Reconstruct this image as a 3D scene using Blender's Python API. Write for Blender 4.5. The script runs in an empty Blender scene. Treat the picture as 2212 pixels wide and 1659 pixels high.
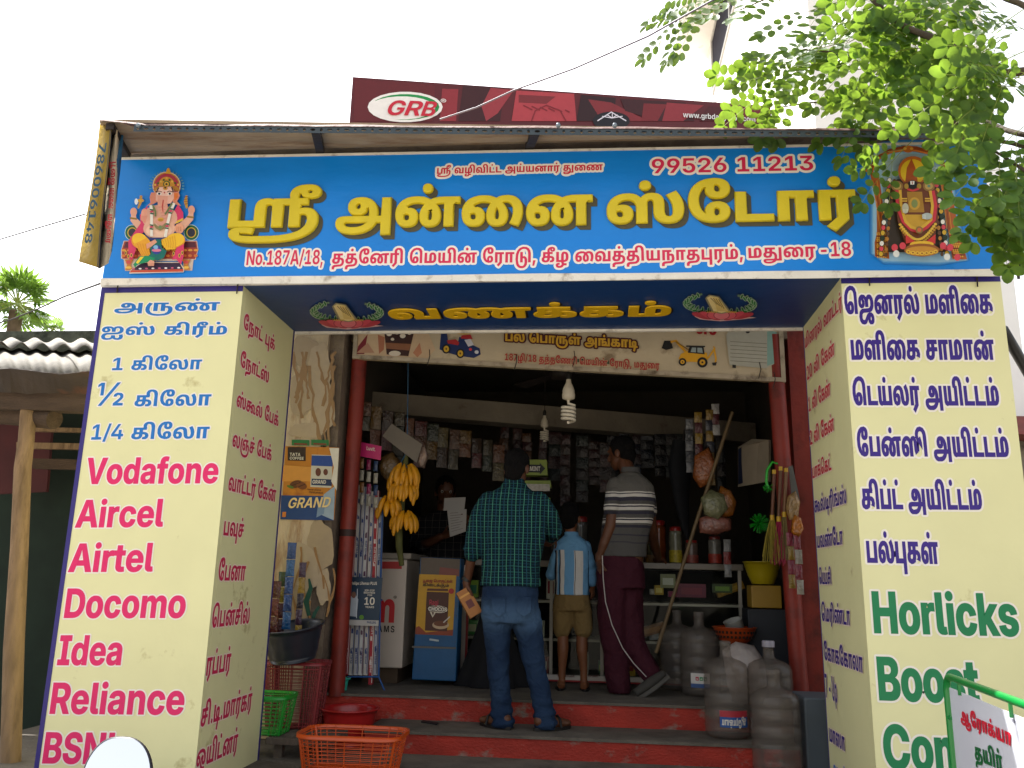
import bpy, math, random
from mathutils import Vector, Matrix, noise
from mathutils.geometry import tessellate_polygon
R = math.radians
sc = bpy.context.scene
# ------------------------------------------------------------------ camera
CAM = Vector((.317, -4.0, 1.40)); YAW, PITCH, ROLL, FPX = .102, .230, .022, 1810.0
fwd = Vector((-math.sin(YAW)*math.cos(PITCH), math.cos(YAW)*math.cos(PITCH), math.sin(PITCH)))
_r = Vector((math.cos(YAW), math.sin(YAW), 0)); _u = _r.cross(fwd)
rgt = _r*math.cos(ROLL) + _u*math.sin(ROLL); upv = -_r*math.sin(ROLL) + _u*math.cos(ROLL)
cd = bpy.data.cameras.new('camera'); cam = bpy.data.objects.new('camera', cd); sc.collection.objects.link(cam)
cd.sensor_width = 36; cd.lens = 36*FPX/2212; cd.clip_start = .05; cd.clip_end = 600
m = Matrix((rgt, upv, -fwd)).transposed().to_4x4(); m.translation = CAM; cam.matrix_world = m
sc.camera = cam
# ------------------------------------------------------------------ light
SUN_EL, SUN_AZ = R(58), R(-40)          # azimuth from +y (behind the shop), towards +x
w = bpy.data.worlds.new('World'); sc.world = w; w.use_nodes = True
nt = w.node_tree; bg = nt.nodes['Background']; bg.inputs[1].default_value = .12
sky = nt.nodes.new('ShaderNodeTexSky'); sky.sky_type = 'NISHITA'; sky.sun_disc = False
sky.sun_elevation = SUN_EL; sky.sun_rotation = SUN_AZ; sky.air_density = 1.0; sky.dust_density = 4.0; sky.ozone_density = 1.0
hs = nt.nodes.new('ShaderNodeHueSaturation'); hs.inputs['Saturation'].default_value = .25
nt.links.new(sky.outputs[0], hs.inputs['Color']); nt.links.new(hs.outputs[0], bg.inputs[0])
sd = bpy.data.lights.new('sun', 'SUN'); sd.energy = 4.5; sd.angle = R(.5); sd.color = (1, .97, .92)
sun = bpy.data.objects.new('sun', sd); sc.collection.objects.link(sun)
sdir = Vector((math.sin(SUN_AZ)*math.cos(SUN_EL), math.cos(SUN_AZ)*math.cos(SUN_EL), math.sin(SUN_EL)))
sun.rotation_euler = sdir.to_track_quat('Z', 'Y').to_euler()
vs = sc.view_settings; vs.view_transform = 'Standard'; vs.look = 'None'; vs.gamma = 1; vs.exposure = 1.72
sc.cycles.use_denoising = True; sc.cycles.max_bounces = 10; sc.cycles.diffuse_bounces = 5
sc.cycles.transparent_max_bounces = 12; sc.cycles.sample_clamp_indirect = 6

rnd = random.Random(7)
def A(px, py, y=None, z=None, x=None):
    """point of the photograph's line of sight (2212-wide pixels) at a given depth / height / side"""
    d = fwd + rgt*((px-1106)/FPX) - upv*((py-829.5)/FPX)
    t = (y-CAM.y)/d.y if y is not None else (z-CAM.z)/d.z if z is not None else (x-CAM.x)/d.x
    return CAM + d*t
def pxm(p): return FPX/((Vector(p)-CAM).dot(fwd))        # pixels per metre at p
# ------------------------------------------------------------------ materials
def lin(h):
    c = [int(h[i:i+2], 16)/255 for i in (0, 2, 4)]
    return tuple(x/12.92 if x <= .04045 else ((x+.055)/1.055)**2.4 for x in c) + (1,)
MATS = {}
def nn(t, n, **k):
    o = t.nodes.new(n)
    for a, b in k.items(): setattr(o, a, b)
    return o
def mat(name, col, rough=.6, var=.12, scale=9, bump=0., bscale=60, metal=0, spec=.4, trans=0, dirt=None, dirt_amt=.4, dirt_scale=3, stretch=None, subs=0):
    if name in MATS: return MATS[name]
    M = bpy.data.materials.new(name); M.use_nodes = True; MATS[name] = M
    t = M.node_tree; b = t.nodes['Principled BSDF']; L = t.links.new
    c = lin(col) if isinstance(col, str) else tuple(col)+(1,)
    b.inputs['Roughness'].default_value = rough; b.inputs['Metallic'].default_value = metal
    b.inputs['Specular IOR Level'].default_value = spec
    if trans: b.inputs['Transmission Weight'].default_value = trans
    tc = nn(t, 'ShaderNodeTexCoord'); src = tc.outputs['Object']
    if stretch:
        mp = nn(t, 'ShaderNodeMapping'); mp.inputs['Scale'].default_value = stretch; L(src, mp.inputs[0]); src = mp.outputs[0]
    n = nn(t, 'ShaderNodeTexNoise'); n.inputs['Scale'].default_value = scale; n.inputs['Detail'].default_value = 5; L(src, n.inputs[0])
    mr = nn(t, 'ShaderNodeMapRange'); mr.inputs[1].default_value = .3; mr.inputs[2].default_value = .7
    mr.inputs[3].default_value = 1-var; mr.inputs[4].default_value = 1+var*.6; L(n.outputs[0], mr.inputs[0])
    mx = nn(t, 'ShaderNodeVectorMath', operation='SCALE'); mx.inputs[0].default_value = c[:3]; L(mr.outputs[0], mx.inputs['Scale'])
    out = mx.outputs[0]
    if dirt:
        n2 = nn(t, 'ShaderNodeTexNoise'); n2.inputs['Scale'].default_value = dirt_scale; n2.inputs['Detail'].default_value = 8; n2.inputs['Roughness'].default_value = .65; L(src, n2.inputs[0])
        r2 = nn(t, 'ShaderNodeMapRange'); r2.inputs[1].default_value = .62-dirt_amt*.25; r2.inputs[2].default_value = .70; L(n2.outputs[0], r2.inputs[0])
        mm = nn(t, 'ShaderNodeMix', data_type='RGBA'); L(r2.outputs[0], mm.inputs[0]); L(out, mm.inputs[6]); mm.inputs[7].default_value = lin(dirt)
        out = mm.outputs[2]
    L(out, b.inputs['Base Color'])
    if bump:
        n3 = nn(t, 'ShaderNodeTexNoise'); n3.inputs['Scale'].default_value = bscale; n3.inputs['Detail'].default_value = 4; L(src, n3.inputs[0])
        bp = nn(t, 'ShaderNodeBump'); bp.inputs['Strength'].default_value = bump; bp.inputs['Distance'].default_value = .02
        L(n3.outputs[0], bp.inputs['Height']); L(bp.outputs[0], b.inputs['Normal'])
    return M
def ink(col, rough=.5): return mat('ink_'+col, col, rough, var=.05, scale=30)
# ------------------------------------------------------------------ mesh collector
class G:
    def __init__(s): s.v = []; s.f = []; s.m = []; s.s = []
    def add(s, vs, fs, mi=0, smooth=False):
        o = len(s.v); s.v += [tuple(p) for p in vs]
        for f in fs: s.f.append([o+i for i in f]); s.m.append(mi); s.s.append(smooth)
    def box(s, a, b, mi=0):
        x0, y0, z0 = a; x1, y1, z1 = b
        s.hexa([(x0,y0,z0),(x1,y0,z0),(x1,y1,z0),(x0,y1,z0),(x0,y0,z1),(x1,y0,z1),(x1,y1,z1),(x0,y1,z1)], mi)
    def hexa(s, p, mi=0):
        s.add(p, [(0,3,2,1),(4,5,6,7),(0,1,5,4),(1,2,6,5),(2,3,7,6),(3,0,4,7)], mi)
    def obox(s, c, ax, ay, az, mi=0):            # centre and three half axes
        c, ax, ay, az = map(Vector, (c, ax, ay, az))
        s.hexa([c-ax-ay-az, c+ax-ay-az, c+ax+ay-az, c-ax+ay-az, c-ax-ay+az, c+ax-ay+az, c+ax+ay+az, c-ax+ay+az], mi)
    def slab(s, quad, th, mi=0):                 # quad seen from the front, extruded backwards by vector th
        q = [Vector(p) for p in quad]; b = [p+Vector(th) for p in q]
        s.add(q+b, [(0,1,2,3),(7,6,5,4),(0,4,5,1),(1,5,6,2),(2,6,7,3),(3,7,4,0)], mi)
    def tube(s, pts, rad, n=10, mi=0, cap=True, flat=1.0):
        P = [Vector(p) for p in pts]; k = len(P)
        rad = rad if isinstance(rad, (list, tuple)) else [rad]*k
        vs = []; ref = None
        for i in range(k):
            d = (P[min(i+1,k-1)]-P[max(i-1,0)]).normalized()
            if ref is None: ref = d.orthogonal().normalized()
            ref = (ref - d*ref.dot(d)); ref = ref.normalized() if ref.length > 1e-6 else d.orthogonal().normalized()
            b = d.cross(ref)
            for j in range(n):
                a = 2*math.pi*j/n; vs.append(P[i]+(ref*math.cos(a)+b*math.sin(a)*flat)*rad[i])
        fs = [(i*n+j, i*n+(j+1)%n, (i+1)*n+(j+1)%n, (i+1)*n+j) for i in range(k-1) for j in range(n)]
        s.add(vs, fs, mi, True)
        if cap:
            s.add([vs[j] for j in range(n)][::-1], [tuple(range(n))], mi); s.add([vs[(k-1)*n+j] for j in range(n)], [tuple(range(n))], mi)
    def lathe(s, c, prof, n=24, mi=0, ax=(0,0,1), cap=(True, True)):      # prof: (radius, height)
        c = Vector(c); q = Vector((0,0,1)).rotation_difference(Vector(ax)); k = len(prof)
        vs = [c+q@Vector((r*math.cos(2*math.pi*j/n), r*math.sin(2*math.pi*j/n), h)) for r, h in prof for j in range(n)]
        s.add(vs, [(i*n+j, i*n+(j+1)%n, (i+1)*n+(j+1)%n, (i+1)*n+j) for i in range(k-1) for j in range(n)], mi, True)
        if cap[0]: s.add(vs[:n][::-1], [tuple(range(n))], mi)
        if cap[1]: s.add(vs[-n:], [tuple(range(n))], mi)
    def loft(s, rings, n=24, mi=0, power=2.3):     # (centre, rx, ry) horizontal superellipse rings, capped
        vs = []
        for c, rx, ry in rings:
            for j in range(n):
                a = 2*math.pi*j/n; ca, sa = math.cos(a), math.sin(a)
                vs.append(Vector(c)+Vector((rx*math.copysign(abs(ca)**(2/power), ca), ry*math.copysign(abs(sa)**(2/power), sa), 0)))
        k = len(rings)
        s.add(vs, [(i*n+j, i*n+(j+1)%n, (i+1)*n+(j+1)%n, (i+1)*n+j) for i in range(k-1) for j in range(n)], mi, True)
        s.add(vs[:n][::-1], [tuple(range(n))], mi); s.add(vs[-n:], [tuple(range(n))], mi)
    def ell(s, c, r, n=16, m=10, mi=0, rot=None):
        r = r if isinstance(r, (tuple, list)) else (r,r,r); c = Vector(c)
        vs = []
        for i in range(m+1):
            t = math.pi*i/m
            for j in range(n):
                a = 2*math.pi*j/n; p = Vector((r[0]*math.sin(t)*math.cos(a), r[1]*math.sin(t)*math.sin(a), -r[2]*math.cos(t)))
                vs.append(c+(rot@p if rot else p))
        s.add(vs, [(i*n+j, i*n+(j+1)%n, (i+1)*n+(j+1)%n, (i+1)*n+j) for i in range(m) for j in range(n)], mi, True)
    def poly(s, pts, mi=0): s.add(pts, [tuple(range(len(pts)))], mi)
def wpos(o): return o.location.copy() if o.parent is None else wpos(o.parent)+o.location
def mk(name, g, mats, parent=None, loc=None, label=None, bevel=0):
    """one mesh object; vertices are given in world space"""
    mats = mats if isinstance(mats, (list, tuple)) else [mats]
    o0 = wpos(parent) if parent else Vector(loc or (0,0,0))
    me = bpy.data.meshes.new(name)
    me.from_pydata([tuple(Vector(p)-o0) for p in g.v], [], g.f)
    for mm in mats: me.materials.append(mm)
    me.polygons.foreach_set('material_index', g.m); me.polygons.foreach_set('use_smooth', g.s); me.update()
    o = bpy.data.objects.new(name, me); sc.collection.objects.link(o)
    if parent: o.parent = parent
    else: o.location = o0
    if label: o['label'] = label
    if bevel:
        b = o.modifiers.new('bevel', 'BEVEL'); b.width = bevel; b.segments = 2; b.limit_method = 'ANGLE'; b.angle_limit = R(40)
    return o
def tag(o, label, cat, group=None):
    o['label'] = label; o['category'] = cat
    if group: o['group'] = group
    return o
def thing(name, label, cat, loc=(0,0,0), group=None):
    o = bpy.data.objects.new(name, None); sc.collection.objects.link(o); o.location = loc; o.empty_display_size = .1
    return tag(o, label, cat, group)
def struct_(name, g, mats, kind='structure'):
    o = mk(name, g, mats); o['kind'] = kind; return o
def dup(root, loc, label, group=None):
    r = root.copy(); sc.collection.objects.link(r); r.location = loc; r['label'] = label
    if group: r['group'] = group
    def rec(a, b):
        for ch in a.children:
            c = ch.copy(); sc.collection.objects.link(c); c.parent = b; rec(ch, c)
    rec(root, r); return r
def finish_mesh(g, voxel, smooth_it=4, fac=.5):
    """union of closed overlapping forms -> one continuous skin"""
    me = bpy.data.meshes.new('tmp'); me.from_pydata(g.v, [], g.f)
    o = bpy.data.objects.new('tmp', me); sc.collection.objects.link(o)
    r = o.modifiers.new('r', 'REMESH'); r.mode = 'VOXEL'; r.voxel_size = voxel; r.use_smooth_shade = True
    if smooth_it:
        s_ = o.modifiers.new('s', 'SMOOTH'); s_.factor = fac; s_.iterations = smooth_it
    dg = bpy.context.evaluated_depsgraph_get(); ev = o.evaluated_get(dg); nm = bpy.data.meshes.new_from_object(ev)
    gg = G(); gg.v = [tuple(v.co) for v in nm.vertices]; gg.f = [list(p.vertices) for p in nm.polygons]
    gg.m = [0]*len(gg.f); gg.s = [True]*len(gg.f)
    bpy.data.objects.remove(o); bpy.data.meshes.remove(me); bpy.data.meshes.remove(nm)
    return gg
# ------------------------------------------------------------------ lettering
FONT = [
[1,2949,523,3,73,416,-76,75,0,-1,358,-74,0,-2,-184,-36,0,1,32,-2,26,-5,24,-7,22,-10,20,-14,20,-15,14,-16,12,-22,11,-16,5,-24,4,-28,0,-24,-2,-18,-4,-16,-7,-18,-11,-11,-12,-10,-16,-6,-18,-1,-16,0,-20,3,-14,6,-14,11,-14,8,-8,12,-8,18,-6,16,-3,34,1,16,4,10,5,16,11,8,12,5,10,5,24,-2,32,14,-22,8,-26,4,-32,-1,-36,-207,0,-28,-2,-26,-7,-16,-10,-8,-9,-6,-12,-4,-14,0,-22,3,-16,7,-16,9,-14,15,-15,18,-12,22,-10,18,-5,44,-5,34,0,38,4,26,6,24,8,24,12,18,11,18,15,16,19,12,18,10,20,46,0,16,144,-14,-30,6,-12,5,-10,9,-6,10,-1,10,3,8,6,6,16,2,181,0,-10,-14,-15,-14,-14,-10,-18,-8,-16,-5,-22,-4,16,200,169,-10,5,-6,10,-2,18,2,12,5,8,7,7,12,5,12,2,5,-10,3,-16,0,-18,-2,-10,-4,-5,-6,-6,-6,-2],
[1,2950,620,3,130,420,-160,36,0,40,5,28,7,28,12,24,16,21,22,14,24,7,26,2,26,-2,18,-3,12,-9,18,-14,17,-22,12,-22,6,-26,1,-31,-6,-1,226,-74,0,-2,-184,-36,0,1,32,-1,18,-5,28,-7,24,-11,22,-10,14,-14,16,-17,13,-20,11,-16,6,-22,5,-18,1,-28,0,-20,-3,-20,-6,-16,-8,-16,-13,-12,-16,-7,-16,-3,-14,0,-22,2,-18,6,-16,10,-14,10,-10,10,-7,16,-6,14,-3,18,-1,20,1,14,3,12,5,18,12,8,12,5,10,5,24,-2,32,14,-22,8,-26,4,-32,-1,-36,-207,0,-28,-2,-24,-6,-12,-7,-11,-9,-7,-12,-5,-14,-1,-22,1,-12,5,-16,6,-12,13,-18,13,-10,22,-13,18,-7,24,-6,30,-3,38,0,24,2,24,4,24,7,28,12,20,11,18,14,21,21,12,16,15,26,46,0,2,-104,74,0,1,62,11,5,10,1,18,-2,11,-8,6,-14,1,-18,-6,-22,-12,-16,-14,-12,-18,-9,-22,-6,-32,-4,-44,1,-22,5,-12,8,-4,5,-1,6,1,6,4,4,10,4,23,-2,7,44,0,6,-30,5,-26,-2,-24,-9,-10,-8,-10,-10,-9,-20,-1,-12,0,-12,5,-20,12,-20,19,-15,24,-11,26,-6,16,144,-14,-30,6,-12,5,-10,9,-6,10,-1,10,3,8,6,6,16,2,181,0,-10,-14,-15,-14,-14,-10,-18,-8,-16,-5,-22,-4,16,200,169,-10,5,-6,10,-2,18,2,12,5,8,7,7,12,5,12,2,5,-10,3,-16,0,-18,-2,-10,-4,-5,-6,-6,-6,-2],
[1,2960,474,2,161,138,-160,32,1,16,3,18,6,28,15,20,20,22,-23,10,-8,14,-7,18,-5,16,-2,18,0,22,1,22,6,16,8,14,11,13,16,11,24,4,16,2,20,0,24,-2,20,-5,22,-7,18,-71,-20,9,-36,1,-24,-1,-10,-3,-12,-6,-12,-9,-10,-10,-4,-18,-1,-12,3,-10,6,-8,10,-5,10,-3,14,-2,53,-74,0,-1,-41,-3,-16,-5,-12,-7,-10,-8,-6,-10,-6,-14,-4,-28,-1,-14,3,-12,6,-10,8,-6,10,-5,12,-1,12,0,20,3,14,5,10,12,12,20,11,18,4,22,2,118,0,50,5,26,7,22,10,18,11,12,12,17,22,10,22,6,28,1,38,-5,30,-10,26,-16,24,-23,18,-16,8,-20,5,-30,1,-16,-1,-18,-5,-20,-10,-16,-14,-12,-15,-14,15,-10,9,-28,14,-14,4,-20,3,-40,0,-26,-5,-28,-11,-21,-16,-9,-8,-10,-14,-10,-24,-4,-24,1,-28,6,-24,9,-18,14,-15,20,-11,20,-5,34,0,26,7,8,4,12,10,14,18,5,14,3,18,0,16,-3,18,-4,12,-8,14,-9,10,-12,10,20,-3,16,-7,10,-8,9,-14,6,-18,3,-20,0,-62,75,0,0,70,2,22,7,18,6,8,6,5,16,4,10,0,12,-4,14,-11,6,-10,4,-12,2,-18,1,-16,-2,-20,-4,-14,-6,-12,-6,-8,-11,-10,-10,-6,-18,-7,-24,-4,-138,-2,-44,-6,-24,-7,-22,-11,-18,-13,-16,-18,-8,-14,-5,-14,-4,-18,-1,-18,3,-36,5,-16,7,-16,17,-20,12,-10,12,-7,28,-10,15,102,137,-10,4,-6,7,-4,10,-2,12,3,24,6,14,7,7,10,-5,11,-8,8,-14,4,-14,0,-16,-5,-14,-10,-6],
[1,2962,493,2,144,200,-160,24,0,26,4,24,8,18,9,16,13,15,14,13,18,18,30,80,0,0,56,-68,0,-26,3,-18,5,-18,9,-14,14,-10,15,-5,16,-1,26,4,20,9,18,11,13,-4,-17,-1,-22,2,-14,4,-14,6,-10,9,-11,12,-10,14,-6,22,-5,24,-1,18,2,16,4,14,7,13,10,12,14,8,14,7,22,3,28,-4,36,-10,30,-16,26,-21,22,-22,16,-32,16,-20,7,-26,6,-54,7,-58,0,-38,-4,-24,-5,-22,-6,-24,-9,-32,-19,-16,-13,-13,-14,-12,-18,-8,-16,-7,-24,-2,-32,3,-28,7,-22,10,-18,18,-18,22,-11,22,-5,24,0,16,2,16,5,12,6,12,11,8,10,7,14,4,14,2,18,-1,24,-3,16,-6,14,-15,18,-18,12,-12,4,-12,2,-24,-2,22,14,36,13,40,7,52,2,38,-4,34,-9,26,-13,22,-18,15,-22,8,-24,2,-14,0,-18,-2,-14,-3,-8,-6,-6,-8,-4,-12,0,-8,4,-6,6,-4,10,-2,12,0,16,8,40,-60,29,-22,-11,-22,-16,-16,-16,-13,-18,-11,-24,-5,-24,-1,-26,6,-32,10,-24,11,-16,19,-17,26,-15,-21,-30,-9,-10,-12,-10,-14,-6,-14,-2,-18,2,-12,6,-6,6,-5,8,-2,8,-1,14,4,18,12,26,-62,29,-6,-9,-12,-26,-7,-30,0,-30,3,-16,6,-12,7,-12,11,-12,18,-13,28,-10,15,104,80,-12,6,-8,12,-4,16,0,24,6,5,12,5,18,1,9,-5,7,-8,4,-16,-1,-16,-3,-12,-7,-8,-11,-4],
[1,2965,399,3,56,114,-6,28,0,34,5,26,9,18,13,14,15,12,26,5,24,3,35,28,-3,16,-7,7,-7,4,-8,1,-16,-1,-10,-3,-6,-12,-10,-16,-3,-22,2,-10,-54,16,-3,24,-2,16,0,20,3,24,10,19,17,8,12,4,10,4,16,1,18,-1,16,-3,16,-6,12,-7,12,-7,8,-14,11,-24,12,-22,5,-45,4,1,50,75,0,-1,56,-272,0,0,-130,-20,-17,-13,-19,-6,-22,-1,-14,2,-16,5,-18,6,-10,8,-10,11,-10,12,-8,14,-6,18,-5,19,120,51,-16,6,-6,5,-5,6,-3,12,0,10,2,8,5,8,9,8,14,5,18,2,40,0,1,-19,-2,-16,-3,-10,-7,-12,-9,-7,-8,-4,-16,-3,4,124,173,0,53,55,0,-1,-52],
[2,2965,3008,399,4,91,114,-6,28,0,34,5,26,9,18,13,14,15,12,26,5,24,3,35,28,-3,16,-7,7,-7,4,-8,1,-16,-1,-10,-3,-6,-12,-10,-16,-3,-22,2,-10,-54,16,-3,24,-2,16,0,20,3,18,6,12,8,12,11,6,8,9,24,3,18,0,16,-5,26,-12,22,-7,8,-14,11,-24,12,-22,5,-45,4,1,50,75,0,0,56,-83,0,-4,12,-1,14,0,14,3,14,6,14,10,11,0,-25,5,-14,11,-15,14,-10,24,-6,30,0,22,5,14,8,11,12,6,12,3,12,0,20,-2,16,-7,14,-13,15,-8,7,-12,6,-18,5,-30,3,-38,-3,-30,-9,-18,-9,-14,-12,-13,-15,-9,-16,-6,-16,-3,-16,0,-26,3,-22,-126,0,0,-130,-20,-17,-13,-19,-6,-22,-1,-14,2,-16,5,-18,6,-10,8,-10,11,-10,12,-8,14,-6,18,-5,19,120,51,-16,6,-6,5,-5,6,-3,12,0,10,2,8,5,8,9,8,14,5,18,2,40,0,1,-19,-2,-16,-3,-10,-7,-12,-9,-7,-8,-4,-16,-3,4,124,173,0,53,55,0,-1,-52,12,320,333,-8,3,-5,10,0,18,5,13,12,-1,8,-3,7,-5,3,-8,0,-14,-3,-8,-7,-5],
[2,2965,3009,517,3,95,254,-160,44,0,40,5,36,9,34,13,28,17,18,16,20,24,15,28,9,34,4,38,-2,24,-3,16,-5,16,-9,20,-19,26,-12,12,-14,10,-30,15,-38,9,0,54,78,0,0,56,-275,0,0,-130,-19,-16,-10,-14,-6,-14,-4,-20,2,-24,5,-18,8,-14,11,-12,14,-10,12,-6,20,-6,18,-3,16,-1,32,1,18,3,22,7,12,6,12,9,11,10,8,12,7,16,4,14,4,41,14,-6,12,-9,13,-14,9,-18,6,-24,1,-30,-2,-18,-4,-16,-11,-22,-7,-10,-13,-14,-20,-14,-28,-11,-32,-7,-22,-2,-38,0,-22,2,-24,5,-20,7,-20,10,-20,15,-15,17,-17,28,-11,32,-5,30,0,54,4,38,10,38,17,44,20,38,-63,32,-28,-56,-14,-36,-10,-36,-6,-38,-2,-40,1,-40,5,-32,8,-30,14,-32,14,-22,20,-23,22,-20,22,-14,28,-13,30,-9,38,-6,18,240,51,-18,6,-11,11,-3,8,0,14,2,10,4,6,12,9,12,4,18,2,40,0,1,-17,-2,-16,-4,-14,-7,-10,-10,-8,-8,-3,-10,-2,4,242,173,0,53,55,0,-1,-52],
[2,2965,3010,640,4,80,114,-6,28,0,34,5,28,10,18,13,13,16,10,22,5,22,2,39,47,-1,-2,-34,4,-32,6,-14,8,-14,11,-11,8,-7,22,-10,26,-4,14,0,18,3,20,9,18,16,8,14,4,10,4,26,0,16,-3,20,-9,20,-18,21,-22,14,-24,9,18,10,18,4,26,-1,20,-8,17,-15,9,-18,4,-22,-1,-30,-6,-30,-9,-22,6,-40,136,0,2,56,-2,1,-66,1,8,28,4,30,-1,24,-6,28,-9,20,-14,20,-16,13,-22,12,-20,6,-30,4,-24,0,-28,-4,-24,-8,-24,-13,-22,-20,-18,-24,-66,0,0,52,77,0,-1,56,-272,0,0,-130,-20,-17,-13,-19,-6,-22,-1,-14,2,-16,4,-14,7,-14,8,-10,11,-10,14,-9,16,-6,20,-5,15,382,47,-6,2,-6,5,-4,8,-3,10,-1,30,2,14,2,4,16,-4,10,-7,7,-9,4,-14,1,-18,-4,-12,-6,-7,19,122,51,-18,6,-7,5,-4,6,-3,12,0,10,2,8,5,8,9,8,14,5,18,2,40,0,1,-19,-2,-16,-4,-12,-6,-10,-9,-7,-8,-4,-12,-2,4,124,173,0,53,55,0,-1,-52],
[2,2965,3021,399,4,56,114,-6,28,0,34,5,26,9,18,13,14,15,12,26,5,24,3,35,28,-3,16,-7,7,-7,4,-8,1,-16,-1,-10,-3,-6,-12,-10,-16,-3,-22,2,-10,-54,16,-3,24,-2,16,0,20,3,24,10,19,17,8,12,4,10,4,16,1,18,-1,16,-3,16,-6,12,-7,12,-7,8,-14,11,-24,12,-22,5,-45,4,1,50,75,0,-1,56,-272,0,0,-130,-20,-17,-13,-19,-6,-22,-1,-14,2,-16,5,-18,6,-10,8,-10,11,-10,12,-8,14,-6,18,-5,19,120,51,-16,6,-6,5,-5,6,-3,12,0,10,2,8,5,8,9,8,14,5,18,2,40,0,1,-19,-2,-16,-3,-10,-7,-12,-9,-7,-8,-4,-16,-3,4,124,173,0,53,55,0,-1,-52,17,202,332,14,0,16,7,9,11,5,14,0,20,-5,14,-13,13,-12,5,-18,0,-14,-5,-12,-13,-5,-12,-1,-18,2,-10,4,-8,12,-13],
[2,2969,3021,512,2,39,31,0,76,0,1,226,50,0,0,-143,74,0,1,33,11,6,12,4,12,0,10,-4,5,-6,3,-8,1,-18,-2,-10,-5,-12,-8,-11,-114,0,0,-57,322,0,0,282,-74,0,-1,-224,-55,-1,11,33,1,28,-8,26,-5,10,-8,8,-11,10,-10,5,-14,4,-16,2,-28,-2,-29,-11,1,56,80,0,0,56,-282,0,18,252,332,14,0,14,6,6,7,6,7,4,16,-1,18,-5,12,-10,12,-16,6,-18,0,-14,-6,-10,-10,-6,-16,0,-20,6,-16,12,-11,8,-4],
[1,2970,352,3,29,114,-6,28,0,34,5,28,10,18,13,13,16,10,22,5,22,2,39,78,1,0,52,-78,2,0,50,78,0,0,56,-274,0,0,-130,-20,-17,-13,-19,-6,-22,-1,-14,2,-16,4,-14,7,-14,8,-10,11,-10,14,-9,16,-6,20,-5,19,122,51,-18,6,-7,5,-4,6,-3,12,0,10,2,8,5,8,9,8,14,5,18,2,40,0,1,-19,-2,-16,-4,-12,-6,-10,-9,-7,-8,-4,-12,-2,4,124,173,0,53,55,0,-1,-52],
[2,2970,3021,352,4,29,114,-6,28,0,34,5,28,10,18,13,13,16,10,22,5,22,2,39,78,1,0,52,-78,2,0,50,78,0,0,56,-274,0,0,-130,-20,-17,-13,-19,-6,-22,-1,-14,2,-16,4,-14,7,-14,8,-10,11,-10,14,-9,16,-6,20,-5,19,122,51,-18,6,-7,5,-4,6,-3,12,0,10,2,8,5,8,9,8,14,5,18,2,40,0,1,-19,-2,-16,-4,-12,-6,-10,-9,-7,-8,-4,-12,-2,4,124,173,0,53,55,0,-1,-52,17,202,332,14,0,16,7,9,11,5,14,0,20,-5,14,-13,13,-12,5,-18,0,-14,-5,-12,-13,-5,-12,-1,-18,2,-10,4,-8,12,-13],
[1,2972,474,3,154,132,-160,24,0,22,3,18,5,18,9,18,12,15,13,29,36,5,-28,9,-20,16,-16,12,-7,12,-4,16,-3,20,0,18,1,14,3,22,11,10,9,6,8,9,20,4,26,-1,20,-6,22,-9,18,-13,15,-18,11,-24,10,-24,3,-28,-1,-26,-5,-20,-8,-16,-10,-14,-12,-15,-17,-26,-32,-17,-18,-16,-11,-14,-5,-16,-2,-14,1,-10,3,-10,5,-8,9,-5,8,-4,12,-1,12,1,28,7,18,12,12,20,11,18,4,22,2,118,0,50,5,26,7,22,10,18,11,12,12,17,22,10,22,6,28,1,38,-5,30,-10,26,-16,24,-23,18,-16,8,-20,5,-30,1,-16,-1,-18,-5,-20,-10,-16,-14,-12,-15,-14,15,-10,9,-28,14,-14,4,-20,3,-40,0,-26,-5,-28,-11,-21,-16,-9,-8,-10,-14,-10,-24,-4,-24,1,-28,6,-24,9,-18,14,-15,20,-11,20,-5,34,0,26,7,8,4,12,10,14,18,5,14,3,18,0,16,-3,18,-4,12,-8,14,-9,10,-12,10,20,-3,16,-7,10,-8,9,-14,6,-18,3,-20,0,-62,75,0,0,70,2,22,7,18,6,8,6,5,16,4,10,0,12,-4,14,-11,6,-10,4,-12,2,-18,1,-16,-2,-20,-3,-12,-6,-12,-6,-10,-8,-7,-12,-8,-20,-8,-24,-4,-138,-2,-44,-6,-24,-7,-22,-11,-18,-13,-16,-18,-7,-12,-6,-16,-4,-20,-1,-18,3,-34,5,-16,7,-16,7,-10,10,-12,12,-9,14,-8,22,-8,16,354,-106,-10,4,-5,6,-3,6,-2,10,1,14,3,10,6,12,6,7,14,-3,10,-8,7,-10,3,-14,-1,-16,-6,-12,-11,-6,15,102,137,-10,4,-6,7,-4,10,-2,12,3,24,6,14,7,7,10,-5,11,-8,8,-14,4,-14,0,-16,-5,-14,-10,-6],
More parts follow.
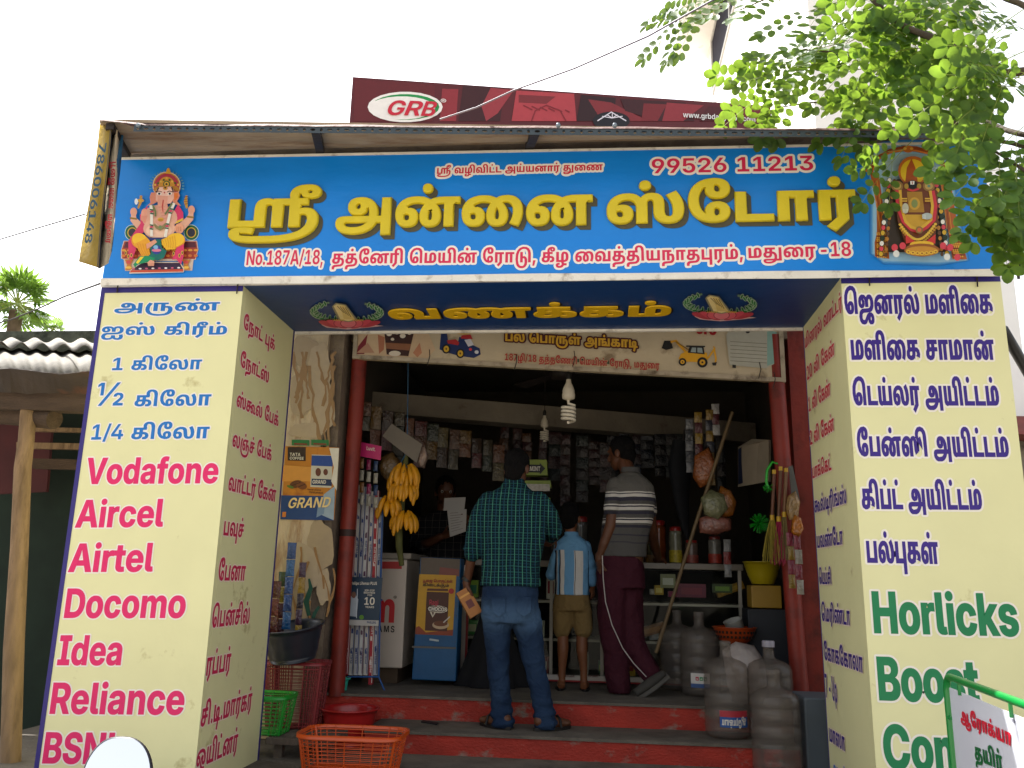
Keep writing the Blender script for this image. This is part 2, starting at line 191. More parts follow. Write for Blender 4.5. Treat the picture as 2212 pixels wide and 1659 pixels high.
[2,2974,3021,585,3,121,282,-160,52,0,40,4,38,8,40,14,36,19,24,20,22,25,16,28,8,18,5,20,4,26,1,22,0,16,-3,28,-5,20,-8,18,-9,14,-11,12,-10,7,-16,7,-20,4,-14,0,-34,-6,0,62,52,0,1,56,-157,0,-44,-2,-34,-6,-32,-11,-26,-15,-24,-22,-16,-22,-11,-26,-7,-30,-1,-44,4,-30,8,-24,13,-22,16,-16,10,-7,14,-6,18,-4,28,-1,20,3,16,5,14,8,13,12,9,14,6,16,4,28,-1,26,-7,26,-13,20,-19,14,-22,7,-30,1,-24,-6,-1,0,9,18,12,12,14,12,20,9,30,6,62,1,0,-226,76,0,0,108,14,5,10,0,8,-2,11,-9,6,-12,4,-14,2,-20,0,-20,-3,-26,-6,-22,-8,-16,-11,-16,-13,-14,-12,-10,-18,-11,-20,-8,-18,-6,-26,-5,-26,-3,-50,-1,-36,3,-24,4,-22,6,-22,9,-20,12,-16,13,-17,19,-12,18,-12,32,-6,30,-2,34,2,40,6,34,10,34,15,36,19,34,-63,32,-20,-38,-19,-44,-11,-38,-8,-44,-2,-34,2,-50,8,-40,11,-32,18,-32,19,-24,26,-22,24,-16,36,-16,36,-10,36,-6,16,230,49,-10,5,-9,12,-5,20,-1,24,5,4,10,5,8,2,10,0,12,-5,8,-10,4,-16,-1,-18,-4,-12,-7,-8,-8,-3,17,288,332,18,1,12,7,9,10,5,16,0,16,-5,16,-11,12,-16,6,-16,0,-16,-6,-11,-12,-5,-14,0,-20,2,-8,5,-8,13,-12],
[1,2975,312,1,7,31,0,273,0,0,57,-197,1,0,224,-1,0,-75,0],
[2,2975,3007,375,2,34,258,-142,2,0,2,2,32,140,72,0,0,56,-58,2,13,64,3,30,0,16,-2,14,-8,22,-10,14,-14,11,-16,8,-16,4,-16,1,-28,-1,-20,-6,-16,-9,-14,-12,-10,-14,-9,-22,-4,-24,1,-26,4,-22,9,-26,12,-22,-59,-1,-1,225,-75,0,-1,-282,189,0,-31,-126,15,234,64,-12,20,-7,18,-5,18,-2,20,1,20,4,14,7,8,10,4,8,-1,7,-5,3,-8,2,-12,-3,-38,-12,-58],
[2,2975,3009,495,1,118,184,-156,38,-1,34,6,30,12,14,8,14,12,10,11,11,14,15,30,10,38,4,40,0,36,-6,42,-10,28,-14,22,-10,10,-10,7,-24,9,-28,2,-27,-6,-1,118,-74,0,-1,0,0,-282,76,0,0,108,9,4,14,1,10,-3,8,-8,5,-8,4,-14,4,-36,0,-34,-2,-22,-7,-32,-6,-16,-8,-12,-16,-16,-12,-6,-12,-4,-28,-2,-20,3,-16,6,-12,7,-11,10,-11,14,-8,14,-8,20,-7,28,-7,54,-1,80,3,36,4,26,7,30,7,22,9,22,12,22,9,14,15,16,17,15,16,11,20,9,24,6,18,2,30,-1,20,-4,20,-9,14,-10,17,-17,12,-22,7,-20,5,-22,4,-32,1,-34,0,-196,76,0,-1,234,-4,40,-8,36,-9,22,-10,18,-11,16,-14,14,-15,12,-18,11,-20,9,-18,6,-18,4,-26,3,-28,1,-28,-2,-42,-9,-22,-8,-26,-13,-14,-10,-20,-17,-19,-19,-13,-18,-14,-22,-11,-24,-9,-22,-9,-30,-7,-34,-4,-34,-2,-44,0,-34,3,-44,4,-30,7,-32,8,-26,12,-28,12,-20,14,-17,16,-14,20,-14,18,-8,20,-6],
[2,2975,3021,312,2,7,31,0,273,0,0,57,-197,1,0,224,-1,0,-75,0,16,158,332,18,1,12,6,10,11,5,14,0,20,-6,16,-11,11,-14,5,-18,0,-16,-7,-10,-13,-5,-16,1,-18,7,-16,13,-11],
[1,2979,785,4,130,108,-6,32,2,16,3,14,6,12,7,10,10,7,10,6,14,6,28,-1,34,-7,24,-11,18,-8,8,-12,8,-22,7,-30,1,-25,-6,6,12,11,16,22,18,26,12,18,4,18,1,20,0,22,-3,20,-6,13,-6,-17,-26,-13,-28,-9,-38,-2,-32,4,-32,9,-24,13,-19,12,-9,12,-7,16,-5,16,-2,16,0,20,3,14,5,12,6,12,11,8,11,9,18,5,22,2,26,-3,32,-7,28,-9,20,-13,22,-17,20,11,6,18,5,14,2,22,0,28,-3,16,-5,10,-5,-20,-26,-14,-28,-9,-28,-4,-30,1,-32,6,-26,12,-22,16,-16,12,-8,14,-5,20,-3,18,0,18,3,16,5,14,8,13,14,10,16,7,24,2,26,-1,30,-5,26,-8,24,-13,26,-15,20,12,4,18,4,46,2,2,-2,0,-224,74,0,1,224,1,2,52,0,1,56,-137,0,-32,-1,-24,-3,-22,-5,-16,-6,-18,-9,-22,13,-22,9,-24,6,-28,2,-34,0,-32,-5,-24,-8,-28,-15,-20,11,-22,9,-20,5,-26,3,-34,0,-30,-2,-24,-5,-26,-9,-20,-10,-20,-14,-14,-14,-13,-16,-11,-20,-8,-18,-5,-22,-3,-30,1,-32,4,-24,7,-22,10,-18,14,-15,12,-10,18,-8,15,110,49,-11,5,-8,10,-5,18,-2,28,8,6,10,4,16,1,10,-4,8,-9,4,-10,1,-20,-3,-14,-6,-10,-10,-5,16,316,49,-8,6,-6,9,-3,18,0,20,1,20,4,20,6,18,8,16,9,-14,9,-24,4,-22,1,-26,-2,-22,-5,-12,-8,-7,16,518,49,-8,6,-5,9,-3,14,0,22,1,22,4,22,8,22,7,12,10,-16,7,-22,4,-22,1,-28,-2,-20,-4,-12,-8,-8],
[2,2979,3021,785,5,130,108,-6,32,2,16,3,14,6,12,7,10,10,7,10,6,14,6,28,-1,34,-7,24,-11,18,-8,8,-12,8,-22,7,-30,1,-25,-6,6,12,11,16,22,18,26,12,18,4,18,1,20,0,22,-3,20,-6,13,-6,-17,-26,-13,-28,-9,-38,-2,-32,4,-32,9,-24,13,-19,12,-9,12,-7,16,-5,16,-2,16,0,20,3,14,5,12,6,12,11,8,11,9,18,5,22,2,26,-3,32,-7,28,-9,20,-13,22,-17,20,11,6,18,5,14,2,22,0,28,-3,16,-5,10,-5,-20,-26,-14,-28,-9,-28,-4,-30,1,-32,6,-26,12,-22,16,-16,12,-8,14,-5,20,-3,18,0,18,3,16,5,14,8,13,14,10,16,7,24,2,26,-1,30,-5,26,-8,24,-13,26,-15,20,12,4,18,4,46,2,2,-2,0,-224,74,0,1,224,1,2,52,0,1,56,-137,0,-32,-1,-24,-3,-22,-5,-16,-6,-18,-9,-22,13,-22,9,-24,6,-28,2,-34,0,-32,-5,-24,-8,-28,-15,-20,11,-22,9,-20,5,-26,3,-34,0,-30,-2,-24,-5,-26,-9,-20,-10,-20,-14,-14,-14,-13,-16,-11,-20,-8,-18,-5,-22,-3,-30,1,-32,4,-24,7,-22,10,-18,14,-15,12,-10,18,-8,15,110,49,-11,5,-8,10,-5,18,-2,28,8,6,10,4,16,1,10,-4,8,-9,4,-10,1,-20,-3,-14,-6,-10,-10,-5,16,316,49,-8,6,-6,9,-3,18,0,20,1,20,4,20,6,18,8,16,9,-14,9,-24,4,-22,1,-26,-2,-22,-5,-12,-8,-7,16,518,49,-8,6,-5,9,-3,14,0,22,1,22,4,22,8,22,7,12,10,-16,7,-22,4,-22,1,-28,-2,-20,-4,-12,-8,-8,16,388,332,14,0,12,5,12,11,6,16,0,18,-6,18,-10,10,-16,6,-16,0,-16,-7,-12,-13,-4,-16,1,-18,6,-14,13,-12],
[1,2980,397,3,81,20,-160,74,3,-2,27,3,18,7,12,8,6,8,4,10,3,20,2,86,1,26,3,24,5,24,9,20,11,16,12,18,22,7,12,7,18,4,18,1,16,0,22,-2,16,-5,18,-7,16,-17,22,-10,8,-14,10,-16,7,-18,6,-38,6,-1,1,1,52,75,0,-1,56,-272,0,0,-130,-20,-16,-11,-16,-6,-16,-3,-20,1,-14,5,-20,7,-14,13,-15,14,-11,12,-6,20,-6,18,-3,30,-1,18,1,26,5,20,7,10,6,14,11,10,12,7,14,8,24,5,44,12,-3,12,-6,10,-7,8,-8,6,-12,4,-12,1,-28,-4,-20,-8,-16,-15,-16,-20,-10,-20,-5,-28,-3,-74,0,-38,-2,-26,-5,-24,-11,-10,-8,-9,-10,-7,-12,-4,-12,-3,-18,0,-16,19,122,51,-16,5,-8,6,-5,6,-3,12,0,10,2,8,5,8,9,8,14,5,18,2,40,0,1,-19,-2,-16,-3,-10,-7,-12,-9,-7,-8,-4,-12,-2,4,124,172,0,54,55,0,-1,-52],
[2,2980,3009,526,4,75,140,-160,40,0,26,2,30,5,30,9,26,11,24,15,17,14,17,19,144,1,0,366,-75,0,-1,-310,-47,0,7,38,0,24,-1,24,-4,20,-6,18,-9,16,-9,14,-19,18,-24,14,-20,8,-34,8,1,52,76,0,-1,56,-272,0,0,-130,-20,-16,-11,-16,-6,-16,-3,-20,1,-14,5,-20,7,-14,13,-15,14,-11,14,-6,18,-6,18,-3,30,-1,18,1,22,4,20,6,14,8,11,9,10,10,9,14,9,28,3,41,20,-8,16,-15,10,-16,6,-22,2,-18,-1,-30,-3,-18,-6,-16,-232,-1,-14,-2,-10,-4,-10,-6,-8,-7,-5,-8,-3,-10,-1,-12,1,-14,3,-10,5,-10,14,-17,20,-13,24,-10,26,-6,12,132,-109,-26,4,-16,7,-6,6,-2,6,2,4,4,3,183,1,-13,-10,-12,-7,-28,-9,-42,-5,18,122,51,-16,5,-8,6,-5,6,-3,12,0,10,2,8,5,8,9,8,14,5,18,2,40,0,0,-31,-4,-14,-6,-10,-6,-7,-12,-6,-12,-2,4,124,172,0,54,55,0,-1,-52],
[2,2980,3021,397,4,81,20,-160,74,3,-2,27,3,18,7,12,8,6,8,4,10,3,20,2,86,1,26,3,24,5,24,9,20,11,16,12,18,22,7,12,7,18,4,18,1,16,0,22,-2,16,-5,18,-7,16,-17,22,-10,8,-14,10,-16,7,-18,6,-38,6,-1,1,1,52,75,0,-1,56,-272,0,0,-130,-20,-16,-11,-16,-6,-16,-3,-20,1,-14,5,-20,7,-14,13,-15,14,-11,12,-6,20,-6,18,-3,30,-1,18,1,26,5,20,7,10,6,14,11,10,12,7,14,8,24,5,44,12,-3,12,-6,10,-7,8,-8,6,-12,4,-12,1,-28,-4,-20,-8,-16,-15,-16,-20,-10,-20,-5,-28,-3,-74,0,-38,-2,-26,-5,-24,-11,-10,-8,-9,-10,-7,-12,-4,-12,-3,-18,0,-16,19,122,51,-16,5,-8,6,-5,6,-3,12,0,10,2,8,5,8,9,8,14,5,18,2,40,0,1,-19,-2,-16,-3,-10,-7,-12,-9,-7,-8,-4,-12,-2,4,124,172,0,54,55,0,-1,-52,17,202,332,16,0,12,6,11,10,6,16,0,20,-5,14,-12,12,-14,6,-18,0,-14,-6,-12,-12,-5,-16,0,-16,2,-8,5,-10,12,-12],
[1,2984,386,1,65,20,-160,74,3,-2,29,3,16,8,12,15,10,10,3,20,2,88,1,40,6,18,6,22,11,18,15,12,16,11,20,6,20,4,22,2,28,-1,26,-3,20,-5,18,-7,16,-8,12,-11,12,-12,8,-16,7,-14,3,-20,1,-16,-2,-22,-7,0,52,54,0,-2,56,-254,0,0,-282,75,0,1,226,51,0,0,-226,75,0,0,120,8,4,12,2,12,-1,10,-4,7,-7,6,-12,4,-14,2,-32,-3,-28,-6,-20,-11,-16,-17,-12,-16,-5,-24,-3,-80,0,-46,-3,-24,-6,-12,-6,-12,-8,-15,-17,-5,-8,-5,-16,-2,-12,0,-22],
[1,2985,582,3,91,108,-6,32,2,16,3,14,6,12,7,10,10,7,10,6,14,6,28,-1,34,-7,24,-11,18,-8,8,-12,8,-22,7,-30,1,-25,-6,6,12,11,16,22,18,26,12,18,4,18,1,20,0,26,-4,20,-7,12,-6,-22,-32,-15,-34,-6,-32,-1,-24,2,-22,4,-18,7,-16,8,-12,9,-10,10,-8,12,-6,14,-4,20,-2,12,0,20,3,12,4,14,7,12,11,8,11,7,12,5,16,3,20,1,18,-2,24,-5,26,-7,20,-8,16,-23,32,13,6,20,4,46,2,1,-226,75,0,0,224,2,2,52,0,0,56,-138,0,-40,-2,-42,-9,-34,-15,-28,16,-28,10,-36,6,-36,0,-30,-2,-24,-5,-24,-8,-22,-11,-20,-14,-14,-14,-13,-16,-11,-20,-8,-18,-5,-22,-3,-24,0,-26,3,-26,5,-20,9,-22,10,-14,15,-15,14,-8,16,-6,16,110,49,-11,5,-5,6,-4,8,-4,14,-2,28,8,6,10,4,16,1,10,-4,8,-9,4,-10,1,-20,-3,-16,-7,-8,-9,-5,16,316,49,-8,6,-6,9,-3,18,0,18,1,20,4,22,8,24,6,10,12,-20,7,-22,4,-28,0,-16,-2,-22,-5,-12,-8,-7],
[2,2985,3021,582,4,91,108,-6,32,2,16,3,14,6,12,7,10,10,7,10,6,14,6,28,-1,34,-7,24,-11,18,-8,8,-12,8,-22,7,-30,1,-25,-6,6,12,11,16,22,18,26,12,18,4,18,1,20,0,26,-4,20,-7,12,-6,-22,-32,-15,-34,-6,-32,-1,-24,2,-22,4,-18,7,-16,8,-12,9,-10,10,-8,12,-6,14,-4,20,-2,12,0,20,3,12,4,14,7,12,11,8,11,7,12,5,16,3,20,1,18,-2,24,-5,26,-7,20,-8,16,-23,32,13,6,20,4,46,2,1,-226,75,0,0,224,2,2,52,0,0,56,-138,0,-40,-2,-42,-9,-34,-15,-28,16,-28,10,-36,6,-36,0,-30,-2,-24,-5,-24,-8,-22,-11,-20,-14,-14,-14,-13,-16,-11,-20,-8,-18,-5,-22,-3,-24,0,-26,3,-26,5,-20,9,-22,10,-14,15,-15,14,-8,16,-6,16,110,49,-11,5,-5,6,-4,8,-4,14,-2,28,8,6,10,4,16,1,10,-4,8,-9,4,-10,1,-20,-3,-16,-7,-8,-9,-5,16,316,49,-8,6,-6,9,-3,18,0,18,1,20,4,22,8,24,6,10,12,-20,7,-22,4,-28,0,-16,-2,-22,-5,-12,-8,-7,16,286,332,18,1,12,6,9,11,5,14,0,20,-5,14,-13,13,-12,5,-18,0,-16,-7,-11,-13,-5,-16,1,-18,7,-16,14,-11],
[1,2986,352,1,8,31,0,289,0,0,282,-74,0,-2,-225,-137,1,0,224,-75,0],
[2,2986,3009,352,1,11,246,-142,75,2,-1,422,-74,0,0,-224,-2,-1,-137,1,0,224,-75,0,-1,-282,215,0],
[2,2986,3010,448,1,74,186,-160,74,1,52,7,22,5,26,9,18,8,18,11,14,11,13,14,10,14,8,18,5,24,1,16,-2,20,-4,16,-8,14,-11,13,-14,10,-14,6,-16,4,-22,1,-20,-3,-15,-5,-1,228,-74,0,-2,-225,-137,1,0,224,-75,0,0,-282,212,0,2,-69,74,0,2,71,12,4,18,0,12,-5,5,-5,4,-8,2,-18,-3,-14,-9,-16,-15,-14,-22,-13,-24,-8,-30,-6,-30,-3,-44,0,-48,2,-30,6,-10,5,-7,5,-3,6,0,6,4,6,6,3,22,1,29,-4,9,51,-16,4,-22,3,-32,0,-28,-6,-20,-11,-10,-11,-7,-10,-5,-22,1,-16,4,-14,6,-12,10,-12,23,-15,32,-12,38,-7],
[2,2986,3021,352,2,8,31,0,289,0,0,282,-74,0,-2,-225,-137,1,0,224,-75,0,16,172,332,14,0,14,6,10,10,6,16,0,20,-6,16,-10,10,-16,6,-16,0,-16,-6,-11,-12,-5,-16,1,-20,6,-14,13,-12],
[1,2990,401,2,33,31,0,217,0,24,1,18,2,20,5,14,6,16,10,17,16,13,24,8,28,3,28,0,38,-6,40,-9,28,-7,14,-9,12,-14,14,-18,12,-16,6,-18,4,-26,0,-22,-2,-18,-6,-16,-10,-11,-10,-8,-12,-6,-14,-4,-18,-2,-20,0,-138,-63,-1,-1,225,-75,0,18,248,57,-1,149,2,10,5,10,8,5,10,1,10,-3,7,-7,6,-10,5,-14,4,-22,2,-26,0,-28,-2,-20,-6,-22,-5,-8,-7,-7,-16,-7],
[2,2990,3021,401,3,33,31,0,217,0,24,1,18,2,20,5,14,6,16,10,17,16,13,24,8,28,3,28,0,38,-6,40,-9,28,-7,14,-9,12,-14,14,-18,12,-16,6,-18,4,-26,0,-22,-2,-18,-6,-16,-10,-11,-10,-8,-12,-6,-14,-4,-18,-2,-20,0,-138,-63,-1,-1,225,-75,0,18,248,57,-1,149,2,10,5,10,8,5,10,1,10,-3,7,-7,6,-10,5,-14,4,-22,2,-26,0,-28,-2,-20,-6,-22,-5,-8,-7,-7,-16,-7,17,196,332,14,0,14,6,11,12,5,16,0,16,-5,16,-11,12,-16,6,-16,0,-16,-6,-10,-10,-6,-16,0,-20,6,-16,6,-6,8,-6],
[1,2991,443,1,29,98,-6,16,0,14,2,12,4,16,10,2,-10,253,0,-1,282,-74,0,0,-224,-2,-1,-102,0,0,225,-74,0,-2,-220,-8,-8,-12,-3,-12,1,-8,4,-6,8,-3,14,-1,204,-74,0,-1,-192,2,-24,3,-16,10,-24,12,-16,18,-11],
[2,2991,3021,443,2,29,98,-6,16,0,14,2,12,4,16,10,2,-10,253,0,-1,282,-74,0,0,-224,-2,-1,-102,0,0,225,-74,0,-2,-220,-8,-8,-12,-3,-12,1,-8,4,-6,8,-3,14,-1,204,-74,0,-1,-192,2,-24,3,-16,10,-24,12,-16,18,-11,17,216,332,18,1,14,7,9,12,4,14,0,16,-6,18,-11,10,-14,6,-18,0,-14,-6,-12,-12,-5,-16,0,-16,6,-18,7,-8,6,-4],
[1,2992,299,1,15,140,-106,2,0,5,4,89,102,0,224,2,2,52,0,0,56,-259,0,1,-282,75,0,0,226,54,0,0,-208,-72,-80],
[2,2992,3008,322,2,48,140,-106,2,0,5,4,89,102,1,226,53,0,0,56,-118,0,-4,8,-2,12,0,18,2,12,6,16,10,13,1,-23,5,-16,12,-16,14,-9,22,-6,32,0,22,6,14,9,12,14,6,14,2,20,-3,22,-7,14,-13,16,-13,9,-18,6,-24,4,-36,0,-32,-6,-26,-11,-16,-12,-12,-12,-9,-14,-7,-14,-4,-14,-2,-16,2,-44,-75,0,1,-282,75,0,0,226,54,0,0,-208,-72,-80,12,244,333,-8,5,-4,8,0,18,6,13,12,-1,10,-5,6,-7,2,-8,-1,-12,-5,-8,-6,-3],
[2,2992,3009,507,1,89,248,-160,36,0,24,2,30,5,26,7,26,11,18,10,24,17,15,16,15,20,11,22,8,20,6,26,3,40,0,30,-4,28,-6,20,-9,18,-10,12,-13,12,-14,8,-18,5,-22,1,-18,-2,-16,-4,0,62,53,0,-1,56,-254,0,0,-282,75,0,1,226,51,0,0,-226,75,0,0,108,2,2,10,3,12,0,8,-2,8,-5,6,-8,4,-10,5,-28,1,-22,-2,-26,-4,-20,-7,-22,-9,-16,-10,-14,-12,-12,-14,-10,-18,-8,-18,-6,-20,-4,-24,-2,-34,0,-26,3,-20,4,-22,8,-14,8,-20,14,-11,11,-13,18,-10,20,-6,18,-8,42,-1,50,2,24,5,30,7,28,10,28,24,52,-61,32,-21,-40,-17,-44,-11,-40,-6,-34,-3,-36,1,-54,6,-40,9,-30,11,-24,19,-28,24,-26,22,-16,28,-15,32,-11,32,-7],
[2,2992,3021,299,2,15,140,-106,2,0,5,4,89,102,0,224,2,2,52,0,0,56,-259,0,1,-282,75,0,0,226,54,0,0,-208,-72,-80,17,144,332,16,0,12,6,11,10,6,16,0,18,-5,16,-12,12,-14,6,-18,0,-14,-6,-12,-12,-5,-16,0,-16,3,-12,4,-6,12,-12],
[1,2994,482,2,95,108,-6,20,0,16,2,16,4,16,8,13,12,8,10,7,12,5,18,2,28,-3,30,-9,22,-15,17,-20,12,-20,5,-26,0,-26,-8,0,2,12,26,16,19,10,8,10,5,22,5,20,0,20,-5,12,-10,10,-12,5,-12,5,-22,4,-30,3,-46,6,-30,5,-14,8,-16,10,-12,12,-11,16,-9,22,-6,22,-2,26,1,18,3,16,6,12,7,18,15,15,24,10,30,5,40,-1,36,-6,40,-10,36,-15,34,-24,40,-65,-36,18,-32,13,-32,9,-32,5,-34,0,-38,-4,-26,-8,-16,-8,-6,-10,-3,-10,0,-10,3,-8,6,-5,8,-6,24,-6,82,-9,40,-8,18,-8,12,-12,14,-16,12,-20,10,-24,6,-24,2,-38,-1,-24,-5,-24,-9,-26,-15,-18,-17,-11,-13,-12,-18,-9,-22,-6,-20,-4,-36,0,-28,4,-28,5,-18,7,-16,8,-12,10,-12,12,-9,12,-7,14,-5,15,110,49,-12,6,-7,11,-5,18,-2,26,14,9,8,2,12,0,10,-4,8,-9,4,-10,1,-20,-3,-16,-7,-8,-9,-5],
[2,2994,3007,620,2,143,108,-6,20,0,16,2,16,4,16,8,13,12,8,10,7,12,5,18,2,28,-3,30,-9,22,-15,17,-20,12,-20,5,-26,0,-26,-8,0,2,12,26,16,19,10,8,10,5,22,5,20,0,20,-5,12,-10,10,-12,5,-12,5,-22,4,-30,3,-46,6,-30,5,-14,8,-16,10,-12,12,-11,16,-9,22,-6,22,-2,26,1,18,3,16,6,16,10,14,12,12,18,7,14,6,22,4,26,0,52,-4,30,-6,26,-12,34,-17,34,-50,-25,-5,7,-6,10,-4,22,0,14,3,14,7,16,7,8,14,11,10,5,12,3,18,1,14,0,16,-3,10,-4,12,-7,16,-18,6,-12,5,-16,4,-26,2,-30,0,-252,75,0,0,252,-1,34,-3,24,-7,28,-9,20,-11,16,-25,23,-16,10,-14,7,-34,9,-40,3,-38,-4,-20,-6,-14,-6,-18,-10,-12,-10,-11,-12,-10,-14,-11,-26,-4,-24,1,-32,7,-26,11,-22,19,-21,20,-14,30,-13,5,-20,3,-38,0,-28,-2,-16,-3,-10,-5,-10,-6,-7,-10,-5,-12,-1,-10,2,-10,7,-5,8,-6,24,-5,74,-8,42,-6,16,-10,18,-14,15,-12,10,-18,10,-24,8,-30,3,-30,0,-24,-4,-22,-7,-18,-8,-22,-15,-15,-14,-14,-18,-11,-18,-7,-18,-8,-38,-1,-16,1,-36,3,-20,6,-20,7,-16,10,-14,15,-15,14,-8,16,-6,15,110,49,-12,6,-7,11,-5,18,-2,26,14,9,8,2,12,0,10,-4,8,-9,4,-10,1,-20,-3,-16,-7,-8,-9,-5],
[2,2994,3021,482,3,95,108,-6,20,0,16,2,16,4,16,8,13,12,8,10,7,12,5,18,2,28,-3,30,-9,22,-15,17,-20,12,-20,5,-26,0,-26,-8,0,2,12,26,16,19,10,8,10,5,22,5,20,0,20,-5,12,-10,10,-12,5,-12,5,-22,4,-30,3,-46,6,-30,5,-14,8,-16,10,-12,12,-11,16,-9,22,-6,22,-2,26,1,18,3,16,6,12,7,18,15,15,24,10,30,5,40,-1,36,-6,40,-10,36,-15,34,-24,40,-65,-36,18,-32,13,-32,9,-32,5,-34,0,-38,-4,-26,-8,-16,-8,-6,-10,-3,-10,0,-10,3,-8,6,-5,8,-6,24,-6,82,-9,40,-8,18,-8,12,-12,14,-16,12,-20,10,-24,6,-24,2,-38,-1,-24,-5,-24,-9,-26,-15,-18,-17,-11,-13,-12,-18,-9,-22,-6,-20,-4,-36,0,-28,4,-28,5,-18,7,-16,8,-12,10,-12,12,-9,12,-7,14,-5,15,110,49,-12,6,-7,11,-5,18,-2,26,14,9,8,2,12,0,10,-4,8,-9,4,-10,1,-20,-3,-16,-7,-8,-9,-5,17,236,332,18,1,14,7,9,12,4,14,0,16,-5,16,-12,12,-14,6,-18,0,-14,-6,-12,-12,-5,-16,0,-18,6,-16,7,-8,6,-4],
[1,2995,505,2,63,108,-6,20,0,16,2,16,4,14,7,11,9,11,12,7,12,5,16,3,32,-3,30,-9,22,-15,17,-20,12,-20,5,-26,0,-27,-8,3,12,9,18,17,19,10,7,10,5,24,4,16,-1,22,-5,18,-11,21,-18,0,-196,75,0,0,226,52,0,0,-226,76,0,0,224,0,2,52,0,0,56,-246,0,-2,0,0,-18,-20,12,-22,8,-20,4,-26,0,-24,-2,-22,-6,-16,-7,-18,-11,-19,-16,-12,-14,-10,-16,-10,-22,-6,-20,-4,-24,-1,-18,1,-36,3,-20,5,-18,8,-18,10,-14,15,-15,16,-9,14,-5,16,114,48,-10,3,-10,9,-6,14,-3,18,0,18,11,8,10,3,12,0,10,-4,8,-9,4,-14,1,-16,-2,-12,-3,-8,-8,-7],
[2,2995,3021,505,3,63,108,-6,20,0,16,2,16,4,14,7,11,9,11,12,7,12,5,16,3,32,-3,30,-9,22,-15,17,-20,12,-20,5,-26,0,-27,-8,3,12,9,18,17,19,10,7,10,5,24,4,16,-1,22,-5,18,-11,21,-18,0,-196,75,0,0,226,52,0,0,-226,76,0,0,224,0,2,52,0,0,56,-246,0,-2,0,0,-18,-20,12,-22,8,-20,4,-26,0,-24,-2,-22,-6,-16,-7,-18,-11,-19,-16,-12,-14,-10,-16,-10,-22,-6,-20,-4,-24,-1,-18,1,-36,3,-20,5,-18,8,-18,10,-14,15,-15,16,-9,14,-5,16,114,48,-10,3,-10,9,-6,14,-3,18,0,18,11,8,10,3,12,0,10,-4,8,-9,4,-14,1,-16,-2,-12,-3,-8,-8,-7,18,248,332,14,0,16,7,9,11,5,12,1,16,-2,12,-4,8,-13,13,-12,5,-18,0,-14,-5,-12,-13,-5,-12,-1,-16,2,-12,4,-8,12,-13],
[1,2996,401,2,80,114,-160,36,0,16,2,16,4,20,8,16,9,12,11,11,14,11,19,77,1,-1,56,-42,0,-24,3,-8,6,-5,5,-3,8,-2,12,2,2,26,1,28,4,18,6,16,8,14,11,12,14,8,14,7,20,6,38,0,32,-2,30,-6,28,-9,24,-14,22,-14,15,-18,11,-16,6,-14,3,-16,1,-24,0,-28,-7,-14,-8,-11,-9,-9,-12,-7,-14,-7,-28,-1,-152,-63,-1,-1,225,-76,0,0,-282,139,0,7,-34,7,-16,8,-10,-13,-22,-11,-11,-8,-6,-22,-6,-26,0,-10,2,-8,4,-3,5,-1,10,4,6,8,5,6,1,22,-1,4,51,-26,3,-34,-2,-24,-9,-10,-8,-8,-8,-8,-14,-5,-22,2,-24,3,-8,7,-12,15,-16,16,-9,26,-7,18,248,57,-1,149,2,10,5,10,8,5,10,1,10,-3,7,-7,6,-10,5,-14,4,-22,2,-26,0,-28,-2,-20,-6,-22,-10,-14,-6,-4,-12,-4],
[1,2997,490,2,71,108,-6,20,0,16,2,16,4,16,8,9,8,11,12,7,12,5,16,3,30,-2,28,-3,10,-6,14,-14,17,-10,8,-12,6,-20,5,-26,0,-27,-8,6,18,6,10,17,20,18,12,14,4,14,1,26,-2,14,-5,10,-6,15,-16,11,-22,5,-26,1,-26,-4,-40,-13,-44,5,-44,222,0,0,282,-75,0,-1,-225,-74,1,9,30,6,40,0,30,-4,26,-8,26,-13,24,-17,18,-19,15,-28,13,-24,6,-26,2,-30,0,-24,-4,-18,-6,-24,-11,-16,-12,-16,-16,-13,-17,-10,-18,-7,-18,-5,-22,-3,-26,0,-26,2,-24,4,-20,6,-18,8,-14,11,-14,11,-11,16,-9,14,-5,14,110,49,-12,6,-8,13,-4,16,-2,26,14,9,18,2,10,-3,10,-10,4,-10,1,-20,-2,-12,-7,-12,-10,-5],
[2,2997,3009,490,2,71,384,-142,75,2,-1,422,-75,0,-1,-225,-74,1,9,30,5,30,1,34,-3,28,-7,26,-11,22,-14,18,-20,17,-20,12,-28,9,-26,4,-28,0,-26,-2,-26,-7,-20,-9,-18,-11,-22,-21,-16,-24,-12,-28,-6,-28,-2,-46,3,-30,9,-32,15,-24,15,-15,16,-9,20,-6,20,-2,22,1,22,5,18,10,14,12,7,10,7,16,5,30,0,20,-3,20,-5,14,-7,12,-10,11,-10,8,-12,6,-14,4,-16,1,-16,0,-27,-8,6,18,10,16,13,14,12,9,16,6,18,2,20,-1,20,-6,16,-12,11,-14,8,-16,5,-20,2,-24,-2,-36,-6,-30,-9,-28,5,-44,147,0,0,-140,14,110,49,-12,6,-8,13,-4,16,-2,26,14,9,18,2,10,-3,10,-10,4,-10,1,-20,-2,-12,-7,-12,-10,-5],
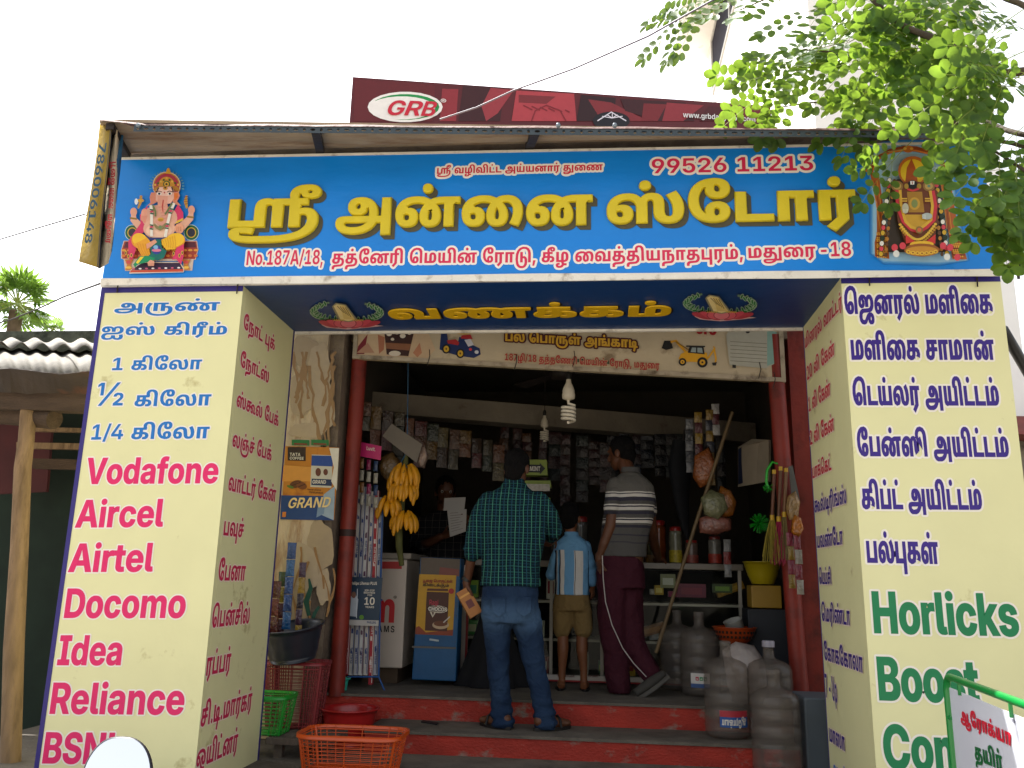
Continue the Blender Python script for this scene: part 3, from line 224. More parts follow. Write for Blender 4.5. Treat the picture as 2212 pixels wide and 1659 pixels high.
[1,3000,614,2,119,108,-6,20,0,16,2,16,4,12,6,12,9,11,11,8,14,5,16,3,30,-3,32,-9,22,-15,17,-20,12,-20,5,-26,0,-27,-8,11,28,7,10,11,10,10,8,12,5,24,4,26,-2,18,-8,15,-15,11,-22,4,-18,2,-22,0,-144,76,0,0,182,1,24,3,10,6,9,6,5,8,2,12,-1,6,-4,6,-7,3,-8,3,-34,0,-76,3,-24,4,-16,6,-16,8,-12,10,-12,11,-10,14,-9,18,-6,22,-3,22,0,22,3,20,6,14,8,12,9,11,12,14,26,9,38,2,46,-5,46,-11,42,-16,36,-23,38,-1,2,-65,-36,18,-32,12,-28,9,-32,6,-36,0,-42,-4,-24,-4,-10,-6,-7,-6,-5,-10,-3,-12,0,-8,3,-10,8,-6,12,-5,30,-1,86,-5,38,-5,14,-9,16,-13,13,-12,8,-14,6,-18,3,-22,0,-22,-3,-16,-7,-14,-9,-15,-15,-9,-12,-20,20,-16,12,-22,9,-26,5,-26,0,-32,-4,-30,-11,-22,-13,-15,-14,-14,-16,-11,-18,-10,-22,-6,-22,-3,-18,-1,-18,1,-36,3,-20,5,-18,7,-16,11,-16,15,-14,14,-8,16,-7,15,110,49,-12,6,-7,11,-5,18,-2,26,14,9,8,2,12,0,10,-4,8,-9,4,-10,1,-20,-3,-16,-6,-8,-10,-5],
[2,3000,3007,752,2,168,108,-6,20,0,16,2,16,4,12,6,12,9,11,11,8,14,5,16,3,30,-3,32,-9,22,-15,17,-20,12,-20,5,-26,0,-27,-8,11,28,7,10,11,10,20,12,14,4,12,1,26,-2,18,-8,15,-15,11,-22,4,-18,2,-22,0,-144,76,0,0,182,1,24,3,10,6,9,6,5,8,2,12,-1,6,-4,6,-7,3,-8,3,-34,0,-76,3,-24,4,-16,6,-16,8,-12,10,-12,11,-10,14,-9,18,-6,22,-3,22,0,28,4,20,8,16,10,15,16,8,14,8,18,6,26,3,28,0,24,-3,34,-5,26,-14,44,-18,36,-50,-24,-7,8,-5,12,-2,14,-1,14,5,24,7,12,9,10,10,7,10,5,12,3,18,1,14,0,16,-3,10,-4,12,-7,10,-10,8,-12,9,-24,4,-26,2,-36,0,-246,75,0,0,272,-3,32,-4,20,-6,20,-10,18,-19,24,-16,13,-14,8,-18,8,-16,5,-20,4,-22,2,-42,-3,-18,-4,-18,-6,-16,-8,-16,-11,-13,-14,-8,-10,-11,-20,-7,-26,-1,-30,6,-32,7,-16,7,-12,20,-22,24,-16,24,-10,6,-28,2,-16,0,-30,-3,-32,-4,-12,-6,-8,-7,-6,-10,-3,-12,0,-8,3,-10,8,-5,10,-4,14,-2,18,-1,86,-6,38,-5,14,-9,16,-14,14,-12,7,-14,6,-14,3,-24,0,-22,-3,-16,-7,-14,-9,-15,-15,-9,-12,-20,20,-18,13,-20,8,-26,5,-26,0,-28,-3,-28,-9,-18,-10,-20,-15,-15,-15,-13,-20,-8,-16,-7,-20,-5,-24,-2,-24,0,-28,3,-22,6,-24,7,-16,11,-16,15,-14,14,-8,16,-7,15,110,49,-12,6,-7,11,-5,18,-2,26,14,9,8,2,12,0,10,-4,8,-9,4,-10,1,-20,-3,-16,-6,-8,-10,-5],
[2,3000,3021,614,3,119,108,-6,20,0,16,2,16,4,12,6,12,9,11,11,8,14,5,16,3,30,-3,32,-9,22,-15,17,-20,12,-20,5,-26,0,-27,-8,11,28,7,10,11,10,10,8,12,5,24,4,26,-2,18,-8,15,-15,11,-22,4,-18,2,-22,0,-144,76,0,0,182,1,24,3,10,6,9,6,5,8,2,12,-1,6,-4,6,-7,3,-8,3,-34,0,-76,3,-24,4,-16,6,-16,8,-12,10,-12,11,-10,14,-9,18,-6,22,-3,22,0,22,3,20,6,14,8,12,9,11,12,14,26,9,38,2,46,-5,46,-11,42,-16,36,-23,38,-1,2,-65,-36,18,-32,12,-28,9,-32,6,-36,0,-42,-4,-24,-4,-10,-6,-7,-6,-5,-10,-3,-12,0,-8,3,-10,8,-6,12,-5,30,-1,86,-5,38,-5,14,-9,16,-13,13,-12,8,-14,6,-18,3,-22,0,-22,-3,-16,-7,-14,-9,-15,-15,-9,-12,-20,20,-16,12,-22,9,-26,5,-26,0,-32,-4,-30,-11,-22,-13,-15,-14,-14,-16,-11,-18,-10,-22,-6,-22,-3,-18,-1,-18,1,-36,3,-20,5,-18,7,-16,11,-16,15,-14,14,-8,16,-7,15,110,49,-12,6,-7,11,-5,18,-2,26,14,9,8,2,12,0,10,-4,8,-9,4,-10,1,-20,-3,-16,-6,-8,-10,-5,16,302,332,14,0,14,6,11,10,6,16,0,20,-6,16,-11,10,-14,6,-18,0,-14,-6,-12,-12,-5,-16,1,-22,6,-12,12,-12],
[4,3000,3021,2992,3008,707,2,147,254,-160,92,0,56,3,62,8,50,11,48,17,36,20,30,22,16,17,12,14,9,14,11,24,7,22,4,20,2,20,0,32,-2,18,-5,20,-8,18,-12,16,-14,13,-14,8,-20,5,-22,1,-16,-2,-20,-7,0,52,53,0,0,56,-67,0,-3,14,-1,18,2,16,3,10,7,12,8,10,0,-20,4,-16,8,-14,14,-13,22,-7,26,-2,26,4,18,8,9,8,8,12,5,14,2,18,-3,20,-6,14,-9,12,-10,10,-16,8,-18,5,-40,3,-38,-5,-20,-7,-18,-9,-12,-9,-13,-14,-7,-10,-8,-18,-4,-14,-2,-16,4,-42,-120,0,-2,-11,-10,8,-12,6,-12,3,-20,0,-24,-4,-22,-12,-11,-10,-11,-16,-7,-18,-4,-18,-3,-36,0,-117,-115,1,0,224,-75,0,0,-282,266,0,1,200,3,14,5,10,7,5,10,3,10,-1,9,-7,6,-10,3,-14,2,-200,74,0,0,226,52,0,0,-226,76,0,0,120,8,4,8,2,16,-1,10,-5,10,-12,5,-14,2,-14,1,-22,-2,-18,-8,-32,-15,-28,-23,-25,-18,-13,-36,-17,-38,-12,-54,-10,-72,-6,-132,0,-62,5,-24,5,-12,6,-5,5,-1,4,2,8,10,5,22,1,30,-2,34,-6,10,52,-42,8,-26,2,-34,0,-30,-5,-10,-4,-14,-8,-12,-11,-7,-14,-3,-12,0,-18,3,-14,5,-10,8,-11,14,-12,16,-9,14,-6,38,-9,42,-5,12,618,333,-9,5,-4,12,1,16,6,11,12,-1,10,-5,6,-7,2,-8,-1,-10,-5,-9,-6,-4],
[1,3006,299,1,11,31,0,76,0,1,226,53,0,0,-226,75,0,0,224,2,2,52,0,0,56,-258,0],
[1,3007,138,1,39,31,0,76,0,0,254,-2,40,-4,28,-7,26,-12,24,-18,22,-16,12,-22,11,-22,6,-38,3,-24,-3,-24,-7,-22,-12,-16,-14,-13,-16,-9,-18,-4,-18,-1,-28,4,-28,9,-24,72,0,-11,36,-2,22,0,12,3,12,9,16,7,7,12,5,12,2,12,-1,10,-2,8,-5,10,-8,6,-8,7,-14,5,-20,5,-48],
[1,3014,424,2,83,162,-6,24,0,24,3,20,6,18,9,10,8,13,16,9,18,5,18,2,16,-1,24,-4,20,-7,16,-11,16,-10,9,-12,7,-16,6,-22,3,-30,-2,-22,-7,-19,-14,-13,-18,-7,-18,-3,-26,2,-27,-7,17,-6,22,-4,24,-2,30,1,46,7,40,12,34,8,14,13,18,26,24,12,8,18,7,18,5,16,1,30,-2,12,-4,12,-7,12,-10,9,-12,6,-12,5,-16,5,-30,2,-28,0,-246,75,0,0,252,-1,34,-5,34,-6,20,-8,16,-18,26,-28,21,-30,14,-20,5,-22,3,-40,0,-24,-3,-20,-5,-20,-7,-20,-9,-18,-11,-18,-15,-24,-25,-21,-34,-17,-40,-6,-26,-4,-28,-1,-50,2,-24,5,-28,5,-18,9,-24,19,-32,15,-16,14,-11,12,-8,20,-9,18,-5,16,178,48,-6,14,-4,14,-1,18,1,18,5,12,7,7,12,4,8,-1,10,-6,6,-12,2,-16,-2,-24,-6,-14,-6,-8,-12,-5],
[1,3015,338,3,82,188,-6,28,0,24,3,24,7,18,9,16,13,12,18,8,20,4,22,0,18,-2,16,-4,16,-6,12,-9,14,-13,11,-16,9,-12,4,-18,3,-18,0,-22,-3,-20,-8,-18,-15,-12,-17,-8,-24,-1,-30,5,-26,-17,14,-12,16,-11,20,-8,24,-5,24,-3,34,1,38,5,30,8,26,12,26,13,18,21,18,1,0,-4,-16,-1,-20,1,-18,4,-16,9,-18,8,-10,12,-10,14,-7,18,-5,16,-1,18,0,24,5,16,7,12,10,12,13,7,14,7,24,1,26,-4,26,-9,22,-16,18,-16,12,-20,9,-30,6,-24,1,-24,-2,-40,-9,-34,-16,-26,-20,-24,-27,-18,-30,-14,-40,-7,-42,-1,-46,3,-34,4,-22,13,-40,19,-34,25,-28,14,-12,16,-9,34,-14,18,-4,16,216,48,-8,16,-4,18,0,20,1,10,4,12,7,7,10,3,8,0,10,-6,6,-12,2,-14,-1,-22,-4,-12,-9,-12,-10,-6,17,230,287,-10,4,-6,7,-4,8,-2,12,0,16,2,14,3,10,7,14,14,-3,12,-8,7,-11,4,-18,-1,-22,-5,-14,-3,-4,-6,-4],
[1,3016,556,3,106,108,-6,32,1,14,3,16,6,12,8,10,10,7,10,6,14,6,28,-1,34,-7,24,-11,18,-8,8,-12,8,-22,7,-30,1,-25,-6,6,12,11,16,22,18,26,12,18,4,18,1,20,0,22,-3,20,-6,11,-6,-22,-38,-12,-34,-5,-42,3,-36,4,-16,6,-14,9,-14,9,-8,9,-8,12,-6,14,-4,16,-2,16,0,20,3,14,5,12,6,12,11,8,11,8,16,5,18,3,28,-1,20,-7,38,-9,22,-10,18,-10,14,-15,18,16,7,24,2,16,-3,18,-9,14,-17,9,-18,5,-24,1,-26,-1,-28,-5,-28,-10,-32,-10,-24,65,-27,12,25,12,34,8,34,4,32,0,30,-3,32,-7,26,-11,24,-16,20,-23,19,-22,10,-34,7,-26,0,-28,-3,-28,-9,-26,-15,-30,15,-26,8,-28,4,-48,0,-24,-3,-22,-5,-20,-7,-22,-11,-20,-14,-14,-14,-13,-16,-11,-20,-8,-18,-5,-22,-3,-24,0,-26,3,-26,5,-20,9,-22,10,-14,11,-12,14,-9,18,-7,15,110,49,-12,7,-8,12,-4,14,-2,28,8,6,10,4,16,1,10,-4,8,-9,4,-10,1,-20,-3,-16,-7,-8,-9,-5,16,316,49,-8,6,-6,9,-3,16,0,18,1,22,4,24,5,18,7,16,11,-16,8,-20,5,-26,1,-26,-2,-22,-5,-12,-6,-6],
[1,42,323,1,19,138,160,46,0,-4,68,58,-38,23,40,-61,32,61,30,-23,41,-58,-38,4,67,0,2,-46,0,4,-68,-58,37,-23,-41,62,-30,-62,-32,23,-40,58,38],
[1,44,134,1,4,16,-90,50,0,42,146,-72,0],
[1,45,323,1,4,80,118,164,0,0,58,-164,0],
[1,46,134,1,17,64,-4,16,1,14,7,11,14,5,16,-2,16,-7,14,-13,10,-16,5,-16,-1,-12,-6,-12,-12,-4,-8,-2,-8,1,-20,7,-12,14,-12],
[1,47,190,1,6,5,-54,63,-1,1,3,115,433,-62,0,-1,-3],
[1,48,323,2,34,146,-4,28,-1,30,5,26,11,16,11,8,8,18,22,14,28,10,36,5,36,1,46,-6,50,-10,34,-14,28,-18,24,-24,18,-28,12,-30,5,-32,-1,-28,-7,-20,-9,-23,-18,-18,-24,-14,-28,-10,-34,-5,-36,-1,-44,4,-40,8,-36,14,-32,16,-24,13,-13,14,-10,30,-13,31,156,56,-16,4,-12,7,-12,13,-10,18,-7,24,-4,26,-1,54,3,30,4,18,7,20,8,14,10,12,12,7,12,4,16,1,16,-3,14,-8,11,-13,8,-14,7,-20,5,-26,2,-24,0,-36,-2,-24,-5,-26,-7,-20,-8,-14,-11,-12,-12,-8,-18,-4],
[1,49,323,1,12,44,0,244,0,0,60,-76,2,0,302,-76,0,-84,-58,0,-66,82,56,4,0,0,-234,-92,-2],
[1,50,323,1,46,34,0,258,0,0,61,-156,1,84,79,28,29,24,32,12,26,4,20,0,18,-2,18,-5,16,-9,18,-8,10,-12,12,-16,11,-22,10,-24,6,-34,2,-30,-3,-26,-8,-22,-12,-17,-16,-14,-18,-7,-14,-5,-16,-3,-16,0,-18,68,0,6,28,12,17,8,7,12,6,22,3,22,-3,12,-6,7,-6,8,-8,5,-10,2,-12,1,-12,-2,-14,-4,-10,-17,-26,-32,-32,-128,-116],
[1,51,323,1,49,140,-4,30,-1,20,2,22,5,18,7,22,13,17,14,11,14,10,20,6,26,0,26,-7,28,-12,20,-19,20,-24,13,-24,7,-30,2,101,96,-1,56,-240,0,0,-62,151,0,-84,-84,0,-46,1,-2,50,0,16,-2,14,-5,16,-11,12,-16,4,-20,-2,-22,-9,-18,-11,-10,-14,-7,-22,-3,-16,0,-18,5,-16,11,-12,14,-6,22,-73,0,2,-20,6,-20,10,-18,15,-18,18,-15,20,-10,20,-7],
[1,52,323,1,16,191,0,69,0,1,68,47,2,0,58,-47,2,0,96,-69,0,0,-97,-102,0,0,1,140,234,-72,-1,-144,-235,2,-59,174,0],
[1,53,323,1,60,144,-4,36,0,26,5,26,11,24,17,12,13,9,14,11,24,4,16,2,16,-1,28,-8,30,-7,16,-9,12,-21,22,-14,9,-16,7,-28,6,-22,0,-16,-2,-16,-5,-12,-6,-20,-17,8,90,160,0,0,62,-223,0,-15,-198,66,-8,14,15,14,8,20,5,22,0,16,-5,16,-10,11,-15,7,-16,2,-12,0,-16,-3,-16,-5,-12,-8,-10,-10,-9,-12,-7,-10,-3,-18,-1,-12,1,-10,3,-12,7,-11,9,-7,10,-6,21,-71,-1,3,-22,6,-18,10,-18,16,-17,16,-13,20,-10,26,-8],
[1,54,323,2,31,148,-4,26,-1,26,4,22,7,18,10,16,13,17,19,10,18,7,22,3,18,0,16,-3,30,-5,16,-7,14,-18,22,-22,16,-28,10,-34,3,-31,-5,93,136,-76,-1,-97,-141,-20,-38,-11,-30,-4,-34,1,-24,7,-26,14,-24,20,-21,22,-15,26,-10,29,152,54,-12,3,-12,6,-10,9,-7,8,-9,22,-2,12,1,16,3,12,5,10,9,11,10,9,12,6,10,3,10,1,14,-1,12,-4,12,-6,8,-7,7,-10,6,-10,3,-12,1,-10,-1,-18,-3,-12,-7,-12,-16,-17,-20,-8,-14,-1],
[1,55,323,1,7,60,0,77,0,151,300,0,64,-253,0,1,-62,175,0],
[1,56,323,3,61,142,-4,34,-1,24,3,26,7,22,10,20,14,15,15,11,20,6,20,0,20,-2,18,-6,14,-9,16,-13,13,-14,11,-16,7,-21,7,21,6,14,8,11,10,13,16,7,18,3,18,-1,18,-6,22,-6,10,-9,12,-22,19,-26,13,-34,8,-34,1,-24,-3,-22,-6,-22,-11,-19,-15,-16,-18,-8,-18,-4,-20,0,-16,2,-12,5,-14,8,-14,12,-13,12,-8,14,-7,15,-4,-1,-2,-22,-6,-18,-9,-14,-12,-13,-17,-9,-18,-4,-22,1,-20,4,-16,5,-12,10,-14,14,-14,12,-9,20,-11,18,-6,24,150,50,-14,3,-10,5,-10,7,-9,9,-5,10,-3,12,0,14,2,10,4,10,9,10,18,13,12,4,14,2,24,-3,20,-9,14,-15,7,-18,1,-12,-2,-14,-8,-16,-8,-8,-8,-6,-20,-7,23,152,214,-12,3,-10,5,-10,9,-6,7,-6,16,0,14,1,10,4,10,6,8,9,7,8,5,14,4,10,0,20,-2,18,-10,12,-14,5,-16,0,-14,-2,-8,-8,-16,-13,-11,-16,-6],
[1,57,323,2,34,84,0,78,0,96,142,13,24,14,30,7,28,1,24,-2,24,-8,26,-11,18,-18,20,-20,15,-22,10,-24,6,-34,2,-26,-3,-26,-8,-22,-12,-19,-16,-15,-20,-10,-22,-4,-16,-2,-18,0,-24,2,-14,4,-14,7,-16,17,-24,10,-9,14,-9,28,-10,34,-4,12,1,20,5,29,154,182,-20,6,-12,7,-9,9,-6,10,-5,12,-2,12,0,18,2,10,5,12,6,10,9,9,10,7,10,4,10,2,18,0,12,-3,10,-5,10,-8,9,-10,7,-12,3,-10,1,-26,-2,-10,-5,-12,-7,-10,-10,-10,-20,-10,-12,-2],
[1,65,368,2,8,9,0,81,0,28,83,130,0,28,-83,83,0,-128,364,-97,0,5,138,142,21,72,23,87,25,-89,22,-70],
[1,66,328,3,28,31,0,159,0,32,3,26,7,18,9,16,12,13,15,10,20,5,22,0,26,-6,24,-13,22,-15,14,-20,10,-25,6,1,2,26,10,18,13,12,17,7,20,1,24,-5,28,-11,20,-20,18,-24,13,-18,5,-20,3,-167,1,13,106,61,0,98,70,0,16,-2,20,-8,10,-9,5,-6,6,-16,0,-22,-6,-14,-13,-12,-14,-6,-14,-3,12,106,212,0,91,66,1,12,-2,18,-7,13,-13,6,-14,0,-18,-6,-16,-13,-13,-12,-6,-14,-3],
[1,67,368,1,61,174,-4,32,-1,30,5,26,9,26,15,26,24,16,22,11,24,7,30,-74,2,-10,-26,-7,-10,-9,-10,-12,-8,-12,-6,-24,-5,-30,2,-24,9,-20,16,-13,18,-11,26,-5,26,-1,34,3,26,6,22,9,20,16,20,16,12,18,7,14,3,18,1,20,-3,20,-8,19,-16,12,-18,7,-20,74,0,-4,24,-9,24,-13,22,-18,20,-18,14,-24,13,-26,9,-22,4,-34,1,-34,-5,-32,-12,-30,-18,-24,-24,-18,-28,-13,-32,-7,-36,-2,-40,5,-44,12,-38,16,-28,24,-28,27,-20,30,-13,20,-5],
[1,68,358,2,21,31,0,141,0,38,5,28,9,26,13,24,20,16,19,17,30,11,34,5,36,-1,44,-7,36,-13,34,-19,28,-23,22,-18,11,-16,8,-18,7,-22,5,-34,3,-135,0,19,106,64,0,236,70,-1,20,-4,16,-6,18,-12,11,-13,10,-16,7,-22,4,-24,0,-40,-4,-24,-7,-22,-9,-16,-12,-12,-12,-10,-16,-7,-18,-5,-16,-2],
[1,69,304,1,12,31,0,250,0,-1,63,-174,1,0,89,161,1,-1,60,-160,0,0,86,174,1,0,63,-249,0],
[1,70,293,1,10,31,0,75,0,0,142,154,0,0,62,-154,0,0,96,168,1,0,63,-243,0],
[1,71,373,1,68,176,-4,30,-1,36,6,30,11,24,15,10,9,14,16,14,22,12,30,4,26,0,64,-150,0,0,-57,78,-1,-1,-12,-3,-12,-7,-16,-9,-10,-14,-12,-20,-9,-22,-4,-26,1,-18,5,-18,9,-14,12,-12,16,-11,26,-6,28,-1,36,3,24,6,22,11,22,16,19,14,10,14,7,18,4,18,1,18,-2,22,-8,14,-11,14,-18,8,-19,75,1,-5,24,-10,22,-14,22,-16,16,-20,15,-20,10,-22,8,-26,5,-34,1,-34,-5,-32,-12,-28,-17,-24,-23,-19,-30,-14,-34,-7,-34,-2,-40,2,-24,4,-24,12,-36,16,-28,24,-27,14,-11,18,-11,34,-13],
[1,72,369,1,12,31,0,75,0,0,154,156,0,1,-154,75,0,0,364,-75,0,-1,-147,-156,0,0,147,-75,0],
[1,73,224,1,12,17,0,190,0,-1,62,-56,0,0,240,57,0,-1,62,-189,0,0,-62,58,0,0,-240,-57,-1],
[1,76,281,1,7,31,0,235,0,-2,63,-158,1,0,298,-2,2,-73,0],
[1,77,460,1,20,31,0,74,0,0,184,-3,100,2,0,33,-112,61,-171,62,-1,64,178,32,113,-2,-101,0,-190,74,0,0,364,-112,-1,-59,-167,-27,-103,-26,101,-60,170,-112,0],
[1,78,375,1,15,31,0,76,0,0,184,-3,80,49,-90,109,-174,82,0,0,364,-76,0,0,-194,2,-70,-16,34,-19,34,-122,196,-82,0],
[1,79,381,2,36,174,-4,42,0,32,7,26,12,26,18,12,11,14,16,17,30,10,26,7,38,1,42,-5,38,-10,34,-7,14,-12,20,-23,25,-26,20,-32,14,-32,7,-34,1,-38,-6,-30,-12,-28,-17,-23,-24,-19,-28,-13,-32,-7,-36,-2,-40,2,-24,4,-24,11,-34,17,-30,24,-26,26,-19,30,-14,20,-5,32,182,61,-16,3,-18,7,-16,11,-14,16,-11,20,-7,22,-4,30,0,24,3,24,5,20,7,16,12,18,13,13,18,11,16,5,24,2,22,-3,20,-8,14,-11,14,-15,10,-18,8,-26,3,-22,0,-36,-4,-26,-7,-22,-10,-18,-14,-15,-14,-11,-16,-7,-22,-4],
[1,80,321,2,21,31,0,75,0,0,121,76,0,22,2,16,4,24,9,16,10,15,14,12,16,12,26,5,24,0,32,-3,18,-6,18,-10,18,-16,18,-19,15,-24,11,-32,7,-163,1,13,106,182,0,120,72,-1,20,-6,16,-12,7,-9,5,-10,3,-26,-2,-14,-4,-10,-12,-16,-15,-10,-16,-5],
[1,82,327,2,21,31,0,75,0,0,129,61,-1,67,-128,82,0,-75,142,25,15,19,19,8,14,6,14,6,30,-1,32,-8,30,-14,24,-12,12,-12,10,-12,7,-18,7,-32,7,-165,1,14,106,189,0,113,74,-1,22,-7,8,-5,9,-9,5,-8,4,-10,2,-20,-4,-20,-5,-10,-7,-8,-16,-9,-18,-5],
[1,83,327,1,80,162,-6,34,2,26,5,26,10,20,12,17,15,13,22,7,18,3,24,-2,24,-6,18,-12,20,-18,16,-16,10,-26,12,-72,18,-22,7,-16,9,-5,4,-6,10,-3,12,1,10,3,8,6,8,8,8,10,5,14,4,12,1,28,-1,20,-8,8,-7,9,-10,4,-8,3,-14,71,0,-2,22,-8,24,-11,18,-14,15,-16,11,-22,11,-26,7,-26,3,-34,-1,-30,-6,-24,-10,-24,-16,-17,-18,-12,-20,-4,-14,-3,-18,2,-26,6,-20,10,-16,14,-14,18,-12,20,-9,18,-6,78,-20,24,-12,9,-9,5,-10,0,-18,-5,-12,-13,-13,-20,-9,-20,-3,-26,1,-24,7,-16,12,-11,15,-5,23,-72,-1,2,-26,8,-24,12,-20,16,-17,22,-15,26,-10,30,-6],
[1,84,328,1,8,127,0,75,0,0,300,110,2,0,62,-296,0,0,-63,111,-1],
[1,85,361,1,38,160,-4,28,-1,26,2,26,6,20,8,20,12,16,14,12,15,12,20,8,26,3,28,-1,238,-73,0,-1,-234,-2,-18,-10,-22,-18,-17,-18,-9,-24,-4,-28,3,-10,4,-12,7,-10,9,-8,9,-9,22,-2,14,0,236,-74,0,0,-242,2,-22,4,-16,8,-18,9,-16,10,-12,16,-14,16,-10,22,-10,24,-6],
[1,86,366,1,10,136,0,97,0,125,364,-82,0,-57,-178,-33,-122,-36,124,-58,174,-2,2,-81,0],
[1,89,359,1,11,144,0,73,0,0,136,133,228,-86,0,-65,-120,-19,-40,-18,40,-66,120,-87,0,134,-228],
[1,97,286,2,50,94,-4,30,0,24,7,12,6,10,8,16,21,1,-2,1,-36,68,0,0,186,-2,18,-7,18,-12,18,-17,13,-20,10,-22,6,-28,3,-28,-1,-28,-6,-20,-8,-18,-13,-14,-14,-11,-20,-4,-12,1,-5,66,-7,5,12,13,13,16,6,22,1,14,-3,10,-5,6,-6,5,-10,1,-8,-1,-10,-7,-8,-18,-6,-66,-8,-26,-7,-24,-14,-12,-11,-8,-14,-5,-18,-1,-22,4,-20,8,-18,12,-14,16,-10,18,-7,19,118,46,-16,5,-8,5,-5,8,-3,8,0,10,2,8,4,6,8,7,16,7,48,8,20,6,0,-28,-1,-12,-4,-10,-7,-10,-10,-9,-16,-7,-12,-2],
[1,98,310,2,34,172,-4,14,-1,16,2,16,4,12,6,14,9,13,12,18,26,7,16,6,22,4,38,-2,34,-4,20,-5,16,-13,26,-18,21,-12,9,-14,7,-26,8,-14,1,-18,-1,-14,-3,-10,-4,-20,-13,-20,-26,0,139,-72,0,-1,-364,71,0,1,42,1,0,15,-20,15,-13,16,-9,31,152,54,-12,3,-12,6,-10,9,-7,10,-6,14,-4,18,-1,32,3,18,4,12,6,12,7,10,10,8,12,5,16,3,10,-1,12,-3,10,-6,10,-9,7,-11,5,-12,4,-16,2,-20,-1,-18,-3,-16,-5,-14,-6,-12,-9,-9,-8,-7,-10,-4,-10,-2],
[1,99,289,1,59,146,-6,20,1,26,5,18,7,20,11,17,16,11,16,9,20,5,20,-2,1,-66,8,-8,-21,-10,-12,-14,-10,-18,-4,-14,1,-14,5,-10,7,-11,13,-8,16,-4,18,-1,28,1,14,4,18,7,16,8,10,10,9,12,5,12,2,14,0,14,-4,10,-6,7,-8,7,-10,6,-17,67,9,-4,20,-7,16,-9,14,-15,15,-14,11,-16,8,-18,6,-26,4,-24,0,-30,-5,-20,-8,-24,-15,-20,-22,-14,-24,-8,-26,-4,-28,1,-34,6,-28,9,-22,17,-24,23,-20,22,-12,24,-7],
[1,100,310,2,33,120,-4,16,-1,14,2,22,8,10,7,10,9,16,21,1,0,1,-42,70,0,0,364,-72,0,0,-139,-3,1,-15,21,-18,15,-14,6,-10,2,-28,2,-28,-6,-26,-14,-20,-20,-15,-26,-9,-28,-4,-38,2,-40,4,-18,6,-18,14,-26,9,-10,13,-12,14,-9,12,-6,30,142,54,-12,3,-10,6,-10,9,-7,10,-5,12,-4,16,-2,30,5,30,7,16,6,10,10,9,10,5,10,3,12,1,14,-2,12,-5,10,-9,8,-8,6,-12,5,-16,3,-22,0,-12,-2,-18,-4,-16,-6,-12,-7,-10,-9,-9,-12,-6,-12,-3],
[1,101,292,2,48,146,-6,22,1,20,3,20,6,18,9,14,11,17,18,9,16,5,14,-1,2,-64,8,-9,-16,-9,-7,-8,-5,-24,-5,-22,2,-16,7,-8,6,-8,8,-5,10,-5,12,-2,12,0,9,184,0,1,1,0,34,-5,30,-9,26,-13,20,-20,21,-22,13,-26,9,-24,3,-30,-1,-24,-6,-24,-11,-18,-14,-17,-20,-13,-22,-8,-26,-4,-32,2,-38,7,-26,11,-24,16,-20,18,-16,24,-12,24,-7,15,90,161,1,9,4,12,11,18,10,8,8,5,20,4,12,0,10,-2,10,-4,10,-6,8,-9,5,-10,6,-24,-1,-1],
[1,102,194,1,24,52,0,73,0,0,212,55,0,0,56,-54,0,-1,26,5,14,10,7,18,2,20,-2,10,53,-2,2,-32,5,-26,0,-22,-4,-18,-8,-19,-15,-11,-20,-5,-22,-1,-38,-47,0,0,-56,47,0],
[1,103,310,2,64,134,-106,26,-1,22,2,22,5,18,6,16,9,11,9,14,16,9,16,6,18,3,22,-1,272,-70,0,-1,-42,-1,-1,-10,15,-10,11,-12,9,-12,6,-12,4,-14,2,-18,0,-18,-3,-22,-9,-22,-15,-17,-21,-12,-22,-8,-28,-3,-26,0,-26,3,-24,5,-20,10,-22,12,-18,12,-12,18,-12,22,-8,16,-3,28,0,18,4,16,8,16,15,11,16,4,0,0,-52,-2,-12,-4,-10,-6,-10,-15,-10,-12,-4,-12,-2,-16,0,-12,2,-14,6,-10,6,-12,17,-64,-11,3,-14,7,-12,8,-10,14,-14,12,-7,18,-8,20,-5,29,142,59,-12,3,-10,5,-15,15,-6,12,-4,14,-3,34,5,30,5,12,7,10,9,9,8,6,12,4,16,1,12,-2,12,-5,10,-8,9,-11,6,-10,5,-18,2,-16,0,-18,-2,-16,-5,-16,-7,-12,-7,-8,-9,-8,-12,-5,-10,-2],
[1,104,305,1,29,29,0,73,0,0,156,2,16,6,16,10,11,16,9,14,2,20,-1,12,-6,12,-11,7,-16,2,-16,0,-160,73,0,0,178,-4,26,-7,20,-14,20,-21,17,-24,9,-26,2,-26,-4,-22,-10,-16,-14,-14,-22,-2,142,-70,0,-1,-2],
[1,105,131,2,4,29,0,73,0,0,268,-73,0,16,62,302,16,2,12,6,12,12,4,12,-1,16,-6,12,-13,11,-14,5,-18,-1,-16,-8,-9,-11,-4,-14,2,-16,7,-12,14,-10],
[1,107,285,1,14,29,0,73,0,0,86,20,22,78,-108,84,0,-106,152,101,116,-85,0,-88,-102,-4,-1,0,199,-72,0,-1,-2],
[1,108,148,1,18,96,0,26,-1,22,5,-8,52,-16,0,-10,2,-5,6,-3,10,0,290,-72,0,-1,-2,0,-294,2,-18,6,-18,6,-10,9,-8,16,-9,14,-4],
[1,109,451,1,50,29,0,73,0,0,164,2,14,7,16,11,11,14,6,16,1,14,-3,10,-6,10,-13,4,-12,0,-178,70,0,1,164,1,14,6,14,10,11,12,7,20,2,14,-3,14,-9,7,-10,4,-14,0,-176,73,0,0,190,-4,24,-9,20,-8,10,-9,9,-18,12,-26,7,-26,0,-26,-7,-18,-11,-19,-20,-9,-18,-12,24,-16,18,-20,11,-14,3,-12,0,-24,-3,-20,-10,-19,-17,-13,-23,-1,5,-1,44,-68,0],
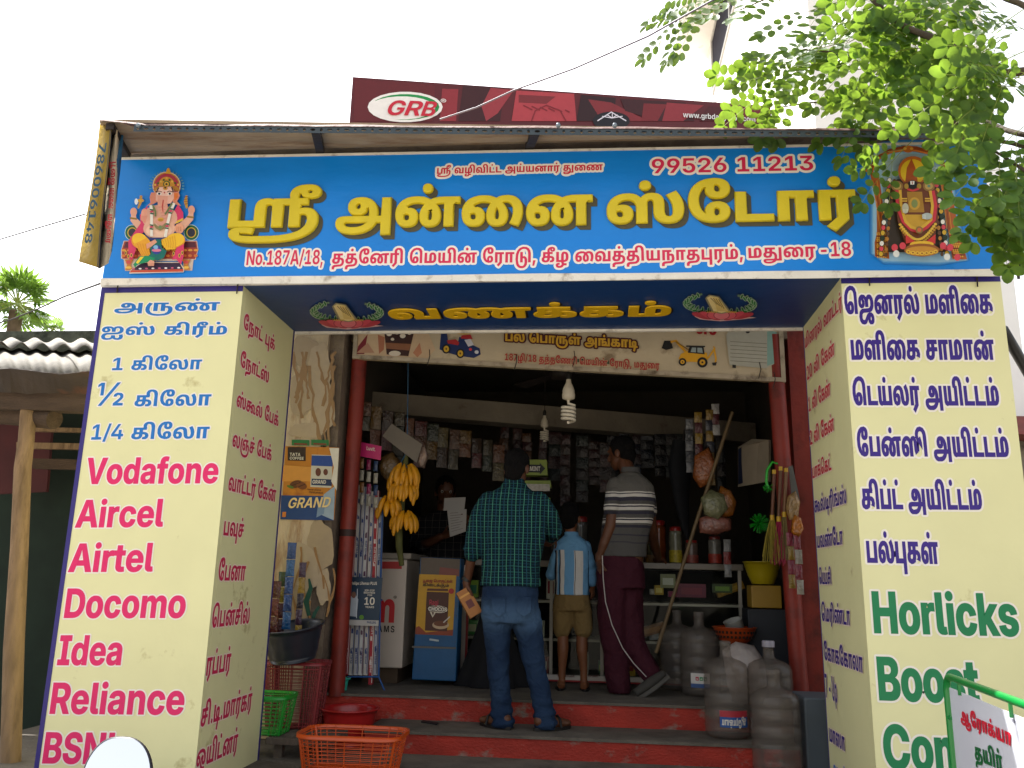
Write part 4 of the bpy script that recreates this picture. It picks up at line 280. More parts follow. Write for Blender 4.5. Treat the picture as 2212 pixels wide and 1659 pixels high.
[1,110,305,1,30,29,0,73,0,0,156,2,16,6,16,10,11,16,9,14,2,20,-1,12,-6,12,-11,7,-16,2,-16,0,-160,73,0,-1,188,-3,16,-7,20,-9,14,-12,14,-18,11,-20,7,-26,2,-20,-2,-16,-5,-18,-12,-14,-15,-12,-19,-2,49,-69,0],
[1,111,301,2,32,146,-6,30,2,22,5,24,11,18,14,18,20,13,22,9,28,3,26,0,26,-6,34,-10,24,-14,22,-17,17,-24,15,-24,8,-28,4,-32,-1,-22,-5,-26,-11,-20,-15,-17,-20,-13,-22,-8,-26,-4,-28,1,-34,5,-24,10,-26,17,-24,23,-20,20,-11,22,-7,30,140,53,-12,4,-12,7,-9,10,-7,14,-5,14,-3,20,1,32,3,14,6,16,6,10,8,8,6,5,12,5,10,2,14,0,12,-3,12,-6,8,-7,9,-14,5,-12,4,-16,1,-38,-3,-16,-5,-16,-7,-12,-8,-9,-10,-7,-10,-4,-10,-2],
[1,112,310,2,32,29,-102,73,0,0,144,16,-21,18,-15,12,-6,12,-3,26,-2,26,4,12,5,14,7,19,17,17,24,10,24,7,36,1,34,-4,30,-7,24,-13,26,-18,21,-20,13,-18,8,-16,3,-24,1,-18,-3,-14,-6,-16,-10,-12,-13,-8,-14,-2,0,-2,42,-71,0,31,152,54,-12,3,-12,6,-10,9,-7,10,-6,14,-4,18,-1,32,3,18,4,12,6,12,7,10,10,8,12,5,16,3,10,-1,12,-3,10,-6,10,-9,7,-11,5,-12,4,-16,2,-20,-1,-18,-3,-16,-5,-14,-6,-12,-9,-9,-8,-7,-10,-4,-10,-2],
[1,114,198,1,21,29,0,73,0,0,152,3,20,5,10,6,8,10,9,10,5,18,4,35,-2,-1,63,-28,2,-16,-3,-10,-4,-8,-6,-10,-8,-8,-12,-6,-16,-2,0,0,46,-71,0],
[1,115,273,1,69,128,-6,26,1,22,3,24,7,18,10,14,11,13,14,8,16,4,20,-1,20,-5,16,-11,16,-14,10,-12,7,-24,8,-72,15,-14,7,-5,7,-3,12,2,6,4,6,12,10,18,4,20,-1,14,-6,12,-11,6,-15,66,7,-4,18,-6,12,-8,12,-12,12,-12,8,-16,7,-32,8,-30,1,-24,-2,-20,-5,-22,-9,-18,-13,-10,-13,-9,-18,-3,-16,1,-22,4,-14,10,-16,13,-13,14,-8,18,-7,78,-17,12,-6,7,-9,2,-8,-1,-8,-8,-10,-14,-8,-18,-3,-22,2,-14,6,-13,13,-7,16,-69,-8,4,-16,8,-18,11,-14,10,-9,16,-10,20,-8,24,-5],
[1,116,184,1,25,124,-2,26,0,24,4,-7,54,-29,-1,-10,2,-4,3,-4,6,-3,14,0,132,52,0,0,56,-52,0,-1,67,-70,0,-2,-67,-39,0,0,-56,39,0,1,-146,2,-18,6,-16,13,-16,14,-9,20,-7],
[1,117,305,1,33,110,-4,30,1,12,3,14,6,14,9,8,9,10,12,6,13,2,-5,0,-44,70,0,0,268,-73,0,0,-158,-2,-14,-6,-16,-11,-12,-12,-7,-16,-3,-20,1,-14,6,-11,11,-7,16,-2,18,0,158,-73,0,0,-172,2,-22,3,-14,11,-24,17,-20,22,-13,12,-4],
[1,118,292,1,9,105,0,82,0,99,268,-76,0,-47,-146,-15,-59,-19,65,-46,140,-77,0],
[1,119,420,1,17,86,0,75,0,33,114,16,67,17,-71,32,-110,74,0,81,268,-78,0,-27,-112,-17,-86,-49,198,-66,0,-30,-116,-19,-82,-46,198,-76,0],
[1,120,283,1,16,8,0,78,0,32,52,22,45,25,-45,31,-52,79,0,-89,138,84,130,-76,0,-30,-48,-22,-42,-21,42,-29,48,-78,0,83,-130],
[1,121,293,1,22,56,-102,36,-1,28,7,20,13,11,11,9,12,12,26,114,302,-75,0,-49,-142,-16,-60,-17,62,-46,140,-77,0,101,-268,-7,-30,-4,-6,-8,-6,-16,-4,-31,2,-11,-54,6,-2],
[1,174,327,4,32,158,84,28,2,24,6,28,13,22,17,19,22,15,26,8,24,4,28,-2,28,-7,26,-12,24,-19,24,-22,20,-26,14,-26,8,-28,3,-30,-3,-26,-8,-24,-13,-20,-18,-18,-21,-14,-26,-8,-26,-2,-26,2,-30,6,-20,13,-26,18,-24,23,-19,22,-13,24,-8,32,154,122,-18,3,-18,7,-22,14,-15,16,-12,18,-7,18,-3,18,0,22,5,22,7,16,9,14,18,18,18,12,20,8,16,3,22,0,18,-3,20,-8,18,-12,17,-18,11,-18,7,-18,3,-16,0,-24,-5,-22,-8,-18,-14,-18,-11,-11,-16,-11,-20,-8,-22,-4,18,111,162,35,0,0,42,2,1,20,-1,20,-42,38,0,-25,50,14,12,5,10,2,10,0,10,-3,12,-4,8,-7,8,-12,7,-16,3,-69,0,10,146,230,0,36,26,0,6,-3,4,-4,3,-5,1,-8,-3,-8,-5,-5,-10,-3],
[1,189,430,3,4,45,0,52,0,249,364,-52,-1,34,266,0,147,0,-1,40,-78,0,57,58,12,16,6,14,2,12,0,10,-5,18,-10,15,-16,12,-14,6,-14,3,-18,1,-18,-2,-16,-5,-11,-6,-11,-10,-8,-10,-6,-16,0,-16,44,0,3,10,5,9,10,6,8,1,12,-1,9,-5,7,-10,1,-10,-3,-14,-9,-12,-85,-78,8,64,162,48,0,0,202,-52,0,-43,-32,1,-42,42,31,4,-1]]
def _font():
    F = {}
    for r in FONT:                                        # plain outline numbers: code points, advance, contours of steps (dx, dy)
        n = r[0]; k = ''.join(chr(c) for c in r[1:1+n]); p = 1+n; adv, nc = r[p], r[p+1]; p += 2; C = []
        for _ in range(nc):
            q = r[p]; p += 1; x = y = 0; c = []
            for _ in range(q): x += r[p]; y += r[p+1]; c.append((x, y)); p += 2
            C.append(c)
        F[k] = (adv, C)
    return F
FNT = _font(); VS = '\u0bbe\u0bbf\u0bc0\u0bc1\u0bc2\u0bc6\u0bc7\u0bc8\u0bca\u0bcb\u0bcd'
def simplify(P, tol):
    n = len(P)
    def rec(a, b):
        pa, pb = Vector(P[a]), Vector(P[b % n]); d = pb-pa; L = d.length; best, k = tol, -1
        for i in range(a+1, b):
            v = Vector(P[i])-pa; h = abs(v.x*d.y-v.y*d.x)/L if L > 1e-6 else v.length
            if h > best: best, k = h, i
        return rec(a, k)+[k]+rec(k, b) if k >= 0 else []
    far = max(range(n), key=lambda i: (Vector(P[i])-Vector(P[0])).length)
    idx = [0]+rec(0, far)+[far]+rec(far, n)
    return [P[i] for i in idx] if len(idx) > 2 else P
def shape(s):
    cl = []
    for ch in s:
        if ch in VS and cl: cl[-1] += ch
        else: cl.append(ch)
    r = ''
    for c in cl:
        b, v = c[0], c[1:]
        if v == '\u0bca': r += '\u0bc6'+b+'\u0bbe'
        elif v == '\u0bcb': r += '\u0bc7'+b+'\u0bbe'
        elif v and v in '\u0bc6\u0bc7\u0bc8': r += v+b
        else: r += c
    i = 0; out = []
    while i < len(r):
        for n in (4, 3, 2, 1):
            if len(r[i:i+n]) == n and r[i:i+n] in FNT: out.append(r[i:i+n]); i += n; break
        else:
            if r[i] == ' ': out.append(' ')
            i += 1
    return out
def layout(s, seg=3, track=0):
    x = 0; L = []
    for k in shape(s):
        if k == ' ': x += 150; continue
        adv, C = FNT[k]; tol = {2: 5.5, 3: 2.0}.get(seg, 0)
        L.append([[(px+x, py) for px, py in (simplify(c, tol) if tol else c)] for c in C]); x += adv+track
    return L
def area(c): return sum(c[i-1][0]*c[i][1]-c[i][0]*c[i-1][1] for i in range(len(c)))/2
def offs(c, w):
    """push a contour to its left by w (outwards for ink)"""
    n = len(c); o = []
    for i in range(n):
        a, b, d = Vector(c[i-1]), Vector(c[i]), Vector(c[(i+1) % n])
        e1 = (b-a).normalized(); e2 = (d-b).normalized(); n1 = Vector((-e1.y, e1.x)); n2 = Vector((-e2.y, e2.x))
        m_ = n1+n2
        m_ = m_.normalized()/max(.6, math.sqrt(max(0, (1+n1.dot(n2))/2))) if m_.length > 1e-5 else n1
        o.append(tuple(b+m_*w))
    return o
class Plane:
    def __init__(s, o, ux, uy):
        s.o = Vector(o); s.ux = Vector(ux).normalized(); s.uy = Vector(uy).normalized(); s.n = s.ux.cross(s.uy).normalized()
        if s.n.dot(CAM-s.o) < 0: s.n = -s.n
    def uv(s, px, py):
        d = fwd + rgt*((px-1106)/FPX) - upv*((py-829.5)/FPX)
        t = (s.o-CAM).dot(s.n)/d.dot(s.n); p = CAM+d*t-s.o
        a, b = p.dot(s.ux), p.dot(s.uy); c = s.ux.dot(s.uy)
        return Vector(((a-b*c)/(1-c*c), (b-a*c)/(1-c*c)))
    def pt(s, u, v, off=0): return s.o+s.ux*u+s.uy*v+s.n*off
def inside(p, c):
    r = False
    for i in range(len(c)):
        a, b = c[i-1], c[i]
        if (a[1] > p[1]) != (b[1] > p[1]) and p[0] < (b[0]-a[0])*(p[1]-a[1])/(b[1]-a[1])+a[0]: r = not r
    return r
def tessg(g, conts, P, mi):
    """every outer outline with its own holes, each a hair above the last"""
    outs = [c for c in conts if area(c) < 0]; holes = [c for c in conts if area(c) >= 0]
    for k, o in enumerate(outs):
        tess(g, [o]+[h for h in holes if inside(h[0], o) and not any(inside(h[0], q) and abs(area(q)) < abs(area(o)) for q in outs)], lambda x, y, k=k: P(x, y, k*.00007), mi)
def tess(g, conts, P, mi):
    pl = [[Vector((x, y, 0)) for x, y in c] for c in conts]
    flat = [q for c in conts for q in c]
    vs = [P(x, y) for x, y in flat]
    tr = tessellate_polygon(pl); fs = []
    nrm = None
    for t in tr:
        fs.append(t)
    g.add(vs, fs, mi)
def text(pl, parent, s, p0, p1, hpx, fill, halo=None, hw=.006, seg=3, bold=0., relief=0, shadow=None, off=.002, ref=None, rise=None, name='lettering', slant=0, track=0, flip=False):
    """one printed line: p0,p1 = ends of its base line in the photograph, hpx = height of its body letters"""
    L = layout(s, seg, track); xs = [x for gl in L for c in gl for x, y in c]; xa, xb = min(xs), max(xs)
    tam = any('\u0b80' < ch < '\u0bff' for ch in s)
    H = ref or (280. if tam else 364.)
    a, b = pl.uv(*p0), pl.uv(*p1); c = pl.uv(p0[0], p0[1]-hpx)
    bx = (b-a)/(xb-xa); up = Vector((0, 1))*abs(c.y-a.y)/H if rise is None else Vector(rise)*(c-a).length/H
    up = up+bx*slant
    if flip: bx, up = -bx, -up; a = b
    kx = bx.length; g = G()
    def T(x, y): q = a+bx*(x-xa)+up*y; return q
    for gi, gl in enumerate(L):
        C = [[tuple(T(x, y)) for x, y in c_] for c_ in gl]
        big = max(C, key=lambda c_: abs(area(c_)))
        if area(big) > 0: C = [c_[::-1] for c_ in C]
        if bold: C = [offs(c_, bold) for c_ in C]
        z = (gi % 3)*.0002
        if shadow:
            dv = Vector((shadow[0], shadow[1])); q = 0
            for c_ in C:
                for i in range(len(c_)):
                    a_, b_ = Vector(c_[i]), Vector(c_[(i+1) % len(c_)]); q += 1; zz = off-.0022+(gi % 3)*.0006+(q % 60)*.00001
                    g.add([pl.pt(*p, zz) for p in (a_, b_, b_+dv, a_+dv)], [(0,1,2,3)], 1)
        if halo:                                           # a printed rim: a band outside every edge
            hz = off+z-.0012; q = 0
            for c_ in C:
                n = len(c_); N_ = []
                for i in range(n):
                    e = (Vector(c_[(i+1) % n])-Vector(c_[i])).normalized(); N_.append(Vector((-e.y, e.x)))
                for i in range(n):
                    A_, B_ = Vector(c_[i]), Vector(c_[(i+1) % n]); n1, n2 = N_[i], N_[(i+1) % n]; q += 1; zz = hz+(q % 40)*.00001
                    g.add([pl.pt(*p, zz) for p in (A_-n1*.0005, B_-n1*.0005, B_+n1*hw, A_+n1*hw)], [(0,1,2,3)], 1)
                    if n1.cross(n2) < -.05:
                        mdl = (n1+n2).normalized() if (n1+n2).length > .1 else n1
                        g.add([pl.pt(*p, zz+.000004) for p in (B_, B_+n1*hw, B_+mdl*hw, B_+n2*hw)], [(0,1,2,3)], 1)
        if relief:
            prev = C; pz = off+z
            for k in range(1, 4):
                t = k/3*math.pi/2; ins = relief*.42*(1-math.cos(t)); zz = off+z+relief*math.sin(t)
                cur = [offs(c_, -ins) for c_ in C]
                for ca, cb in zip(prev, cur):
                    n = len(ca); g.add([pl.pt(x, y, pz) for x, y in ca]+[pl.pt(x, y, zz) for x, y in cb], [(i, (i+1) % n, n+(i+1) % n, n+i) for i in range(n)], 0, True)
                prev = cur; pz = zz
            tessg(g, prev, lambda x, y, e: pl.pt(x, y, pz+e), 0)
        else:
            tessg(g, C, lambda x, y, e: pl.pt(x, y, off+z+e), 0)
    return mk(name, g, [fill, halo or (shadow[3] if shadow else fill)], parent)
class Pic:
    """a flat printed picture: layers of ink a fraction of a millimetre apart on a plane"""
    def __init__(s, pl, ox=0, oy=0, sc_=1, off=.0015): s.pl, s.ox, s.oy, s.k, s.z, s.g, s.ms = pl, ox, oy, sc_, off, G(), []
    def mi(s, col):
        m_ = ink(col)
        if m_ not in s.ms: s.ms.append(m_)
        return s.ms.index(m_)
    def uv(s, x, y): return s.pl.uv(s.ox+x*s.k, s.oy+y*s.k)
    def poly(s, pts, col):
        s.z += .00015; q = [tuple(s.uv(*p)) for p in pts]
        tess(s.g, [q], lambda x, y, z=s.z: s.pl.pt(x, y, z), s.mi(col)); return s
    def ell(s, cx, cy, rx, ry, col, rot=0, n=22, a0=0, a1=360):
        full = a1-a0 >= 360; k = n if full else n+1
        pts = []
        for i in range(k):
            a = R(a0+(a1-a0)*i/n); x, y = rx*math.cos(a), ry*math.sin(a); c, q = math.cos(R(rot)), math.sin(R(rot))
            pts.append((cx+x*c-y*q, cy+x*q+y*c))
        return s.poly(pts, col)
    def line(s, pts, w, col):
        L_, R_ = [], []
        for i in range(len(pts)):
            a, b = Vector(pts[max(i-1, 0)]), Vector(pts[min(i+1, len(pts)-1)]); d = (b-a).normalized(); n = Vector((-d.y, d.x))
            ww = w[i] if isinstance(w, (list, tuple)) else w
            L_.append(tuple(Vector(pts[i])+n*ww/2)); R_.append(tuple(Vector(pts[i])-n*ww/2))
        s.z += .00015; vs = [s.pl.pt(*s.uv(*p), s.z) for p in L_+R_]; n = len(pts)
        s.g.add(vs, [(i, i+1, n+i+1, n+i) for i in range(n-1)], s.mi(col)); return s
    def done(s, name, parent, label=None): return mk(name, s.g, s.ms, parent, label=label)
# ================================================================== SETTING
m_dirt = mat('street_dirt', '8a8378', .95, .25, 3, .5, 40)
m_conc = mat('grey_concrete', '5f584e', .9, .3, 6, .35, 50, dirt='4a443c', dirt_scale=5)
m_riser = mat('chipped_red_paint', '9c2c1e', .75, .25, 5, .45, 50, dirt='7d7266', dirt_amt=.22, dirt_scale=6.5, stretch=(1,1,1.6))
g = G(); g.box((-70,-60,-.5), (70,110,0)); struct_('ground', g, m_dirt)
g = G(); g.box((-7,-.7,-.05), (7,1.102,.415)); g.box((-3.3,1.102,-.05), (3.3,5.0,.411)); struct_('forecourt', g, m_conc)
def stepobj(name, x0, x1, y0, y1, z0, z1):
    g = G(); g.box((x0,y0,z0), (x1,y1,z1-.016)); g.m = [1]*6
    g.box((x0-.002,y0-.012,z1-.016), (x1+.002,y1,z1), 0)
    return struct_(name, g, [m_conc, m_riser])
stepobj('step', -1.02, 1.75, 1.10, 1.53, .412, .538)
stepobj('shop_floor', -1.6, 2.1, 1.50, 4.7, .412, .68)
# ---- the shop behind the gateway
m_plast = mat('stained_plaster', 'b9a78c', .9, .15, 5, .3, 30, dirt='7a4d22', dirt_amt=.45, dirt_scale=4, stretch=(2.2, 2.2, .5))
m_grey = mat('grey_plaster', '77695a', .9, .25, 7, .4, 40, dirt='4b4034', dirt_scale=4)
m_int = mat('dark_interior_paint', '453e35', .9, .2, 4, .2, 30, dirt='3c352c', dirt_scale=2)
m_beam = mat('whitewashed_beam', '756c5e', .85, .15, 6, .2, 40, dirt='50402e', dirt_amt=.25, dirt_scale=5)
m_red = mat('red_oxide_paint', '7c261a', .55, .2, 5, .15, 30, dirt='4d1a12', dirt_scale=4)
shop = thing('shop_building', 'plastered grocery shop with a red-poled dark opening behind the printed gateway', 'shop', (0,1.4,.415))
g = G(); g.box((-2.28,1.36,.415), (-1.50,1.56,3.36)); mk('front_wall', g, m_plast, shop)
g = G(); g.box((-1.50,1.40,.415), (-1.40,1.58,3.35)); mk('wall_edge', g, m_grey, shop)
g = G(); g.box((1.60,1.56,.415), (2.22,1.72,3.36)); mk('front_wall', g, m_red, shop)
g = G(); g.box((-1.5,1.56,3.02), (1.6,1.70,3.35)); mk('lintel', g, m_grey, shop)
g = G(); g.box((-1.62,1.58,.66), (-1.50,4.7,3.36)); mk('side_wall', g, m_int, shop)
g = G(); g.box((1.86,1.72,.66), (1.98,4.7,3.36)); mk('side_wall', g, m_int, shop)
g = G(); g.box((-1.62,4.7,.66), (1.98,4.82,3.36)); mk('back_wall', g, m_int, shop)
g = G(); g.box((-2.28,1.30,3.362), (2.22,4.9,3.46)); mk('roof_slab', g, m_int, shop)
b0, b1 = A(800,848,2.55), A(1560,908,3.75)
bz = (b0.z+b1.z)/2; dv = Vector((b1.x-b0.x, b1.y-b0.y, 0)).normalized(); nv = Vector((-dv.y, dv.x, 0))
g = G(); q0 = Vector((b0.x,b0.y,0))-dv*.25; q1 = Vector((b1.x,b1.y,0))+dv*.35
def bq(p, z): return (p.x,p.y,z)
zt = b0.z+.01
g.hexa([bq(q0,zt-.17), bq(q1,zt-.17-.02), bq(q1+nv*.2,zt-.19), bq(q0+nv*.2,zt-.17), bq(q0,zt), bq(q1,b1.z), bq(q1+nv*.2,b1.z), bq(q0+nv*.2,zt)])
mk('ceiling_beam', g, m_beam, shop)
# unseen cover added over the gap to keep sky and sun off the shop front
g = G(); g.box((-2.30,.02,3.665), (2.24,1.30,3.69)); g.box((-2.30,1.26,3.40), (2.24,1.30,3.66)); mk('added_shade_cover', g, m_grey, shop)
# red poles at the front of the shop
def pole(px0, py0, px1, py1, Y, r, label):
    p0 = A(px0, py0, Y); p1 = A(px1, py1, Y); d = (p1-p0); p0 = p0+d*((.66-p0.z)/d.z) if True else p0
    t = thing('red_pole', label, 'pole', p0, None)
    g = G(); g.tube([p0, p0+d*((1.9-p0.z)/d.z), p0+d*((3.02-p0.z)/d.z)], r, 20); mk('shaft', g, m_red, t)
    g = G(); q = p0+d*((1.66-p0.z)/d.z); dn = d.normalized(); g.tube([q, q+dn*.045], r*1.06, 20); mk('clamp', g, mat('pole_clamp','2a1512',.6), t)
    return t
pole(727, 1490, 777, 770, 1.52, .052, 'red painted pole left of the shop entrance, behind the red bowl')
pole(1728, 1490, 1680, 860, 1.50, .052, 'red painted pole right of the entrance, behind the hanging brooms')
# ================================================================== GATEWAY SIGNS
m_flex = mat('cream_flex_print', 'dcd8a4', .42, .04, 3, .12, 12, spec=.35, dirt='b9b07c', dirt_amt=.02, dirt_scale=4.5)
m_blue = mat('blue_flex_print', '0c7cd4', .38, .10, 1.6, .3, 3.5, spec=.35, stretch=(1,1,2.2))
m_white = mat('white_flex_edge', 'ddd8cc', .6, .08, 8, .3, 30, dirt='9a8f80', dirt_amt=.3, dirt_scale=9)
m_navy = mat('navy_print_border', '2b2070', .45, .08)
m_steel = mat('galvanised_steel', '7b858d', .45, .15, 20, .1, 80, metal=.6)
m_wire = mat('rusty_wire', '2c211b', .7)
Yf = 0.0
XL0, XL1, XR0, XR1 = -2.303, -1.519, 1.510, 2.247
ZT, DEP, ZB = 2.872, .773, 2.856
PF = Plane((0,0,0), (1,0,0), (0,0,1))
Hb = max(y for c in FNT['ப'][1] for x, y in c)
halo_w = mat('white_print_halo', 'e9e2d6', .5, .03)
halo_p = mat('pinkish_print_halo', 'ecd9c8', .5, .03)
def line(pl, par, s, x0, y0, x1, h, fill, halo=halo_w, hw=.007, y1=None, **k):
    if y1 is None:
        a = pl.uv(x0, y0); p = pl.pt(a.x, a.y); lo, hi = 0, 0
        # level on the panel: find where that level crosses the column x1
        y1 = y0
        for _ in range(30): y1 += (pl.uv(x1, y1).y-a.y)*pxm(p)*.7
    return text(pl, par, s, (x0,y0), (x1,y1), h, fill, halo, hw, ref=k.pop('ref', None) or (Hb if any('\u0b80' < c < '\u0bff' for c in s) else 364.), **k)
def tie(par, pl, px, py, L_):
    g = G(); a = pl.uv(px, py); p = pl.pt(a.x, a.y, .006)
    g.tube([p+Vector((.004,0,L_*.5)), p+Vector((-.003,-.006,L_*.1)), p-Vector((.004,.004,L_*.5))], .0035, 6); mk('wire_tie', g, m_wire, par)
# ---- left pillar
pk, ppk = ink('d81a62'), ink('c2204e')
azure = ink('0f6cb8'); indigo = ink('32187c'); grn = ink('087848'); crim = ink('c01f36')
lp = thing('pillar_sign', 'left cream printed pillar listing ice cream and phone recharge names in blue and pink', 'sign', (XL0,0,.415))
g = G(); g.slab([(XL0,0,.415),(XL1,0,.415),(XL1,0,ZT),(XL0,0,ZT)], (0,.03,0)); mk('front_panel', g, m_flex, lp)
g = G(); g.slab([(XL1,.032,.415),(XL1,DEP,.415),(XL1,DEP,ZB),(XL1,.032,ZT)], (-.03,0,0)); mk('side_panel', g, m_flex, lp)
g = G(); g.slab([(XL0,DEP,.415),(XL0,.032,.415),(XL0,.032,ZT),(XL0,DEP,ZT)], (.03,0,0)); mk('outer_panel', g, m_flex, lp)
g = G(); g.box((XL0-.001,-.002,.415), (XL0+.022,0.0,ZT)); g.box((XL0+.022,-.002,ZT-.03), (XL1,0,ZT)); mk('border', g, m_navy, lp)
g = G(); g.box((XL1-.001,DEP-.018,.415), (XL1+.002,DEP,ZB-.002)); mk('border', g, m_navy, lp)
L3 = dict(seg=2)
for a in [('அருண்',247,673,474,671,18,azure),('ஐஸ் கிரீம்',219,724,490,723,18.5,azure),('1 கிலோ',242,800,435,798,21,azure),('½',207,877,265,876,50,azure),('கிலோ',290,878,455,876,24,azure),
          ('1/4',197,950,265,949,33,azure),('கிலோ',283,949,451,947,25,azure),('Vodafone',184,1045,469,1043,55,pk),('Aircel',163,1139,351,1137,58,pk),('Airtel',148,1235,329,1234,60,pk),
          ('Docomo',139,1334,398,1334,62,pk),('Idea',124,1436,260,1436,63,pk),('Reliance',108,1541,395,1543,66,pk),('BSNL',92,1648,262,1650,66,pk)]:
    line(PF, lp, a[0], a[1], a[2], a[3], a[5], a[6], y1=a[4], seg=2 if a[6] is azure else 4, bold=.0025 if a[6] is pk else 0)
PL = Plane((XL1,0,0), (0,1,0), (0,0,1))
for s, x0, y0, x1, h in [('நோட் புக்',525,709,592,25),('நோட்ஸ்',518,791,579,26),('ஸ்கூல் பேக்',510,877,600,26),('லஞ்ச் பேக்',501,964,585,27),('வாட்டர் கேன்',492,1059,594,30),('பவுச்',481.5,1156,524,31),
        ('பேனா',470,1254,528,34),('பென்சில்',456,1356,537,36),('ரப்பர்',444,1460,496,38),('சி.டி.மார்கர்',432,1571,542,38),('ஒயிட்னர்',422,1662,511,38)]:
    line(PL, lp, s, x0, y0, x1, h, ppk, halo_p, .006, seg=2)
for px, L_ in ((258,.06),(516,.07)): tie(lp, PF, px, 622, L_)
# ---- right pillar
rp = thing('pillar_sign', 'right cream printed pillar listing groceries in violet and drinks in green', 'sign', (XR1,0,.415))
g = G(); g.slab([(XR0,0,.415),(XR1,0,.415),(XR1,0,ZT),(XR0,0,ZT)], (0,.03,0)); mk('front_panel', g, m_flex, rp)
g = G(); g.slab([(XR0,DEP,.415),(XR0,.032,.415),(XR0,.032,ZT),(XR0,DEP,ZB)], (.03,0,0)); mk('side_panel', g, m_flex, rp)
g = G(); g.slab([(XR1,.032,.415),(XR1,DEP,.415),(XR1,DEP,ZT),(XR1,.032,ZT)], (-.03,0,0)); mk('outer_panel', g, m_flex, rp)
g = G(); g.box((XR0,-.002,ZT-.03), (XR1,0,ZT)); mk('border', g, m_navy, rp)
g = G(); g.box((XR0-.002,DEP-.008,.415), (XR0+.001,DEP,ZB-.002)); mk('border', g, m_navy, rp)
for s, x0, y0, x1, y1, h, c in [('ஜெனரல் மளிகை',1826,678,2145,677,40,indigo),('மளிகை சாமான்',1840,777,2149,777,42,indigo),('டெய்லர் அயிட்டம்',1844,875,2159,876,41,indigo),('பேன்ஸி அயிட்டம்',1854,985,2180,987,42,indigo),
        ('கிப்ட் அயிட்டம்',1863,1099,2122,1101,43,indigo),('பல்புகள்',1874,1215,2028,1218,46,indigo),('Horlicks',1890,1366,2201,1373,87,grn),('Boost',1901,1511,2116,1518,91,grn),('Com',1913,1659,2090,1667,93,grn)]:
    line(PF, rp, s, x0, y0, x1, h, c, y1=y1, seg=2 if c is indigo else 4, hw=.009, bold=.004 if c is grn else .0015)
PR = Plane((XR0,0,0), (0,-1,0), (0,0,1))
for i, (s, x0, y0, x1, h) in enumerate([('மினரல் வாட்டர்',1730,753,1819,23),('20 லி கேன்',1734.5,822,1803,24),('1 லி கேன்',1738,890,1794,25),('2 லி கேன்',1741,962,1802,25),('பாக்கெட்',1746,1034,1796,24),
        ('கூல்டிரிங்ஸ்',1751,1108,1829,26),('பவண்டோ',1756.5,1184,1821,26),('பெப்சி',1761,1262,1796,25),('மெரிண்டா',1766.5,1341,1837,28),('கோககோலா',1771.5,1425,1865,28),('7 - Up',1775,1506,1809,50),('மாஸா',1783,1601,1826,28),('ஆடர்',1790,1678,1830,28)]):
    line(PR, rp, s, x0+11, y0, x1+2, h, crim if i < 5 else indigo if i < 12 else azure, halo_p, .006, seg=2, off=.0045)
for px, L_ in ((1878,.06),(2110,.07)): tie(rp, PF, px, 606, L_)
# ---- header board
YS = -.03
PH = Plane((0,YS,0), (1,0,0), (0,0,1))
hd = thing('header_sign', 'wide blue header board with yellow raised shop name and two printed deities', 'sign', (0,YS,2.88))
tl, tr, bl, br = A(262,343,YS), A(2118,308,YS), A(219,614,YS), A(2161,590,YS)
g = G()
N, Mv = 48, 8; vs_ = []
for j in range(Mv+1):
    for i in range(N+1):
        u, v = i/N, j/Mv; p = (bl*(1-u)+br*u)*(1-v)+(tl*(1-u)+tr*u)*v
        vs_.append(p+Vector((0,-.0005,0)))
g.add(vs_, [(j*(N+1)+i, j*(N+1)+i+1, (j+1)*(N+1)+i+1, (j+1)*(N+1)+i) for j in range(Mv) for i in range(N)])
g.slab([bl,br,tr,tl], (0,.028,0)); mk('board', g, m_blue, hd)
g = G()
def strip(x0, y0, x1, y1, th, out=.004, n=24, jag=.0):
    for i in range(n):
        a, b = i/n, (i+1)/n
        q = []
        for t, dy in ((a,th),(b,th),(b,0),(a,0)):
            u = PH.uv(x0+(x1-x0)*t, y0+(y1-y0)*t+dy+jag*math.sin(t*23+dy)); q.append(PH.pt(u.x, u.y, out))
        g.slab(q, (0,.004,0))
strip(218,602,2161,582,15,.006,jag=.8); g.box((XL0,-.012,ZT+.001), (XR1,.02,ZT+.05)); mk('white_edging', g, m_white, hd); g = G(); strip(262,341,2118,306,5,.006); mk('white_edging', g, m_white, hd)
red2, magp = ink('c8203f'), ink('cf2450')
text(PH, hd, 'ஸ்ரீ வழிவிட்ட அய்யனார் துணை', (944,376), (1302,368), 12.5, red2, halo_w, .011, ref=Hb, seg=2)
text(PH, hd, '99526 11213', (1408,375), (1757,368), 31, magp, halo_w, .012, ref=364)
text(PH, hd, 'No.187A/18,', (532,573), (697,571), 31, magp, halo_w, .010, ref=364)
text(PH, hd, 'தத்னேரி மெயின் ரோடு,', (717,570), (1157,567), 22, magp, halo_w, .011, ref=Hb, seg=2)
text(PH, hd, 'கீழ வைத்தியநாதபுரம்,', (1170,567), (1605,560), 22, magp, halo_w, .011, ref=Hb, seg=2)
text(PH, hd, 'மதுரை', (1617,558), (1762,555), 22, magp, halo_w, .011, ref=Hb, seg=2)
text(PH, hd, '-18', (1774,555), (1839,553), 31, magp, halo_w, .011, ref=364)
m_yel = mat('yellow_relief_print', 'd0ba1c', .5, .08, 6, .1, 40); m_olive = mat('olive_drop_print', '4a4632', .6, .15)
for s, x0, y0, x1, y1, h in [('ஸ்ரீ',495,493,690,490,58),('அன்னை',727,492,1279,486,60),('ஸ்டோர்',1312,484,1848,475,60)]:
    text(PH, hd, s, (x0,y0), (x1,y1), h, m_yel, ref=Hb, seg=5, relief=.019, bold=.005, shadow=(.022,-.022,5,m_olive), off=.005)
